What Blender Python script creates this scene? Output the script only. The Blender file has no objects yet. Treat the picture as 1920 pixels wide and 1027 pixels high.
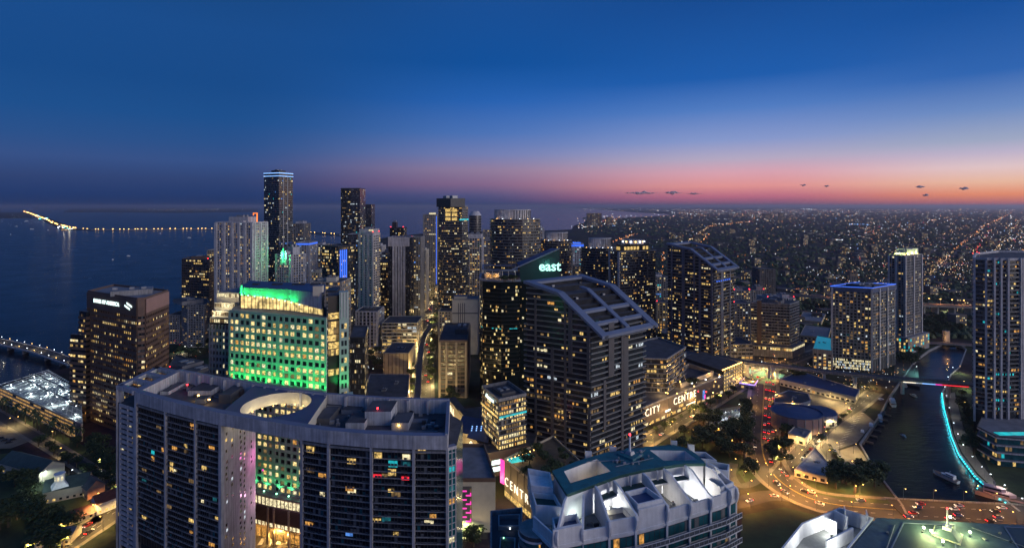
import bpy, bmesh, math, random
from mathutils import Vector, geometry
random.seed(11)
R = math.radians
scene = bpy.context.scene
col = scene.collection

# ------------------------------------------------------------------ camera
CAMH, FPX, HX, HY = 220.0, 1000.0, 960.0, 386.0
cam = bpy.data.objects.new('camera', bpy.data.cameras.new('camera'))
cam.location = (0, 0, CAMH); cam.rotation_euler = (R(90), 0, 0)
cam.data.sensor_width = 36; cam.data.lens = 36 * FPX / 1920
cam.data.shift_y = -(1027 / 2 - HY) / 1920
cam.data.clip_start = 1; cam.data.clip_end = 200000
col.objects.link(cam); scene.camera = cam

# ------------------------------------------------------------------ world: dusk sky after sunset
def s2l(c):
    return tuple(((x / 255) / 12.92 if x / 255 <= .04045 else ((x / 255 + .055) / 1.055) ** 2.4) for x in c)
world = bpy.data.worlds.new('World'); scene.world = world; world.use_nodes = True
wn, wl = world.node_tree.nodes, world.node_tree.links
wn.clear()
def N(nt, t, **kw):
    n = nt.nodes.new(t)
    for k, v in kw.items(): setattr(n, k, v)
    return n
wt = world.node_tree
tc = N(wt, 'ShaderNodeTexCoord'); sep = N(wt, 'ShaderNodeSeparateXYZ'); wl.new(tc.outputs['Generated'], sep.inputs[0])
def M(nt, op, a, b=None, c=None, clamp=False):
    n = N(nt, 'ShaderNodeMath', operation=op, use_clamp=clamp)
    for i, x in enumerate((a, b, c)):
        if x is None: continue
        if isinstance(x, (int, float)): n.inputs[i].default_value = x
        else: nt.links.new(x, n.inputs[i])
    return n.outputs[0]
X_, Y_, Z_ = sep.outputs
hl = M(wt, 'SQRT', M(wt, 'ADD', M(wt, 'MULTIPLY', X_, X_), M(wt, 'MULTIPLY', Y_, Y_)))
slope = M(wt, 'DIVIDE', Z_, M(wt, 'MAXIMUM', hl, 1e-4))
tpos = M(wt, 'MULTIPLY_ADD', slope, 2.0, 0.1, clamp=True)        # slope -0.05..0.45 -> 0..1
def ramp(stops, k):
    r = N(wt, 'ShaderNodeValToRGB'); wl.new(tpos, r.inputs[0])
    st = sorted(((386 - y) / 1000 / k * 2 + .1, c) for y, c in stops)
    st = [(.0, tuple(x * .55 for x in st[0][1]))] + st + [(1.0, tuple(x * .86 for x in st[-1][1]))]
    el = r.color_ramp.elements
    while len(el) < len(st): el.new(.5)
    for e, (p, c) in zip(el, st):
        e.position = min(1, max(0, p)); e.color = (*s2l(c), 1)
    return r.outputs[0]
cool = ramp([(0, (24, 76, 140)), (120, (22, 75, 138)), (195, (28, 80, 142)), (250, (42, 82, 140)), (290, (55, 82, 136)), (330, (48, 68, 116)), (360, (34, 58, 108)), (384, (25, 48, 95))], 1.325)
mid = ramp([(0, (24, 78, 148)), (120, (14, 80, 155)), (190, (38, 98, 178)), (250, (76, 116, 184)), (290, (116, 128, 180)), (318, (146, 126, 158)), (345, (134, 104, 140)), (366, (84, 84, 128)), (384, (46, 62, 108))], 1.0)
warm = ramp([(0, (22, 76, 148)), (140, (28, 92, 172)), (200, (80, 124, 194)), (260, (135, 153, 204)), (296, (182, 170, 196)), (322, (218, 164, 178)), (348, (228, 150, 148)), (368, (190, 108, 132)), (385, (110, 82, 114))], 1.1)
hot = ramp([(0, (22, 80, 155)), (130, (45, 100, 176)), (200, (105, 138, 194)), (260, (158, 168, 196)), (285, (192, 180, 204)), (312, (226, 198, 200)), (340, (236, 186, 160)), (364, (234, 142, 106)), (380, (190, 108, 108)), (390, (140, 88, 104))], 1.36)
core_ = ramp([(0, (60, 110, 190)), (130, (105, 145, 205)), (200, (150, 172, 214)), (260, (190, 190, 214)), (300, (226, 205, 208)), (335, (250, 205, 175)), (364, (255, 170, 118)), (384, (225, 130, 105))], 1.3)      # where the sun went down, to the right of the frame
az = M(wt, 'ARCTAN2', X_, Y_)                                    # 0 = straight ahead, + = towards the sunset
def seg(a, b):
    mr = N(wt, 'ShaderNodeMapRange', interpolation_type='SMOOTHSTEP'); wl.new(adist, mr.inputs[0])
    mr.inputs[1].default_value = a; mr.inputs[2].default_value = b; return mr.outputs[0]
SUNAZ = R(96)
adist = M(wt, 'ABSOLUTE', M(wt, 'SUBTRACT', M(wt, 'WRAP', M(wt, 'SUBTRACT', az, SUNAZ), math.pi, -math.pi), 0.0))
def mix(f, a, b):
    m = N(wt, 'ShaderNodeMix', data_type='RGBA'); wl.new(f, m.inputs[0]); wl.new(a, m.inputs[6]); wl.new(b, m.inputs[7]); return m.outputs[2]
c0 = mix(seg(R(14), R(54)), core_, hot)
c1 = mix(seg(R(53), R(71)), c0, warm)
c2 = mix(seg(R(73), R(101)), c1, mid)
c3 = mix(seg(R(95), R(125)), c2, cool)
bg = N(wt, 'ShaderNodeBackground'); wl.new(c3, bg.inputs[0]); bg.inputs[1].default_value = 1.0
# thin physical twilight on top of the measured gradient
sky = N(wt, 'ShaderNodeTexSky', sky_type='NISHITA', sun_disc=False)
sky.sun_elevation = R(-3); sky.sun_rotation = SUNAZ
bg2 = N(wt, 'ShaderNodeBackground'); wl.new(sky.outputs[0], bg2.inputs[0]); bg2.inputs[1].default_value = 0.02
ad = N(wt, 'ShaderNodeAddShader'); wl.new(bg.outputs[0], ad.inputs[0]); wl.new(bg2.outputs[0], ad.inputs[1])
wo = N(wt, 'ShaderNodeOutputWorld'); wl.new(ad.outputs[0], wo.inputs[0])

# the afterglow low in the west
sl = bpy.data.lights.new('sun', 'SUN'); sl.energy = 2.0; sl.angle = R(60); sl.color = (1.0, .92, .88)
sun = bpy.data.objects.new('sun', sl); col.objects.link(sun)
LAZ = R(112)
sun.rotation_euler = Vector((-math.sin(LAZ) * .98, -math.cos(LAZ) * .98, -.09)).to_track_quat('-Z', 'Y').to_euler()

scene.view_settings.view_transform = 'Standard'; scene.view_settings.look = 'None'
scene.view_settings.exposure = 0.0; scene.view_settings.gamma = 1; scene.view_settings.use_curve_mapping = False
scene.render.engine = 'CYCLES'
cy = scene.cycles
cy.use_denoising = True
cy.max_bounces = 4; cy.diffuse_bounces = 2; cy.glossy_bounces = 3; cy.transmission_bounces = 2; cy.volume_bounces = 0; cy.transparent_max_bounces = 6
cy.caustics_reflective = False; cy.caustics_refractive = False
cy.sample_clamp_indirect = 2.0; cy.sample_clamp_direct = 0
cy.use_light_tree = True

# ------------------------------------------------------------------ pixel -> place helpers
def G(px, py, z=0.0):
    y = (CAMH - z) * FPX / (py - HY); return ((px - HX) * y / FPX, y)
def AT(px, y): return ((px - HX) * y / FPX, y)
def ZAT(py, y): return CAMH - (py - HY) * y / FPX
def lerp(a, b, t): return tuple(a[i] + (b[i] - a[i]) * t for i in range(len(a)))
def sub(a, b): return tuple(x - y for x, y in zip(a, b))
def add(a, b): return tuple(x + y for x, y in zip(a, b))
def nrm(a, b):
    dx, dy = b[0] - a[0], b[1] - a[1]; l = math.hypot(dx, dy) or 1; return (dy / l, -dx / l)
def dist(a, b): return math.hypot(a[0] - b[0], a[1] - b[1])
def para(l, n, r): return [n, r, (l[0] + r[0] - n[0], l[1] + r[1] - n[1]), l]
def offs(poly, d):
    out = []; n = len(poly)
    for i in range(n):
        a, b, c = poly[i - 1], poly[i], poly[(i + 1) % n]
        n1, n2 = nrm(a, b), nrm(b, c)
        k = 1 + n1[0] * n2[0] + n1[1] * n2[1]
        k = max(k, .35)
        out.append((b[0] + d * (n1[0] + n2[0]) / k, b[1] + d * (n1[1] + n2[1]) / k))
    return out
def seen(a, b, slack=.12):
    n = nrm(a, b); mx, my = (a[0] + b[0]) / 2, (a[1] + b[1]) / 2; l = math.hypot(mx, my) or 1
    return (-mx * n[0] - my * n[1]) / l > -slack

# ------------------------------------------------------------------ materials
MATS = {}
def mat(name, base=(.5, .5, .5), rough=.7, metal=0., emit=None, es=0., var=.25, vs=.15, spec=.5, bump=0., ev=0., evs=.5, sampled=False, streak=0., trans=0.):
    m = bpy.data.materials.new(name); m.use_nodes = True; nt = m.node_tree
    b = nt.nodes['Principled BSDF']
    b.inputs['Roughness'].default_value = rough; b.inputs['Metallic'].default_value = metal
    b.inputs['Specular IOR Level'].default_value = spec
    b.inputs['Base Color'].default_value = (*base, 1)
    if trans: b.inputs['Transmission Weight'].default_value = trans
    geo = N(nt, 'ShaderNodeNewGeometry')
    if var:
        no = N(nt, 'ShaderNodeTexNoise'); no.inputs['Scale'].default_value = vs; no.inputs['Detail'].default_value = 6; no.inputs['Roughness'].default_value = .62
        nt.links.new(geo.outputs['Position'], no.inputs['Vector'])
        mr = N(nt, 'ShaderNodeMapRange'); mr.inputs[1].default_value = .3; mr.inputs[2].default_value = .7
        mr.inputs[3].default_value = 1 - var; mr.inputs[4].default_value = 1 + var
        nt.links.new(no.outputs[0], mr.inputs[0])
        mx = N(nt, 'ShaderNodeMix', data_type='RGBA', blend_type='MULTIPLY'); mx.inputs[0].default_value = 1
        mx.inputs[6].default_value = (*base, 1); nt.links.new(mr.outputs[0], mx.inputs[7]); nt.links.new(mx.outputs[2], b.inputs['Base Color'])
        r2 = M(nt, 'MULTIPLY_ADD', no.outputs[0], .3 * rough, .85 * rough); nt.links.new(r2, b.inputs['Roughness'])
        if streak:                                       # rain streaks and panel joints running down the wall
            mp = N(nt, 'ShaderNodeMapping'); mp.inputs['Scale'].default_value = (.9, .9, .05); nt.links.new(geo.outputs['Position'], mp.inputs[0])
            n3 = N(nt, 'ShaderNodeTexNoise'); n3.inputs['Scale'].default_value = 1.; n3.inputs['Detail'].default_value = 5; nt.links.new(mp.outputs[0], n3.inputs['Vector'])
            m3 = N(nt, 'ShaderNodeMapRange'); m3.inputs[1].default_value = .38; m3.inputs[2].default_value = .62; m3.inputs[3].default_value = 1 - streak; m3.inputs[4].default_value = 1; nt.links.new(n3.outputs[0], m3.inputs[0])
            x3 = N(nt, 'ShaderNodeMix', data_type='RGBA', blend_type='MULTIPLY'); x3.inputs[0].default_value = 1; nt.links.new(mx.outputs[2], x3.inputs[6]); nt.links.new(m3.outputs[0], x3.inputs[7]); nt.links.new(x3.outputs[2], b.inputs['Base Color'])
        if bump:
            bu = N(nt, 'ShaderNodeBump'); bu.inputs['Strength'].default_value = bump; nt.links.new(no.outputs[0], bu.inputs['Height']); nt.links.new(bu.outputs[0], b.inputs['Normal'])
    if emit:
        b.inputs['Emission Color'].default_value = (*emit, 1); b.inputs['Emission Strength'].default_value = es
        if ev:
            vo = N(nt, 'ShaderNodeTexNoise'); vo.inputs['Scale'].default_value = evs; vo.inputs['Detail'].default_value = 3
            nt.links.new(geo.outputs['Position'], vo.inputs['Vector'])
            mr = N(nt, 'ShaderNodeMapRange'); mr.inputs[1].default_value = .32; mr.inputs[2].default_value = .68
            mr.inputs[3].default_value = es * (1 - ev); mr.inputs[4].default_value = es * (1 + ev)
            nt.links.new(vo.outputs[0], mr.inputs[0]); nt.links.new(mr.outputs[0], b.inputs['Emission Strength'])
        if not sampled: m.cycles.emission_sampling = 'NONE'
    MATS[name] = m; return m
mat('white_concrete', (.62, .60, .61), .75, var=.2, vs=.22, streak=.32)
mat('white_paint', (.84, .83, .82), .6, var=.12, vs=.35, streak=.1)
mat('grey_concrete', (.32, .31, .31), .8, var=.25, vs=.2, streak=.35)
mat('dark_concrete', (.12, .115, .115), .8, var=.3, vs=.1)
mat('brown_stone', (.16, .10, .075), .6, var=.2, vs=.1)
mat('pink_stone', (.36, .22, .19), .7, var=.12, vs=.1)
mat('beige_wall', (.45, .38, .28), .8, var=.15, vs=.1)
mat('cream_wall', (.62, .56, .44), .8, var=.12, vs=.1)
mat('green_clad', (.34, .42, .38), .6, var=.12, vs=.1)
mat('glass', (.022, .028, .036), .12, var=.5, vs=.09, spec=.8)
mat('teal_glass', (.02, .12, .14), .12, var=.5, vs=.2, spec=.8)
mat('black_glass', (.026, .029, .036), .2, var=.4, vs=.1, spec=.5)
mat('rail_glass', (.11, .12, .13), .2, var=.3, vs=.3)
mat('metal_grey', (.34, .35, .37), .4, metal=.3, var=.2, vs=.3)
mat('dark_metal', (.05, .052, .06), .5, metal=.3, var=.3, vs=.4)
mat('roof_dark', (.075, .075, .085), .9, var=.45, vs=.12, bump=.1)
mat('roof_grey', (.20, .20, .22), .9, var=.3, vs=.1)
mat('roof_teal', (.02, .14, .16), .6, var=.3, vs=.4)
mat('roof_teal_dark', (.012, .07, .06), .6, var=.25, vs=.1)
mat('roof_blue', (.045, .075, .17), .55, var=.18, vs=.06)
mat('roof_tile', (.12, .045, .035), .85, var=.3, vs=.5)
mat('asphalt', (.045, .044, .043), .8, var=.35, vs=.12)
mat('pavement', (.16, .145, .125), .85, var=.3, vs=.2)
mat('sand_lot', (.17, .145, .11), .9, var=.35, vs=.08)
mat('lawn', (.035, .055, .02), .95, var=.5, vs=.08)
mat('paint_white', (.75, .74, .70), .7, var=.2, vs=.6)
mat('paint_yellow', (.7, .5, .08), .7, var=.2, vs=.6)
mat('bark', (.09, .065, .045), .9, var=.3, vs=2)
mat('leaf_dark', (.035, .06, .022), .8, var=.5, vs=.6)
mat('leaf_mid', (.05, .085, .03), .8, var=.5, vs=.6)
mat('leaf_olive', (.075, .09, .03), .8, var=.5, vs=.6)
mat('rubber', (.02, .02, .02), .9, var=0)
mat('wood_dock', (.20, .13, .09), .85, var=.3, vs=.5)
# things that give off light
mat('lit_warm', (.1, .08, .05), .5, emit=(1, .66, .20), es=0.741, ev=.85, evs=.8, var=0)
mat('lit_amber', (.1, .08, .05), .5, emit=(1, .47, .10), es=0.585, ev=.85, evs=.8, var=0)
mat('lit_pale', (.1, .1, .08), .5, emit=(1, .86, .50), es=0.828, ev=.8, evs=.8, var=0)
mat('lit_white', (.1, .1, .1), .5, emit=(.80, .92, 1), es=0.595, ev=.8, evs=.8, var=0)
mat('lit_dim', (.05, .04, .03), .4, emit=(1, .62, .25), es=0.145, ev=.8, evs=.35, var=0)
mat('lit_blue', (.02, .03, .06), .4, emit=(.12, .35, 1), es=.8, ev=.5, var=0)
mat('lit_cyan', (.02, .1, .1), .4, emit=(.02, .55, .62), es=.8, ev=.5, evs=.3, var=0)
mat('lit_red', (.1, .01, .01), .4, emit=(1, .03, .05), es=1.2, var=0)
mat('sign_white', (.6, .6, .6), .5, emit=(.75, 1, .95), es=1.6, var=0)
mat('sign_warm', (.6, .6, .6), .5, emit=(1, .86, .62), es=1.5, var=0)
mat('sign_blue', (.1, .2, .6), .5, emit=(.05, .45, 1), es=1.2, var=0)
mat('neon_pink', (.3, .02, .2), .5, emit=(1, .05, .45), es=1.3, var=0)
mat('neon_green', (.02, .3, .1), .5, emit=(.05, 1, .3), es=1.8, var=0)
mat('neon_orange', (.3, .1, .02), .5, emit=(1, .22, .03), es=1.6, var=0)
mat('neon_blue', (.02, .05, .3), .5, emit=(.05, .18, 1), es=1.1, var=0)
mat('neon_ice', (.1, .2, .4), .5, emit=(.25, .5, 1), es=1.5, var=0)
mat('lamp_warm', (.5, .4, .2), .5, emit=(1, .55, .14), es=9, var=0)
mat('lamp_white', (.5, .5, .5), .5, emit=(.9, .95, 1), es=9, var=0)
mat('lamp_red', (.5, .05, .05), .5, emit=(1, .03, .04), es=7, var=0)
mat('lamp_cyan', (.1, .5, .5), .5, emit=(.05, .9, 1), es=5.6, var=0)
mat('lamp_green', (.1, .5, .2), .5, emit=(.35, 1, .6), es=5.6, var=0)
mat('tail_red', (.3, .01, .01), .4, emit=(1, .02, .02), es=9, var=0)
mat('head_white', (.5, .5, .5), .4, emit=(1, .9, .7), es=5, var=0)
mat('pool_lit', (.02, .3, .35), .15, emit=(.02, .62, .66), es=.75, ev=.3, evs=.2, var=0)
mat('curtain', (.17, .17, .17), .7, var=.4, vs=.6); mat('curtain_dark', (.07, .08, .09), .5, var=.4, vs=.6)
mat('lit_cyan_dim', (.02, .06, .07), .4, emit=(.05, .5, .6), es=.16, ev=.5, var=0)
mat('roof_lav', (.17, .19, .27), .7, var=.12, vs=.08)
mat('brown_dark', (.035, .026, .024), .35, var=.3, vs=.2)
mat('crown_glow', (.2, .16, .08), .4, emit=(1, .72, .27), es=1.0, ev=.75, evs=.28, var=0)
mat('mall_wall', (.20, .17, .14), .8, var=.2, vs=.1); mat('mall_wall_dark', (.10, .075, .07), .7, var=.25, vs=.1); mat('deck_floor', (.12, .09, .06), .8, var=.3, vs=.3); mat('brown_mid', (.20, .15, .12), .8, var=.25, vs=.1)
mat('sign_mint', (.5, .6, .6), .5, emit=(.45, 1, .82), es=1.5, var=0); mat('lit_amber_dim', (.1, .08, .05), .5, emit=(1, .55, .16), es=.42, ev=.5, evs=.3, var=0)
mat('slab_edge', (.40, .38, .37), .8, var=.15, vs=.2); mat('roof_frame', (.11, .15, .25), .6, var=.12, vs=.08); mat('roof_frame_side', (.17, .20, .28), .6, var=.12, vs=.08)
mat('fin_dark', (.10, .095, .10), .7, var=.2, vs=.1); mat('fin_blue', (.12, .13, .17), .6, var=.2, vs=.1)
mat('teal_black', (.006, .014, .018), .15, var=.4, vs=.05, spec=.7); mat('sign_panel', (.012, .05, .05), .4, var=.3, vs=.05)
mat('trellis_floor', (.30, .31, .30), .8, var=.35, vs=.15)
mat('terrace_floor', (.28, .28, .26), .8, var=.25, vs=.5); mat('roof_slate', (.09, .13, .15), .65, var=.32, vs=.5); mat('roof_slate_dark', (.05, .075, .09), .6, var=.25, vs=.2)
mat('lamp_flood', (.5, .5, .4), .5, emit=(1, .98, .7), es=12, var=0)
mat('cloud', (.80, .66, .72), 1., var=.15, vs=.002)
mat('suburb_roof', (.07, .068, .07), .9, var=.4, vs=.02); mat('suburb_tile', (.07, .035, .03), .9, var=.4, vs=.02); mat('suburb_wall', (.13, .12, .11), .9, var=.4, vs=.02); mat('pt_warm', (.1, .1, .1), .5, emit=(1, .62, .28), es=5.6, var=0); mat('pt_white', (.1, .1, .1), .5, emit=(.85, .93, 1), es=5.6, var=0); mat('pt_orange', (.1, .1, .1), .5, emit=(1, .33, .08), es=5.6, var=0); mat('pt_red', (.1, .1, .1), .5, emit=(1, .05, .08), es=4, var=0); mat('pt_blue', (.1, .1, .1), .5, emit=(.25, .5, 1), es=5, var=0)
mat('roof_green', (.05, .08, .075), .8, var=.3, vs=.2)
mat('roof_pale', (.38, .37, .38), .8, var=.3, vs=.15); mat('neon_violet', (.1, .05, .3), .5, emit=(.45, .3, 1), es=2, var=0); mat('court', (.16, .34, .22), .8, var=.2, vs=.1); mat('pool_roof', (.05, .3, .4), .6, emit=(.02, .3, .42), es=.5, var=0); mat('pink_hull', (.62, .42, .42), .4, var=.1)
mat('lit_office', (.1, .08, .05), .5, emit=(1, .74, .30), es=1.0, ev=.8, evs=.9, var=0)
PAL = {'warm': (('lit_warm', 5), ('lit_amber', 2), ('lit_pale', 2), ('lit_white', .6), ('lit_dim', 7)),
       'cool': (('lit_warm', 2), ('lit_pale', 2), ('lit_white', 3), ('lit_blue', .8), ('lit_cyan', .5), ('lit_dim', 6)),
       'office': (('lit_office', 4), ('lit_warm', 4), ('lit_pale', 2), ('lit_amber', 1), ('lit_dim', 5)),
       'teal': (('lit_warm', 3), ('lit_amber', 1), ('lit_cyan', 1.6), ('lit_pale', 1), ('lit_dim', 5))}
def pick(pal):
    p = PAL[pal]; r = random.random() * sum(w for _, w in p)
    for n, w in p:
        r -= w
        if r <= 0: return n
    return p[0][0]

# ------------------------------------------------------------------ mesh builder
class MB:
    def __init__(s): s.v, s.f, s.m, s.mats, s.smooth = [], [], [], [], False
    def mi(s, m):
        if m not in s.mats: s.mats.append(m)
        return s.mats.index(m)
    def face(s, pts, m):
        k = len(s.v); s.v += [tuple(p) for p in pts]; s.f.append(tuple(range(k, k + len(pts)))); s.m.append(s.mi(m))
    def prism(s, poly, z0, z1, m, top=None, bottom=True):
        k = len(s.v); n = len(poly)
        s.v += [(x, y, z0) for x, y in poly] + [(x, y, z1) for x, y in poly]
        a = s.mi(m)
        for i in range(n):
            j = (i + 1) % n; s.f.append((k + i, k + j, k + n + j, k + n + i)); s.m.append(a)
        t = s.mi(top or m)
        if n > 4:
            tris = geometry.tessellate_polygon([[Vector((x, y, 0)) for x, y in poly]])
            for tr in tris:
                (ax, ay), (bx, by), (cx, cy_) = poly[tr[0]], poly[tr[1]], poly[tr[2]]
                if (bx - ax) * (cy_ - ay) - (by - ay) * (cx - ax) < 0: tr = tr[::-1]
                s.f.append(tuple(k + n + q for q in tr)); s.m.append(t)
                if bottom: s.f.append(tuple(k + q for q in tr[::-1])); s.m.append(a)
        else:
            s.f.append(tuple(k + n + i for i in range(n))); s.m.append(t)
            if bottom: s.f.append(tuple(k + i for i in reversed(range(n)))); s.m.append(a)
    def ring(s, po, pi, z0, z1, m, top=None):
        n = len(po); k = len(s.v); a, t = s.mi(m), s.mi(top or m)
        s.v += [(x, y, z0) for x, y in po] + [(x, y, z1) for x, y in po] + [(x, y, z0) for x, y in pi] + [(x, y, z1) for x, y in pi]
        for i in range(n):
            j = (i + 1) % n
            for q, mm in (((k + i, k + j, k + n + j, k + n + i), a), ((k + 2 * n + j, k + 2 * n + i, k + 3 * n + i, k + 3 * n + j), a),
                          ((k + n + i, k + n + j, k + 3 * n + j, k + 3 * n + i), t), ((k + 2 * n + i, k + 2 * n + j, k + j, k + i), a)):
                s.f.append(q); s.m.append(mm)
    def bar(s, a, b, d0, d1, z0, z1, m, top=None):
        n = nrm(a, b)
        p = [(a[0] + n[0] * d0, a[1] + n[1] * d0), (a[0] + n[0] * d1, a[1] + n[1] * d1), (b[0] + n[0] * d1, b[1] + n[1] * d1), (b[0] + n[0] * d0, b[1] + n[1] * d0)]
        s.prism(p, z0, z1, m, top)
    def box(s, x, y, z, sx, sy, sz, m, rot=0., top=None):
        c, q = math.cos(rot), math.sin(rot)
        p = [(x + u * c - w * q, y + u * q + w * c) for u, w in ((-sx / 2, -sy / 2), (sx / 2, -sy / 2), (sx / 2, sy / 2), (-sx / 2, sy / 2))]
        s.prism(p, z, z + sz, m, top)
    def cyl(s, x, y, z0, z1, r0, m, r1=None, n=12, top=None, sx=1., sy=1.):
        r1 = r0 if r1 is None else r1; k = len(s.v); a, t = s.mi(m), s.mi(top or m)
        for z, r in ((z0, r0), (z1, r1)):
            s.v += [(x + math.cos(6.28319 * i / n) * r * sx, y + math.sin(6.28319 * i / n) * r * sy, z) for i in range(n)]
        for i in range(n):
            j = (i + 1) % n; s.f.append((k + i, k + j, k + n + j, k + n + i)); s.m.append(a)
        s.f.append(tuple(k + n + i for i in range(n))); s.m.append(t)
        s.f.append(tuple(k + i for i in reversed(range(n)))); s.m.append(a)
    def tube(s, p, q, r, m, n=5, r1=None):
        p, q = Vector(p), Vector(q); d = (q - p).normalized(); u = d.orthogonal().normalized(); w = d.cross(u); k = len(s.v); a = s.mi(m)
        for c, rr in ((p, r), (q, r if r1 is None else r1)):
            s.v += [tuple(c + (u * math.cos(6.28319 * i / n) + w * math.sin(6.28319 * i / n)) * rr) for i in range(n)]
        for i in range(n):
            j = (i + 1) % n; s.f.append((k + i, k + j, k + n + j, k + n + i)); s.m.append(a)
        s.f.append(tuple(k + n + i for i in range(n))); s.f.append(tuple(k + i for i in reversed(range(n)))); s.m += [a, a]
    def pane(s, a, b, t0, t1, z0, z1, d, m):
        n = nrm(a, b); p, q = lerp(a, b, t0), lerp(a, b, t1)
        s.face([(p[0] + n[0] * d, p[1] + n[1] * d, z0), (q[0] + n[0] * d, q[1] + n[1] * d, z0), (q[0] + n[0] * d, q[1] + n[1] * d, z1), (p[0] + n[0] * d, p[1] + n[1] * d, z1)], m)
    def mesh(s, name, o=(0, 0, 0)):
        me = bpy.data.meshes.new(name)
        me.from_pydata([(x - o[0], y - o[1], z - o[2]) for x, y, z in s.v], [], s.f)
        for m in s.mats: me.materials.append(MATS[m])
        me.polygons.foreach_set('material_index', s.m)
        if s.smooth: me.polygons.foreach_set('use_smooth', [True] * len(s.f))
        me.update(); return me
    def build(s, name, parent=None, o=None, kind=None):
        if not s.f: return None
        if o is None:
            o = parent['_o'] if parent is not None and '_o' in parent else (0, 0, 0)
            o = tuple(o)
        ob = bpy.data.objects.new(name, s.mesh(name, o)); col.objects.link(ob)
        if parent is not None: ob.parent = parent; ob['_o'] = o
        else: ob.location = o; ob['_o'] = o
        if kind: ob['kind'] = kind
        return ob
def tag(o, label=None, cat=None, group=None, kind=None):
    if label: o['label'] = label
    if cat: o['category'] = cat
    if group: o['group'] = group
    if kind: o['kind'] = kind
    return o
def thing(name, label, cat, loc, group=None):
    o = bpy.data.objects.new(name, None); col.objects.link(o); o.location = loc; o['_o'] = tuple(loc); o.empty_display_size = 1
    return tag(o, label, cat, group)
def part(name, mesh, parent, loc=(0, 0, 0), rotz=0., scale=None):
    o = bpy.data.objects.new(name, mesh); col.objects.link(o); o.parent = parent; o.location = loc; o.rotation_euler.z = rotz
    if scale: o.scale = scale
    return o
def copy_tree(o, parent=None):
    c = o.copy(); col.objects.link(c); c.parent = parent
    for ch in o.children: copy_tree(ch, c)
    return c
def lamp(x, y, z, e, color, size=.4, parent=None, name='light', spot=None, target=None, blend=.6):
    l = bpy.data.lights.new(name, 'SPOT' if spot else 'POINT'); l.energy = e; l.color = color; l.shadow_soft_size = size
    ob = bpy.data.objects.new(name, l); col.objects.link(ob)
    o = tuple(parent['_o']) if parent is not None else (0, 0, 0)
    ob.location = (x - o[0], y - o[1], z - o[2]); ob.parent = parent
    if spot:
        l.spot_size = spot; l.spot_blend = blend
        d = Vector(target) - Vector((x, y, z)); ob.rotation_euler = d.to_track_quat('-Z', 'Y').to_euler()
    return ob

# ================================================================== THE SETTING
def water_mat():
    m = bpy.data.materials.new('water'); m.use_nodes = True; nt = m.node_tree; b = nt.nodes['Principled BSDF']
    b.inputs['Base Color'].default_value = (.002, .007, .017, 1); b.inputs['Roughness'].default_value = .12
    b.inputs['IOR'].default_value = 1.33; b.inputs['Specular IOR Level'].default_value = .13
    geo = N(nt, 'ShaderNodeNewGeometry')
    n1 = N(nt, 'ShaderNodeTexNoise'); n1.inputs['Scale'].default_value = .16; n1.inputs['Detail'].default_value = 4
    mp = N(nt, 'ShaderNodeMapping'); mp.inputs['Scale'].default_value = (1, 1.0, 1); mp.inputs['Rotation'].default_value = (0, 0, R(35)); mp.inputs['Scale'].default_value = (.55, 1.5, 1)
    nt.links.new(geo.outputs['Position'], mp.inputs[0]); nt.links.new(mp.outputs[0], n1.inputs['Vector'])
    n2 = N(nt, 'ShaderNodeTexNoise'); n2.inputs['Scale'].default_value = .012; n2.inputs['Detail'].default_value = 3
    nt.links.new(geo.outputs['Position'], n2.inputs['Vector'])
    bu = N(nt, 'ShaderNodeBump'); bu.inputs['Strength'].default_value = .3; bu.inputs['Distance'].default_value = 1.6
    h = M(nt, 'MULTIPLY_ADD', n2.outputs[0], 3., n1.outputs[0])
    nt.links.new(h, bu.inputs['Height']); nt.links.new(bu.outputs[0], b.inputs['Normal'])
    r = M(nt, 'MULTIPLY_ADD', n2.outputs[0], .25, .1); nt.links.new(r, b.inputs['Roughness'])
    MATS['water'] = m
def ground_mat():
    m = bpy.data.materials.new('ground'); m.use_nodes = True; nt = m.node_tree; b = nt.nodes['Principled BSDF']
    b.inputs['Roughness'].default_value = .95; b.inputs['Specular IOR Level'].default_value = .1
    geo = N(nt, 'ShaderNodeNewGeometry')
    n1 = N(nt, 'ShaderNodeTexNoise'); n1.inputs['Scale'].default_value = .02; n1.inputs['Detail'].default_value = 8; n1.inputs['Roughness'].default_value = .65
    vo = N(nt, 'ShaderNodeTexVoronoi'); vo.inputs['Scale'].default_value = .012
    nt.links.new(geo.outputs['Position'], n1.inputs['Vector']); nt.links.new(geo.outputs['Position'], vo.inputs['Vector'])
    r = N(nt, 'ShaderNodeValToRGB'); nt.links.new(n1.outputs[0], r.inputs[0]); el = r.color_ramp.elements
    el[0].position = .36; el[0].color = (.022, .03, .014, 1); el[1].position = .68; el[1].color = (.10, .085, .065, 1)
    e = el.new(.52); e.color = (.05, .05, .045, 1)
    mx = N(nt, 'ShaderNodeMix', data_type='RGBA', blend_type='MULTIPLY'); mx.inputs[0].default_value = .5
    nt.links.new(r.outputs[0], mx.inputs[6]); nt.links.new(vo.outputs['Color'], mx.inputs[7]); nt.links.new(mx.outputs[2], b.inputs['Base Color'])
    MATS['ground'] = m
water_mat(); ground_mat()
b = MB(); b.face([(-150000, -2000, -2.5), (190000, -2000, -2.5), (190000, 190000, -2.5), (-150000, 190000, -2.5)], 'water')
tag(b.build('water'), kind='structure')

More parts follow.
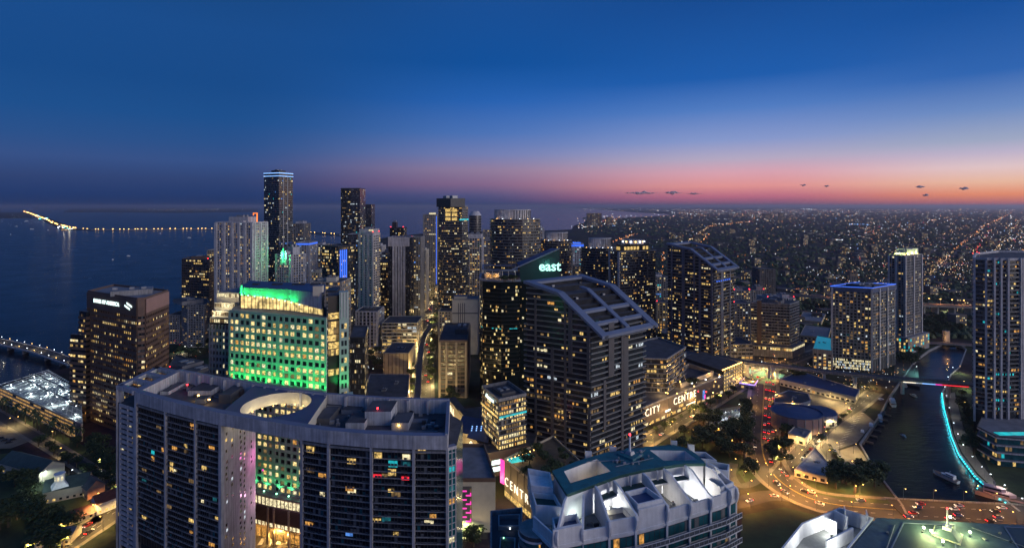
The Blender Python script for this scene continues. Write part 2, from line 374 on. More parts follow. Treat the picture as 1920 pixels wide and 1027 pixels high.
coast = [(0, 722), (60, 702), (137, 688), (215, 640), (318, 602), (400, 545), (470, 503), (560, 474), (650, 456), (740, 443), (800, 437), (880, 434), (960, 433), (1030, 432), (1072, 430), (1076, 423), (1100, 416), (1131, 412), (1185, 407.5), (1240, 404.5), (1262, 402), (1200, 398.5), (1130, 393.5), (1066, 388.6)]
right_bank = [(1990, 1010), (1912, 958), (1858, 915), (1830, 890), (1800, 850), (1786, 815), (1773, 765), (1768, 735), (1784, 702), (1800, 688), (1812, 655), (1800, 645)]
left_bank = [(1765, 645), (1742, 656), (1716, 675), (1690, 712), (1668, 742), (1648, 780), (1612, 832), (1640, 880), (1690, 945), (1705, 975), (1760, 1060)]
land = [(-3000, -600), (-3000, 640)] + [G(*p) for p in coast] + [(-4000, 180000), (185000, 180000), (185000, -600), (600, -600)] + [G(*p) for p in right_bank] + [G(*p) for p in left_bank] + [(300, -600)]
land = land[::-1]
b = MB(); b.prism(land, -5, 0, 'ground', bottom=False); tag(b.build('ground'), kind='structure')
for nm, pts in (('island', [(-300, 409), (62, 409), (72, 404.5), (46, 398), (-300, 397)]), ('island', [(118, 398), (200, 397.6), (330, 399), (480, 397), (486, 391.5), (360, 388.8), (250, 388.9), (130, 391.5)]), ('island', [(60, 404), (105, 425), (118, 431), (150, 431), (128, 423), (75, 402)])):
    p = [G(*q) for q in pts]; b = MB()
    a = sum(p[i - 1][0] * p[i][1] - p[i][0] * p[i - 1][1] for i in range(len(p)))
    b.prism(p if a > 0 else p[::-1], -5, .5, 'ground', bottom=False); tag(b.build(nm), kind='structure')
# sea wall along the river
for nm, pts in (('river_wall', left_bank[:-1]), ('river_wall', right_bank[1:])):
    b = MB(); w = [G(*q) for q in pts]
    for p, q in zip(w, w[1:]): b.bar(p, q, -.9, .5, -4, .5, 'grey_concrete')
    tag(b.build(nm), kind='structure')

def strip(name, pts, width, z, m, kind='structure', px=True, parent=None, walk=0., wm='pavement'):
    w = [G(*p) for p in pts] if px else pts
    # smooth the centre line (Catmull-Rom)
    s = []
    for i in range(len(w) - 1):
        p0, p1, p2, p3 = w[max(i - 1, 0)], w[i], w[i + 1], w[min(i + 2, len(w) - 1)]
        for k in range(6):
            t = k / 6
            s.append(tuple(.5 * (2 * p1[j] + (p2[j] - p0[j]) * t + (2 * p0[j] - 5 * p1[j] + 4 * p2[j] - p3[j]) * t * t + (3 * p1[j] - p0[j] - 3 * p2[j] + p3[j]) * t ** 3) for j in (0, 1)))
    s.append(w[-1]); n = len(s)
    def side(d):
        o = []
        for i in range(n):
            a, c = s[max(i - 1, 0)], s[min(i + 1, n - 1)]; nn = nrm(a, c); o.append((s[i][0] + nn[0] * d, s[i][1] + nn[1] * d))
        return o
    L, Rr = side(-width / 2), side(width / 2)
    b = MB()
    for i in range(n - 1): b.face([(*Rr[i], z), (*Rr[i + 1], z), (*L[i + 1], z), (*L[i], z)], m)
    o = b.build(name, parent); 
    if parent is None: tag(o, kind=kind)
    if walk:
        for sg in (-1, 1):
            A, B = side(sg * width / 2), side(sg * (width / 2 + walk)); b = MB()
            for i in range(n - 1):
                q = [A[i], A[i + 1], B[i + 1], B[i]]
                ar = sum(q[k - 1][0] * q[k][1] - q[k][0] * q[k - 1][1] for k in range(4))
                b.prism(q if ar > 0 else q[::-1], 0, z + .13, wm)
            tag(b.build('pavement'), kind='structure')
    return s, side
def dashes(name, sd, offsets, z, road, ln=3., gap=9., w=.12, m='paint_white', solid=False):
    b = MB()
    for d in offsets:
        pts = sd(d); acc = 0.
        for p, q in zip(pts, pts[1:]):
            L = dist(p, q); t = 0.
            while t < L:
                if solid or (acc % (ln + gap)) < ln:
                    e = min(L, t + ln); b.bar(lerp(p, q, t / L), lerp(p, q, e / L), -w, w, z, z + .012, m)
                acc += ln; t += ln
    o = b.build(name)
    return tag(o, kind='structure')

ROADS = {}
ave = [(1434, 640), (1434, 690), (1431, 760), (1428, 830), (1444, 880), (1490, 920), (1560, 944), (1680, 955), (1800, 962), (2050, 974)]
ROADS['avenue'] = strip('road', ave[:8], 26, .03, 'asphalt', walk=4)
dashes('road_marking', ROADS['avenue'][1], (-6.5, 6.5), .04, None); dashes('road_marking', ROADS['avenue'][1], (-.3, .3), .04, None, m='paint_yellow', w=.1, solid=True)
ROADS['mall'] = strip('road', [(1180, 850), (1240, 810), (1310, 770), (1390, 722), (1450, 690), (1540, 655)], 13, .05, 'asphalt', walk=4)
dashes('road_marking', ROADS['mall'][1], (0,), .06, None)
ROADS['river'] = strip('road', [(1462, 892), (1500, 848), (1535, 815), (1566, 788), (1606, 762), (1640, 735)], 13, .07, 'asphalt', walk=3)
dashes('road_marking', ROADS['river'][1], (0,), .08, None)
ROADS['spur'] = strip('road', [(1533, 822), (1556, 848), (1590, 892)], 13, .09, 'asphalt', walk=3)
ROADS['loop'] = strip('road', [(1436, 872), (1420, 900), (1388, 910), (1372, 890), (1376, 868)], 7, .06, 'asphalt')
ROADS['slip'] = strip('road', [(1250, 985), (1330, 955), (1390, 940), (1450, 928), (1530, 940)], 14, .05, 'asphalt')
ROADS['canyon'] = strip('road', [(806, 470), (802, 520), (799, 580), (795, 660), (788, 780), (782, 880)], 22, .03, 'asphalt', walk=4)
dashes('road_marking', ROADS['canyon'][1], (-5, 0, 5), .04, None)
ROADS['corner'] = strip('road', [(60, 1060), (150, 1002), (240, 945), (330, 900)], 18, .03, 'asphalt', walk=3)
dashes('road_marking', ROADS['corner'][1], (-4, 0, 4), .04, None)
ROADS['left'] = strip('road', [(-60, 745), (60, 815), (150, 870), (260, 945)], 9, .05, 'asphalt', walk=3)
ROADS['west'] = strip('road', [(700, 470), (692, 560), (672, 640), (655, 740)], 16, .03, 'asphalt', walk=3)
ROADS['far1'] = strip('road', [(1700, 720), (1800, 470), (1895, 400)], 26, .03, 'asphalt')
ROADS['far2'] = strip('road', [(1480, 700), (1560, 620), (1700, 500), (1800, 440)], 18, .04, 'asphalt')
ROADS['plaza_road'] = strip('road', [(300, 1060), (440, 1010), (560, 1000), (700, 1010), (870, 1030)], 22, .04, 'asphalt', walk=2)
ROADS['mid1'] = strip('road', [(900, 1010), (905, 940), (930, 880), (985, 905), (1010, 925)], 10, .05, 'asphalt')

def sheet(name, pts, m, z=.02, px=True, kind='structure'):
    w = [G(*p) for p in pts] if px else pts
    a = sum(w[i - 1][0] * w[i][1] - w[i][0] * w[i - 1][1] for i in range(len(w)))
    b = MB(); b.prism(w if a > 0 else w[::-1], -.3, z, m, bottom=False)
    return tag(b.build(name), kind=kind)
sheet('pavement', [(-80, 765), (0, 783), (68, 822), (20, 840), (-80, 842)], 'sand_lot', .02)
sheet('pavement', [(1618, 772), (1640, 790), (1606, 830), (1560, 845), (1548, 828), (1575, 800)], 'pavement', .10)
sheet('pavement', [(1556, 850), (1606, 834), (1636, 876), (1600, 888)], 'sand_lot', .09)
sheet('pavement', [(1470, 745), (1540, 722), (1608, 745), (1590, 765), (1545, 795), (1470, 800)], 'pavement', .08)
sheet('car_park', [(1330, 770), (1402, 758), (1404, 806), (1352, 818), (1318, 806)], 'asphalt', .09)
sheet('lawn', [(1392, 965), (1470, 950), (1530, 965), (1500, 1027), (1420, 1060), (1386, 1027)], 'lawn', .03)
sheet('lawn', [(1384, 885), (1400, 872), (1422, 880), (1418, 896), (1398, 904)], 'lawn', .10)
sheet('lawn', [(1500, 905), (1560, 880), (1640, 892), (1690, 945), (1600, 940), (1530, 925)], 'lawn', .04)
sheet('lawn', [(1840, 850), (1980, 838), (2100, 1000), (1930, 955), (1872, 915)], 'lawn', .05)
sheet('lawn', [(-60, 860), (40, 845), (110, 880), (200, 930), (190, 975), (90, 1020), (-80, 1060)], 'lawn', .03)
sheet('lawn', [(-80, 760), (60, 822), (230, 910), (260, 890), (120, 815), (0, 742), (-80, 700)], 'lawn', .02)
sheet('river_path', [(1776, 738), (1790, 735), (1806, 800), (1832, 860), (1868, 905), (1862, 914), (1833, 886), (1803, 846), (1789, 812)], 'pavement', .12)
sheet('lawn', [(1792, 735), (1824, 715), (1826, 800), (1842, 850), (1826, 850), (1808, 800)], 'lawn', .10)
sheet('plaza', [(380, 1000), (480, 958), (600, 958), (660, 985), (640, 1060), (390, 1060)], 'pavement', .10)
pz = MB()
for i in range(5):
    a, c = G(486 + i * 17, 1022), G(500 + i * 15, 1000)
    pz.bar(a, c, -1.4, 1.4, .12, .145, 'paint_white')
tag(pz.build('crosswalk'), kind='structure')
# ================================================================== TOWERS: a general builder
def rect(pxl, pxr, Y, depth, skew=0., yr=None):
    """front edge from pixel column pxl to pxr at distance Y (yr = distance of the right end), running `depth` back"""
    a, c = AT(pxl, Y), AT(pxr, yr or Y); n = nrm(a, c)
    back = (-n[0] * depth + skew, -n[1] * depth)
    return [a, c, add(c, back), add(a, back)]
def wedge(pxl, pxn, pxr, Yn, Yl, Yr):
    return para(AT(pxl, Yl), AT(pxn, Yn), AT(pxr, Yr))
UNIT = {}
def boxmesh(name, m):
    if (name, m) not in UNIT:
        b = MB(); b.prism([(-.5, -.5), (.5, -.5), (.5, .5), (-.5, .5)], 0, 1, m); UNIT[(name, m)] = b.mesh(name)
    return UNIT[(name, m)]
def wallpiece(name, root, a, c, t, w, d0, d1, z0, z1, m):
    """one upright piece on a facade as an object of its own (shared unit mesh)"""
    n = nrm(a, c); p = lerp(a, c, t); o = tuple(root['_o']); ang = math.atan2(c[1] - a[1], c[0] - a[0]); dm = (d0 + d1) / 2
    return part(name, boxmesh(name, m), root, (p[0] + n[0] * dm - o[0], p[1] + n[1] * dm - o[1], z0 - o[2]), ang, (w, abs(d1 - d0), z1 - z0))
def tower(name, label, poly, z1, fh=4.0, z0=0., core='glass', slab=None, rail=None, sout=1.5, sth=.4, grid=None, piers=(), lit=.12, pal='warm', colw=4.,
          roof='roof_dark', parapet=1.5, pmat=None, boxes=(), parts=True, group=None, run=.35, ph=.55, pw=.78, lowlit=1., bands=None, cat='tower', gd=.5, gw=.3, gb=.45, skip0=0, red=0, toplit=None):
    cx, cyy = sum(p[0] for p in poly) / len(poly), sum(p[1] for p in poly) / len(poly)
    o = (cx, cyy, z0); root = thing(name, label, cat, o, group)
    b = MB(); b.prism(poly, z0, z1, core, roof); b.build('body', root)
    nf = max(3, round((z1 - z0) / fh)); fh = (z1 - z0) / nf
    ne = len(poly)
    E = [(i, poly[i], poly[(i + 1) % ne]) for i in range(ne)]
    vis = [e for e in E if seen(e[1], e[2])]
    # floor slabs: one shared mesh, one object per floor
    if slab:
        po = offs(poly, sout); sb = MB(); sb.ring(po, poly, 0, sth, slab)
        if rail:
            r0, r1 = offs(poly, sout - .05), offs(poly, sout - .15); sb.ring(r0, r1, sth, sth + 1.1, rail)
        me = sb.mesh('floor_slab', (cx, cyy, 0))
        if parts:
            for k in range(1 + skip0, nf): part('floor_slab', me, root, (0, 0, k * fh))
        else:
            jb = MB()
            for k in range(1 + skip0, nf): jb.ring(po, poly, z0 + k * fh, z0 + k * fh + sth, slab)
            jb.build('floor_slabs', root, kind='stuff')
    # grid walls: spandrel per floor + piers
    if grid:
        sb = MB()
        for i, a, c in vis: sb.bar(a, c, 0, gd, 0, fh * gb, grid)
        if parts:
            me = sb.mesh('spandrel', (cx, cyy, 0))
            for k in range(skip0, nf): part('spandrel', me, root, (0, 0, k * fh))
            tb = MB()
            for i, a, c in vis: tb.bar(a, c, .002, gd + .004, z1 - fh * .3, z1 + .1, grid)
            tb.build('cornice', root)
        jb = MB()
        for i, a, c in vis:
            L = dist(a, c); nc = max(2, round(L / colw))
            for k in range(nc + 1):
                t = k / nc; w = colw * gw * (1 if 0 < k < nc else 1.4)
                tt = min(max(t, w / 2 / L), 1 - w / 2 / L)
                if parts and L / nc * FPX / max(a[1], 1) > 9:
                    wallpiece('pier', root, a, c, tt, w, 0, gd + .1, z0, z1, grid)
                else:
                    jb.bar(lerp(a, c, tt - w / 2 / L), lerp(a, c, tt + w / 2 / L), 0, gd + .1, z0, z1, grid)
            if not parts:
                for k in range(nf): jb.bar(a, c, 0, gd, z0 + k * fh, z0 + k * fh + fh * gb, grid)
        jb.build('facade_grid', root, kind='stuff')
    for (i, ts, w, d, m) in piers:
        a, c = E[i][1], E[i][2]
        for t in ts: wallpiece('pier', root, a, c, t, w, -.2, d, z0, z1 + .5, m)
    # lit rooms behind the glass
    wb = MB(); gm = MB()
    for i, a, c in vis:
        L = dist(a, c); nc = max(2, round(L / (colw if grid else colw * .72))); on = False
        for k in range(skip0, nf):
            zc = z0 + k * fh; hh = (k / nf)
            pr = lit * (1 + (lowlit - 1) * (1 - hh)); run_on = False; fm = None
            band = bands and random.random() < bands
            for j in range(nc):
                p = pr
                if run_on: p = max(p, run)
                if band: p = max(p, .75)
                if random.random() < p:
                    if not run_on or fm is None or random.random() < .4: fm = pick(pal)
                    run_on = True
                    w = pw * random.choice((1, 1, .6, .85)); s = random.random() * (1 - w)
                    wb.pane(a, c, (j + (s if w < pw else (1 - pw) / 2)) / nc, (j + (s if w < pw else (1 - pw) / 2) + w) / nc, zc + fh * (.18 if not grid else gb), zc + fh * (.18 if not grid else gb) + fh * ph, .07, fm)
                else:
                    run_on = False
                    if lit and random.random() < .45: w = random.choice((.35, .6, .9)); gm.pane(a, c, (j + .05) / nc, (j + .05 + w) / nc, zc + fh * (.16 if not grid else gb), zc + fh * (.85 if not grid else .98), .05, random.choice(('curtain_dark', 'curtain', 'glass', 'curtain_dark', 'rail_glass')))
    wb.build('lit_windows', root, kind='stuff'); gm.build('dark_windows', root, kind='stuff')
    # parapet and roof plant
    if parapet:
        b = MB(); b.ring(offs(poly, .25 if not slab else sout * .6), offs(poly, -.5), z1, z1 + parapet, pmat or grid or slab or 'grey_concrete'); b.build('parapet', root)
    for (fx, fy, sx, sy, h, m) in boxes:
        ang = math.atan2(poly[1][1] - poly[0][1], poly[1][0] - poly[0][0])
        p = add(poly[0], add(tuple(fx * q for q in sub(poly[1], poly[0])), tuple(fy * q for q in sub(poly[-1], poly[0]))))
        w, d = dist(poly[0], poly[1]), dist(poly[0], poly[-1])
        b = MB(); b.box(p[0], p[1], z1, sx * w, sy * d, h, m, ang, top='roof_dark'); pr_ = b.build('plant_room', root)
        for e_ in (-.25, .2): b = MB(); b.box(p[0] + math.cos(ang) * e_ * sx * w, p[1] + math.sin(ang) * e_ * sx * w, z1 + h, sx * w * .22, sy * d * .35, h * .3, 'metal_grey', ang); b.build('roof_vent', pr_)
    for k in range(red):
        p = poly[k % ne]; b = MB(); q = lerp(p, (cx, cyy), .1); s_ = .0011 * q[1]
        b.tube((*q, z1), (*q, z1 + 3), .15, 'metal_grey'); b.box(q[0], q[1], z1 + 3, s_, s_, s_, 'lamp_red'); b.build('beacon', root)
    if toplit:
        b = MB(); b.ring(offs(poly, .6), offs(poly, .1), z1 - toplit[1], z1 - .2, toplit[0]); b.build('light_band', root)
    return root

# ---- far and middle towers, from the bay round to the river --------------------------------------
# Brown stone bank tower
Yb = 520.
tp = ZAT(548, 545); 
bk = [AT(258, 505), AT(272, 508), AT(315, 555), AT(214, 595), AT(165, 550)]
bt = tower('bank_tower', 'brown stone office tower with glowing bank name on its roof band', bk, 131, fh=5.2, z0=0, core='black_glass', grid='brown_stone', gd=.9, gb=.52, gw=.02, colw=3.4, lit=.17, pal='office', bands=.16, run=.66, ph=.42, roof='roof_grey', parapet=2, lowlit=1.7, pw=.9)
b = MB(); up = offs(bk, 1.1)
for i in range(5): b.bar(bk[i], bk[(i + 1) % 5], .0, 1.15, 118, 131.2, 'brown_stone' if i != 1 else 'pink_stone')
b.build('roof_band', bt)
b = MB(); cc = (sum(p[0] for p in bk) / 5, sum(p[1] for p in bk) / 5)
b.box(cc[0] + 4, cc[1] - 2, 131, 34, 22, 5, 'grey_concrete', .55, top='roof_grey'); b.build('plant_room', bt)
for dx in (-10, 4, 14):
    b = MB(); b.box(cc[0] + dx, cc[1] - 4 + dx * .3, 136, 4, 3, 2, 'metal_grey', .55); b.build('roof_vent', bt)
for q, s in ((.35, 112), (.75, 88)):
    a = bk[4]; st = [add(a, (-9 * (1 if s > 100 else 2.0), 0)), add(a, (3, -6)), add(a, (20, 34)), add(a, (-6 * (1 if s > 100 else 2.0), 36))]
    b = MB(); b.prism(st, 0, s, 'black_glass', 'roof_grey')
    for k in range(int(s / 5.2)): b.prism(offs(st, .8), k * 5.2, k * 5.2 + 2.7, 'brown_stone')
    b.build('stepped_wing', bt)
    wb = MB()
    for k in range(int(s / 5.2)):
        for j in range(6):
            if random.random() < .35: wb.pane(st[0], st[1], j / 6, (j + .9) / 6, k * 5.2 + 2.8, k * 5.2 + 5, .3, pick('office'))
    wb.build('lit_windows', bt, kind='stuff')
def text(name, body, parent, size, m, a, c, t, z, d, depth=.25, align='LEFT', bold=0., sp=1., sx=1.):
    """raised lettering on the wall a->c, starting at fraction t, base line z"""
    cu = bpy.data.curves.new(name, 'FONT'); cu.body = body; cu.size = size; cu.extrude = depth; cu.offset = bold; cu.align_x = align; cu.resolution_u = 3; cu.space_character = sp
    tmp = bpy.data.objects.new(name, cu); col.objects.link(tmp)
    me = bpy.data.meshes.new_from_object(tmp.evaluated_get(bpy.context.evaluated_depsgraph_get())); bpy.data.objects.remove(tmp)
    me.materials.clear(); me.materials.append(MATS[m])
    ob = bpy.data.objects.new(name, me); col.objects.link(ob)
    n = nrm(a, c); p = lerp(a, c, t); o = tuple(parent['_o']) if parent is not None else (0, 0, 0)
    ob.parent = parent; ob.location = (p[0] + n[0] * d - o[0], p[1] + n[1] * d - o[1], z - o[2])
    ob.rotation_euler = (R(90), 0, math.atan2(c[1] - a[1], c[0] - a[0])); ob.scale = (sx, 1, 1); ob['_o'] = o
    return ob
text('lettering', 'BANK OF AMERICA', bt, 5.2, 'sign_white', bk[4], bk[0], .16, 122.5, 1.6, bold=.09, sx=1.08)
fa, fc = bk[4], bk[0]; nn = nrm(fa, fc); b = MB()
for k in range(4):      # the flag-like emblem after the name
    for q in range(2):
        t0 = .785 + k * .022 + q * .04; zz = 121.8 + q * 2.6 - k * .1 + (3 - k) * .55
        p0, p1 = lerp(fa, fc, t0), lerp(fa, fc, t0 + .036); d = 1.6
        b.face([(p0[0] + nn[0] * d, p0[1] + nn[1] * d, zz), (p1[0] + nn[0] * d, p1[1] + nn[1] * d, zz - 1.0), (p1[0] + nn[0] * d, p1[1] + nn[1] * d, zz + .9), (p0[0] + nn[0] * d, p0[1] + nn[1] * d, zz + 1.9)], 'sign_white')
b.build('emblem', bt)

# office slab, hotel and white block behind the bank tower
tower('office_block', 'brown office block with scattered lit floors right of the bay', wedge(341, 392, 404, 900, 915, 940), ZAT(488, 905), fh=4.4, grid='brown_stone', gb=.5, gw=.05, lit=.12, bands=.08, run=.6, pal='office', parts=False, colw=4, boxes=((.6, .5, .4, .4, 5, 'brown_stone'),), red=1)
tower('hotel', 'pale balconied hotel with octagonal rooftop box beside the bay', [AT(341, 846), AT(352, 830), AT(383, 830), AT(392, 850), AT(388, 885), AT(345, 885)], ZAT(572, 830), fh=3.6, grid='grey_concrete', gb=.45, gw=.3, colw=4.2, lit=.16, parts=False, boxes=((.9, .5, 1.6, .7, 6, 'grey_concrete'),))
tower('apartment_block', 'low pale block squeezed between bank tower and hotel', rect(314, 338, 850, 40), ZAT(592, 850), fh=3.6, grid='grey_concrete', gb=.4, gw=.35, colw=4, lit=.13, parts=False)
tower('apartment_tower', 'small stepped tower glimpsed left of the white twin slab tower', rect(388, 410, 1150, 50), ZAT(470, 1150), fh=4, grid='beige_wall', lit=.4, parts=False, colw=5)
# white slab tower D
D = tower('slab_tower', 'wide white apartment tower with orange neon hook on its roof', wedge(404, 474, 502, 800, 815, 835), ZAT(418, 805), fh=4.0, grid='white_concrete', gb=.35, gw=.42, colw=3.6, lit=.42, parts=False, pal='warm', pw=.62, boxes=((.55, .5, .55, .5, 9, 'white_concrete'), (.2, .5, .2, .4, 3, 'white_concrete')))
dp = wedge(404, 474, 502, 800, 815, 835)
for t in (.02, .24, .46, .64, .8, .98): wallpiece('pier', D, dp[3], dp[0], t, 4.2, 0, 2.0, 0, ZAT(418, 805), 'white_concrete')
for t in (.1, .5, .9): wallpiece('pier', D, dp[0], dp[1], t, 4.2, 0, 2.0, 0, ZAT(418, 805), 'white_concrete')
q = AT(482, 812); b = MB(); zt = ZAT(399, 812)
b.box(q[0], q[1], zt - 26, 1.3, 1.3, 26, 'neon_orange'); b.box(q[0] - 3, q[1], zt - 1.3, 6, 1.2, 1.3, 'neon_orange'); b.box(q[0] - 5.6, q[1], zt - 4, .9, 1.2, 3, 'neon_orange'); b.build('neon_hook', D)
# tallest glass tower E
Ep = wedge(495, 523, 549, 990, 1005, 1020)
Eh = ZAT(324, 1000)
E_ = tower('glass_tower', 'tallest slim glass tower with ice blue light bands at its top', Ep, Eh, fh=4.2, core='glass', slab='metal_grey', sout=.5, sth=.35, lit=.11, pal='cool', colw=3.6, parts=False, boxes=((.5, .5, .5, .5, 5, 'dark_metal'),), toplit=('neon_ice', 1.6), parapet=1)
b = MB(); b.ring(offs(Ep, .7), offs(Ep, .1), Eh - 7, Eh - 5.8, 'neon_ice'); b.build('light_band', E_)
for t in (.3, .6): wallpiece('pier', E_, Ep[0], Ep[1], t, 1.4, 0, .9, 0, Eh - 8, 'metal_grey')
b = MB(); b.prism([lerp(Ep[0], Ep[1], .1), lerp(Ep[0], Ep[1], .95), lerp(Ep[3], Ep[2], .95), lerp(Ep[3], Ep[2], .1)], Eh, Eh + 1, 'metal_grey'); b.build('roof_deck', E_)
q = AT(517, 1010); b = MB(); b.tube((*q, Eh), (*q, Eh + 8), .8, 'dark_metal', r1=.3); b.build('mast', E_)
tower('tower_far', 'grey waterfront tower with pale crown right of the tallest tower', rect(547, 570, 1250, 40), ZAT(420, 1250), fh=4.5, core='black_glass', grid='grey_concrete', gb=.2, gw=.4, lit=.22, colw=5, parts=False, boxes=((.5, .5, .6, .6, 6, 'white_concrete'),))
Gt = tower('neon_tower', 'stepped white tower with green neon mast below the tallest tower', wedge(516, 545, 573, 830, 840, 850), ZAT(478, 835), fh=4, grid='white_concrete', gb=.35, gw=.4, lit=.3, pal='warm', colw=4.5, parts=False, boxes=((.7, .5, .5, .6, 12, 'white_concrete'), (.2, .5, .25, .5, 6, 'white_concrete')))
q = AT(531, 826); b = MB(); b.box(q[0], q[1], ZAT(492, 826), 1.2, 1.2, 22, 'neon_green'); b.tube((*q, ZAT(492, 826) + 22), (*q, ZAT(460, 826)), .3, 'metal_grey'); b.build('neon_mast', Gt)
b = MB(); b.box(q[0], q[1] + 4, ZAT(492, 826) - 4, 9, 5, 22, 'white_concrete'); b.build('mast_housing', Gt)
lamp(q[0], q[1] - 3, ZAT(478, 826), 16000, (.1, 1, .3), parent=Gt)
tower('white_tower', 'white tower with blue lit top behind the green neon mast', rect(556, 580, 1000, 40), ZAT(456, 1000), fh=4, grid='white_concrete', gb=.35, gw=.4, lit=.3, pal='cool', colw=4.5, parts=False, toplit=('neon_blue', 3))
tower('white_tower', 'narrow pale tower between blue lit top and dark office', rect(582, 606, 1080, 40), ZAT(460, 1080), fh=4, grid='grey_concrete', gb=.35, gw=.4, lit=.4, pal='cool', colw=5, parts=False, boxes=((.6, .5, .4, .5, 4, 'white_concrete'),))
Hb = tower('office_tower', 'dark glass office with tall blue lit strip behind the green building', wedge(604, 634, 664, 760, 780, 790), ZAT(462, 775), fh=4.5, core='black_glass', slab='dark_metal', sout=.4, sth=.6, lit=.3, pal='office', colw=4, parts=False)
hp = wedge(604, 634, 664, 760, 780, 790); b = MB()
for t in (.1, .22, .34, .46): b.bar(lerp(hp[0], hp[1], t), lerp(hp[0], hp[1], t + .06), 0, .8, 60, ZAT(468, 770), 'neon_blue')
b.build('blue_strip', Hb)
tower('low_office', 'low pale office with slanted roof pieces behind the green building', rect(580, 640, 700, 40), ZAT(530, 700), fh=5, grid='grey_concrete', lit=.3, colw=5, parts=False, boxes=((.6, .4, .3, .3, 6, 'cream_wall'), (.25, .6, .3, .3, 3, 'cream_wall')))
tower('glass_tower', 'tall dark slab tower on the skyline above the far causeway', rect(639, 675, 1200, 45), ZAT(354, 1200), fh=4.5, core='glass', slab='dark_metal', sout=.3, sth=.4, lit=.16, pal='cool', colw=4.2, parts=False, red=0, boxes=((.5, .5, .9, .6, 2, 'dark_metal'),))
tower('glass_tower', 'dark thin tower just right of the tall slab tower', rect(681, 696, 1500, 40), ZAT(384, 1500), fh=5, core='black_glass', slab='dark_metal', sout=.3, lit=.05, pal='cool', colw=5, parts=False)
tower('glass_tower', 'dark glass mid tower in front of the tall slab tower', rect(652, 676, 1000, 40), ZAT(440, 1000), fh=4.5, core='black_glass', slab='metal_grey', sout=.3, lit=.2, pal='cool', colw=4, parts=False)
Kp = wedge(672, 700, 713, 870, 885, 895)
K = tower('white_tower', 'tall white tower with pale crown ring and one column of lit windows', Kp, ZAT(438, 880), fh=4, core='white_concrete', lit=.0, parts=False, pmat='white_concrete', boxes=((.5, .5, .8, .8, 8, 'white_concrete'),), red=3)
zk = ZAT(438, 880)
for t in (.06, .35, .62, .94): wallpiece('pier', K, Kp[3], Kp[0], t, 3, 0, 1, 0, zk, 'white_concrete')
b = MB()
for k in range(int(zk / 4)):
    for t in (.2, .5, .8):
        b.pane(Kp[3], Kp[0], t - .03, t + .03, k * 4 + 1, k * 4 + 3, .1, 'black_glass' if random.random() < .92 else 'lit_warm')
    for t in (.15, .4, .65, .9):
        b.pane(Kp[0], Kp[1], t - .08, t + .08, k * 4 + 1, k * 4 + 3, .1, 'black_glass' if random.random() < .75 else pick('warm'))
b.build('windows', K, kind='stuff')
b = MB(); b.ring(offs(Kp, -3.5), offs(Kp, -4.5), zk + 4.5, zk + 6.5, 'lit_pale'); b.build('light_band', K)
tower('podium_block', 'low dark roofed block with fin columns at foot of white tower', rect(666, 708, 800, 40), ZAT(585, 800), fh=5, core='black_glass', grid='white_concrete', gb=.15, gw=.35, colw=6, lit=.15, pal='cool', parts=False, boxes=((.5, .5, .4, .4, 3, 'dark_concrete'),))
tower('glass_tower', 'mid dark block with lit floors between two white towers', rect(708, 730, 960, 40), ZAT(492, 960), fh=4.5, core='black_glass', slab='dark_metal', sout=.3, lit=.25, bands=.1, pal='office', colw=4, parts=False)
Lp = rect(728, 768, 900, 38); zl = ZAT(446, 900)
Lt = tower('white_tower', 'dark tower with white T shaped concrete front and slit windows', Lp, zl, fh=4, core='black_glass', lit=.02, parts=False, pmat='white_concrete')
b = MB(); b.bar(Lp[0], Lp[1], -.5, 2, zl - 14, zl + 1.6, 'white_concrete'); b.build('top_beam', Lt)
for t in (.25, .37, .50, .62, .75): wallpiece('fin', Lt, Lp[0], Lp[1], t, 3.2, 0, 1.5, 0, zl - 14, 'white_concrete')
b = MB(); b.bar(lerp(Lp[0], Lp[1], .2), lerp(Lp[0], Lp[1], .29), 0, 1.0, 0, zl - 14, 'white_concrete'); b.bar(lerp(Lp[0], Lp[1], .71), lerp(Lp[0], Lp[1], .8), 0, 1.0, 0, zl - 14, 'white_concrete'); b.build('front_wall', Lt)
tower('tower_far', 'dark stepped tower rising behind the T fronted white tower', rect(731, 757, 1400, 40), ZAT(428, 1400), fh=5, core='black_glass', slab='dark_metal', lit=.15, pal='warm', colw=5, parts=False, boxes=((.25, .5, .3, .5, 16, 'dark_metal'),), red=2)
tower('grey_tower', 'narrow grey tower with many lit windows right of T fronted tower', rect(771, 789, 1000, 40), ZAT(446, 1000), fh=4, grid='grey_concrete', gb=.3, gw=.4, colw=4.2, lit=.32, pal='cool', parts=False, red=1)
Op = rect(793, 819, 1300, 40)
Ot = tower('pale_tower', 'distant pale tower with blue light line down its right edge', Op, ZAT(403, 1300), fh=4.5, grid='grey_concrete', gb=.3, gw=.4, colw=5, lit=.16, pal='warm', parts=False, boxes=((.6, .5, .4, .5, 5, 'lit_pale'),))
wallpiece('blue_strip', Ot, Op[0], Op[1], .97, 1.6, 0, .8, 10, ZAT(405, 1300), 'neon_blue')
tower('grey_tower', 'low tower with lit rows at end of the street canyon', rect(776, 800, 1250, 30), ZAT(475, 1250), fh=4.5, grid='grey_concrete', lit=.3, colw=5, parts=False)
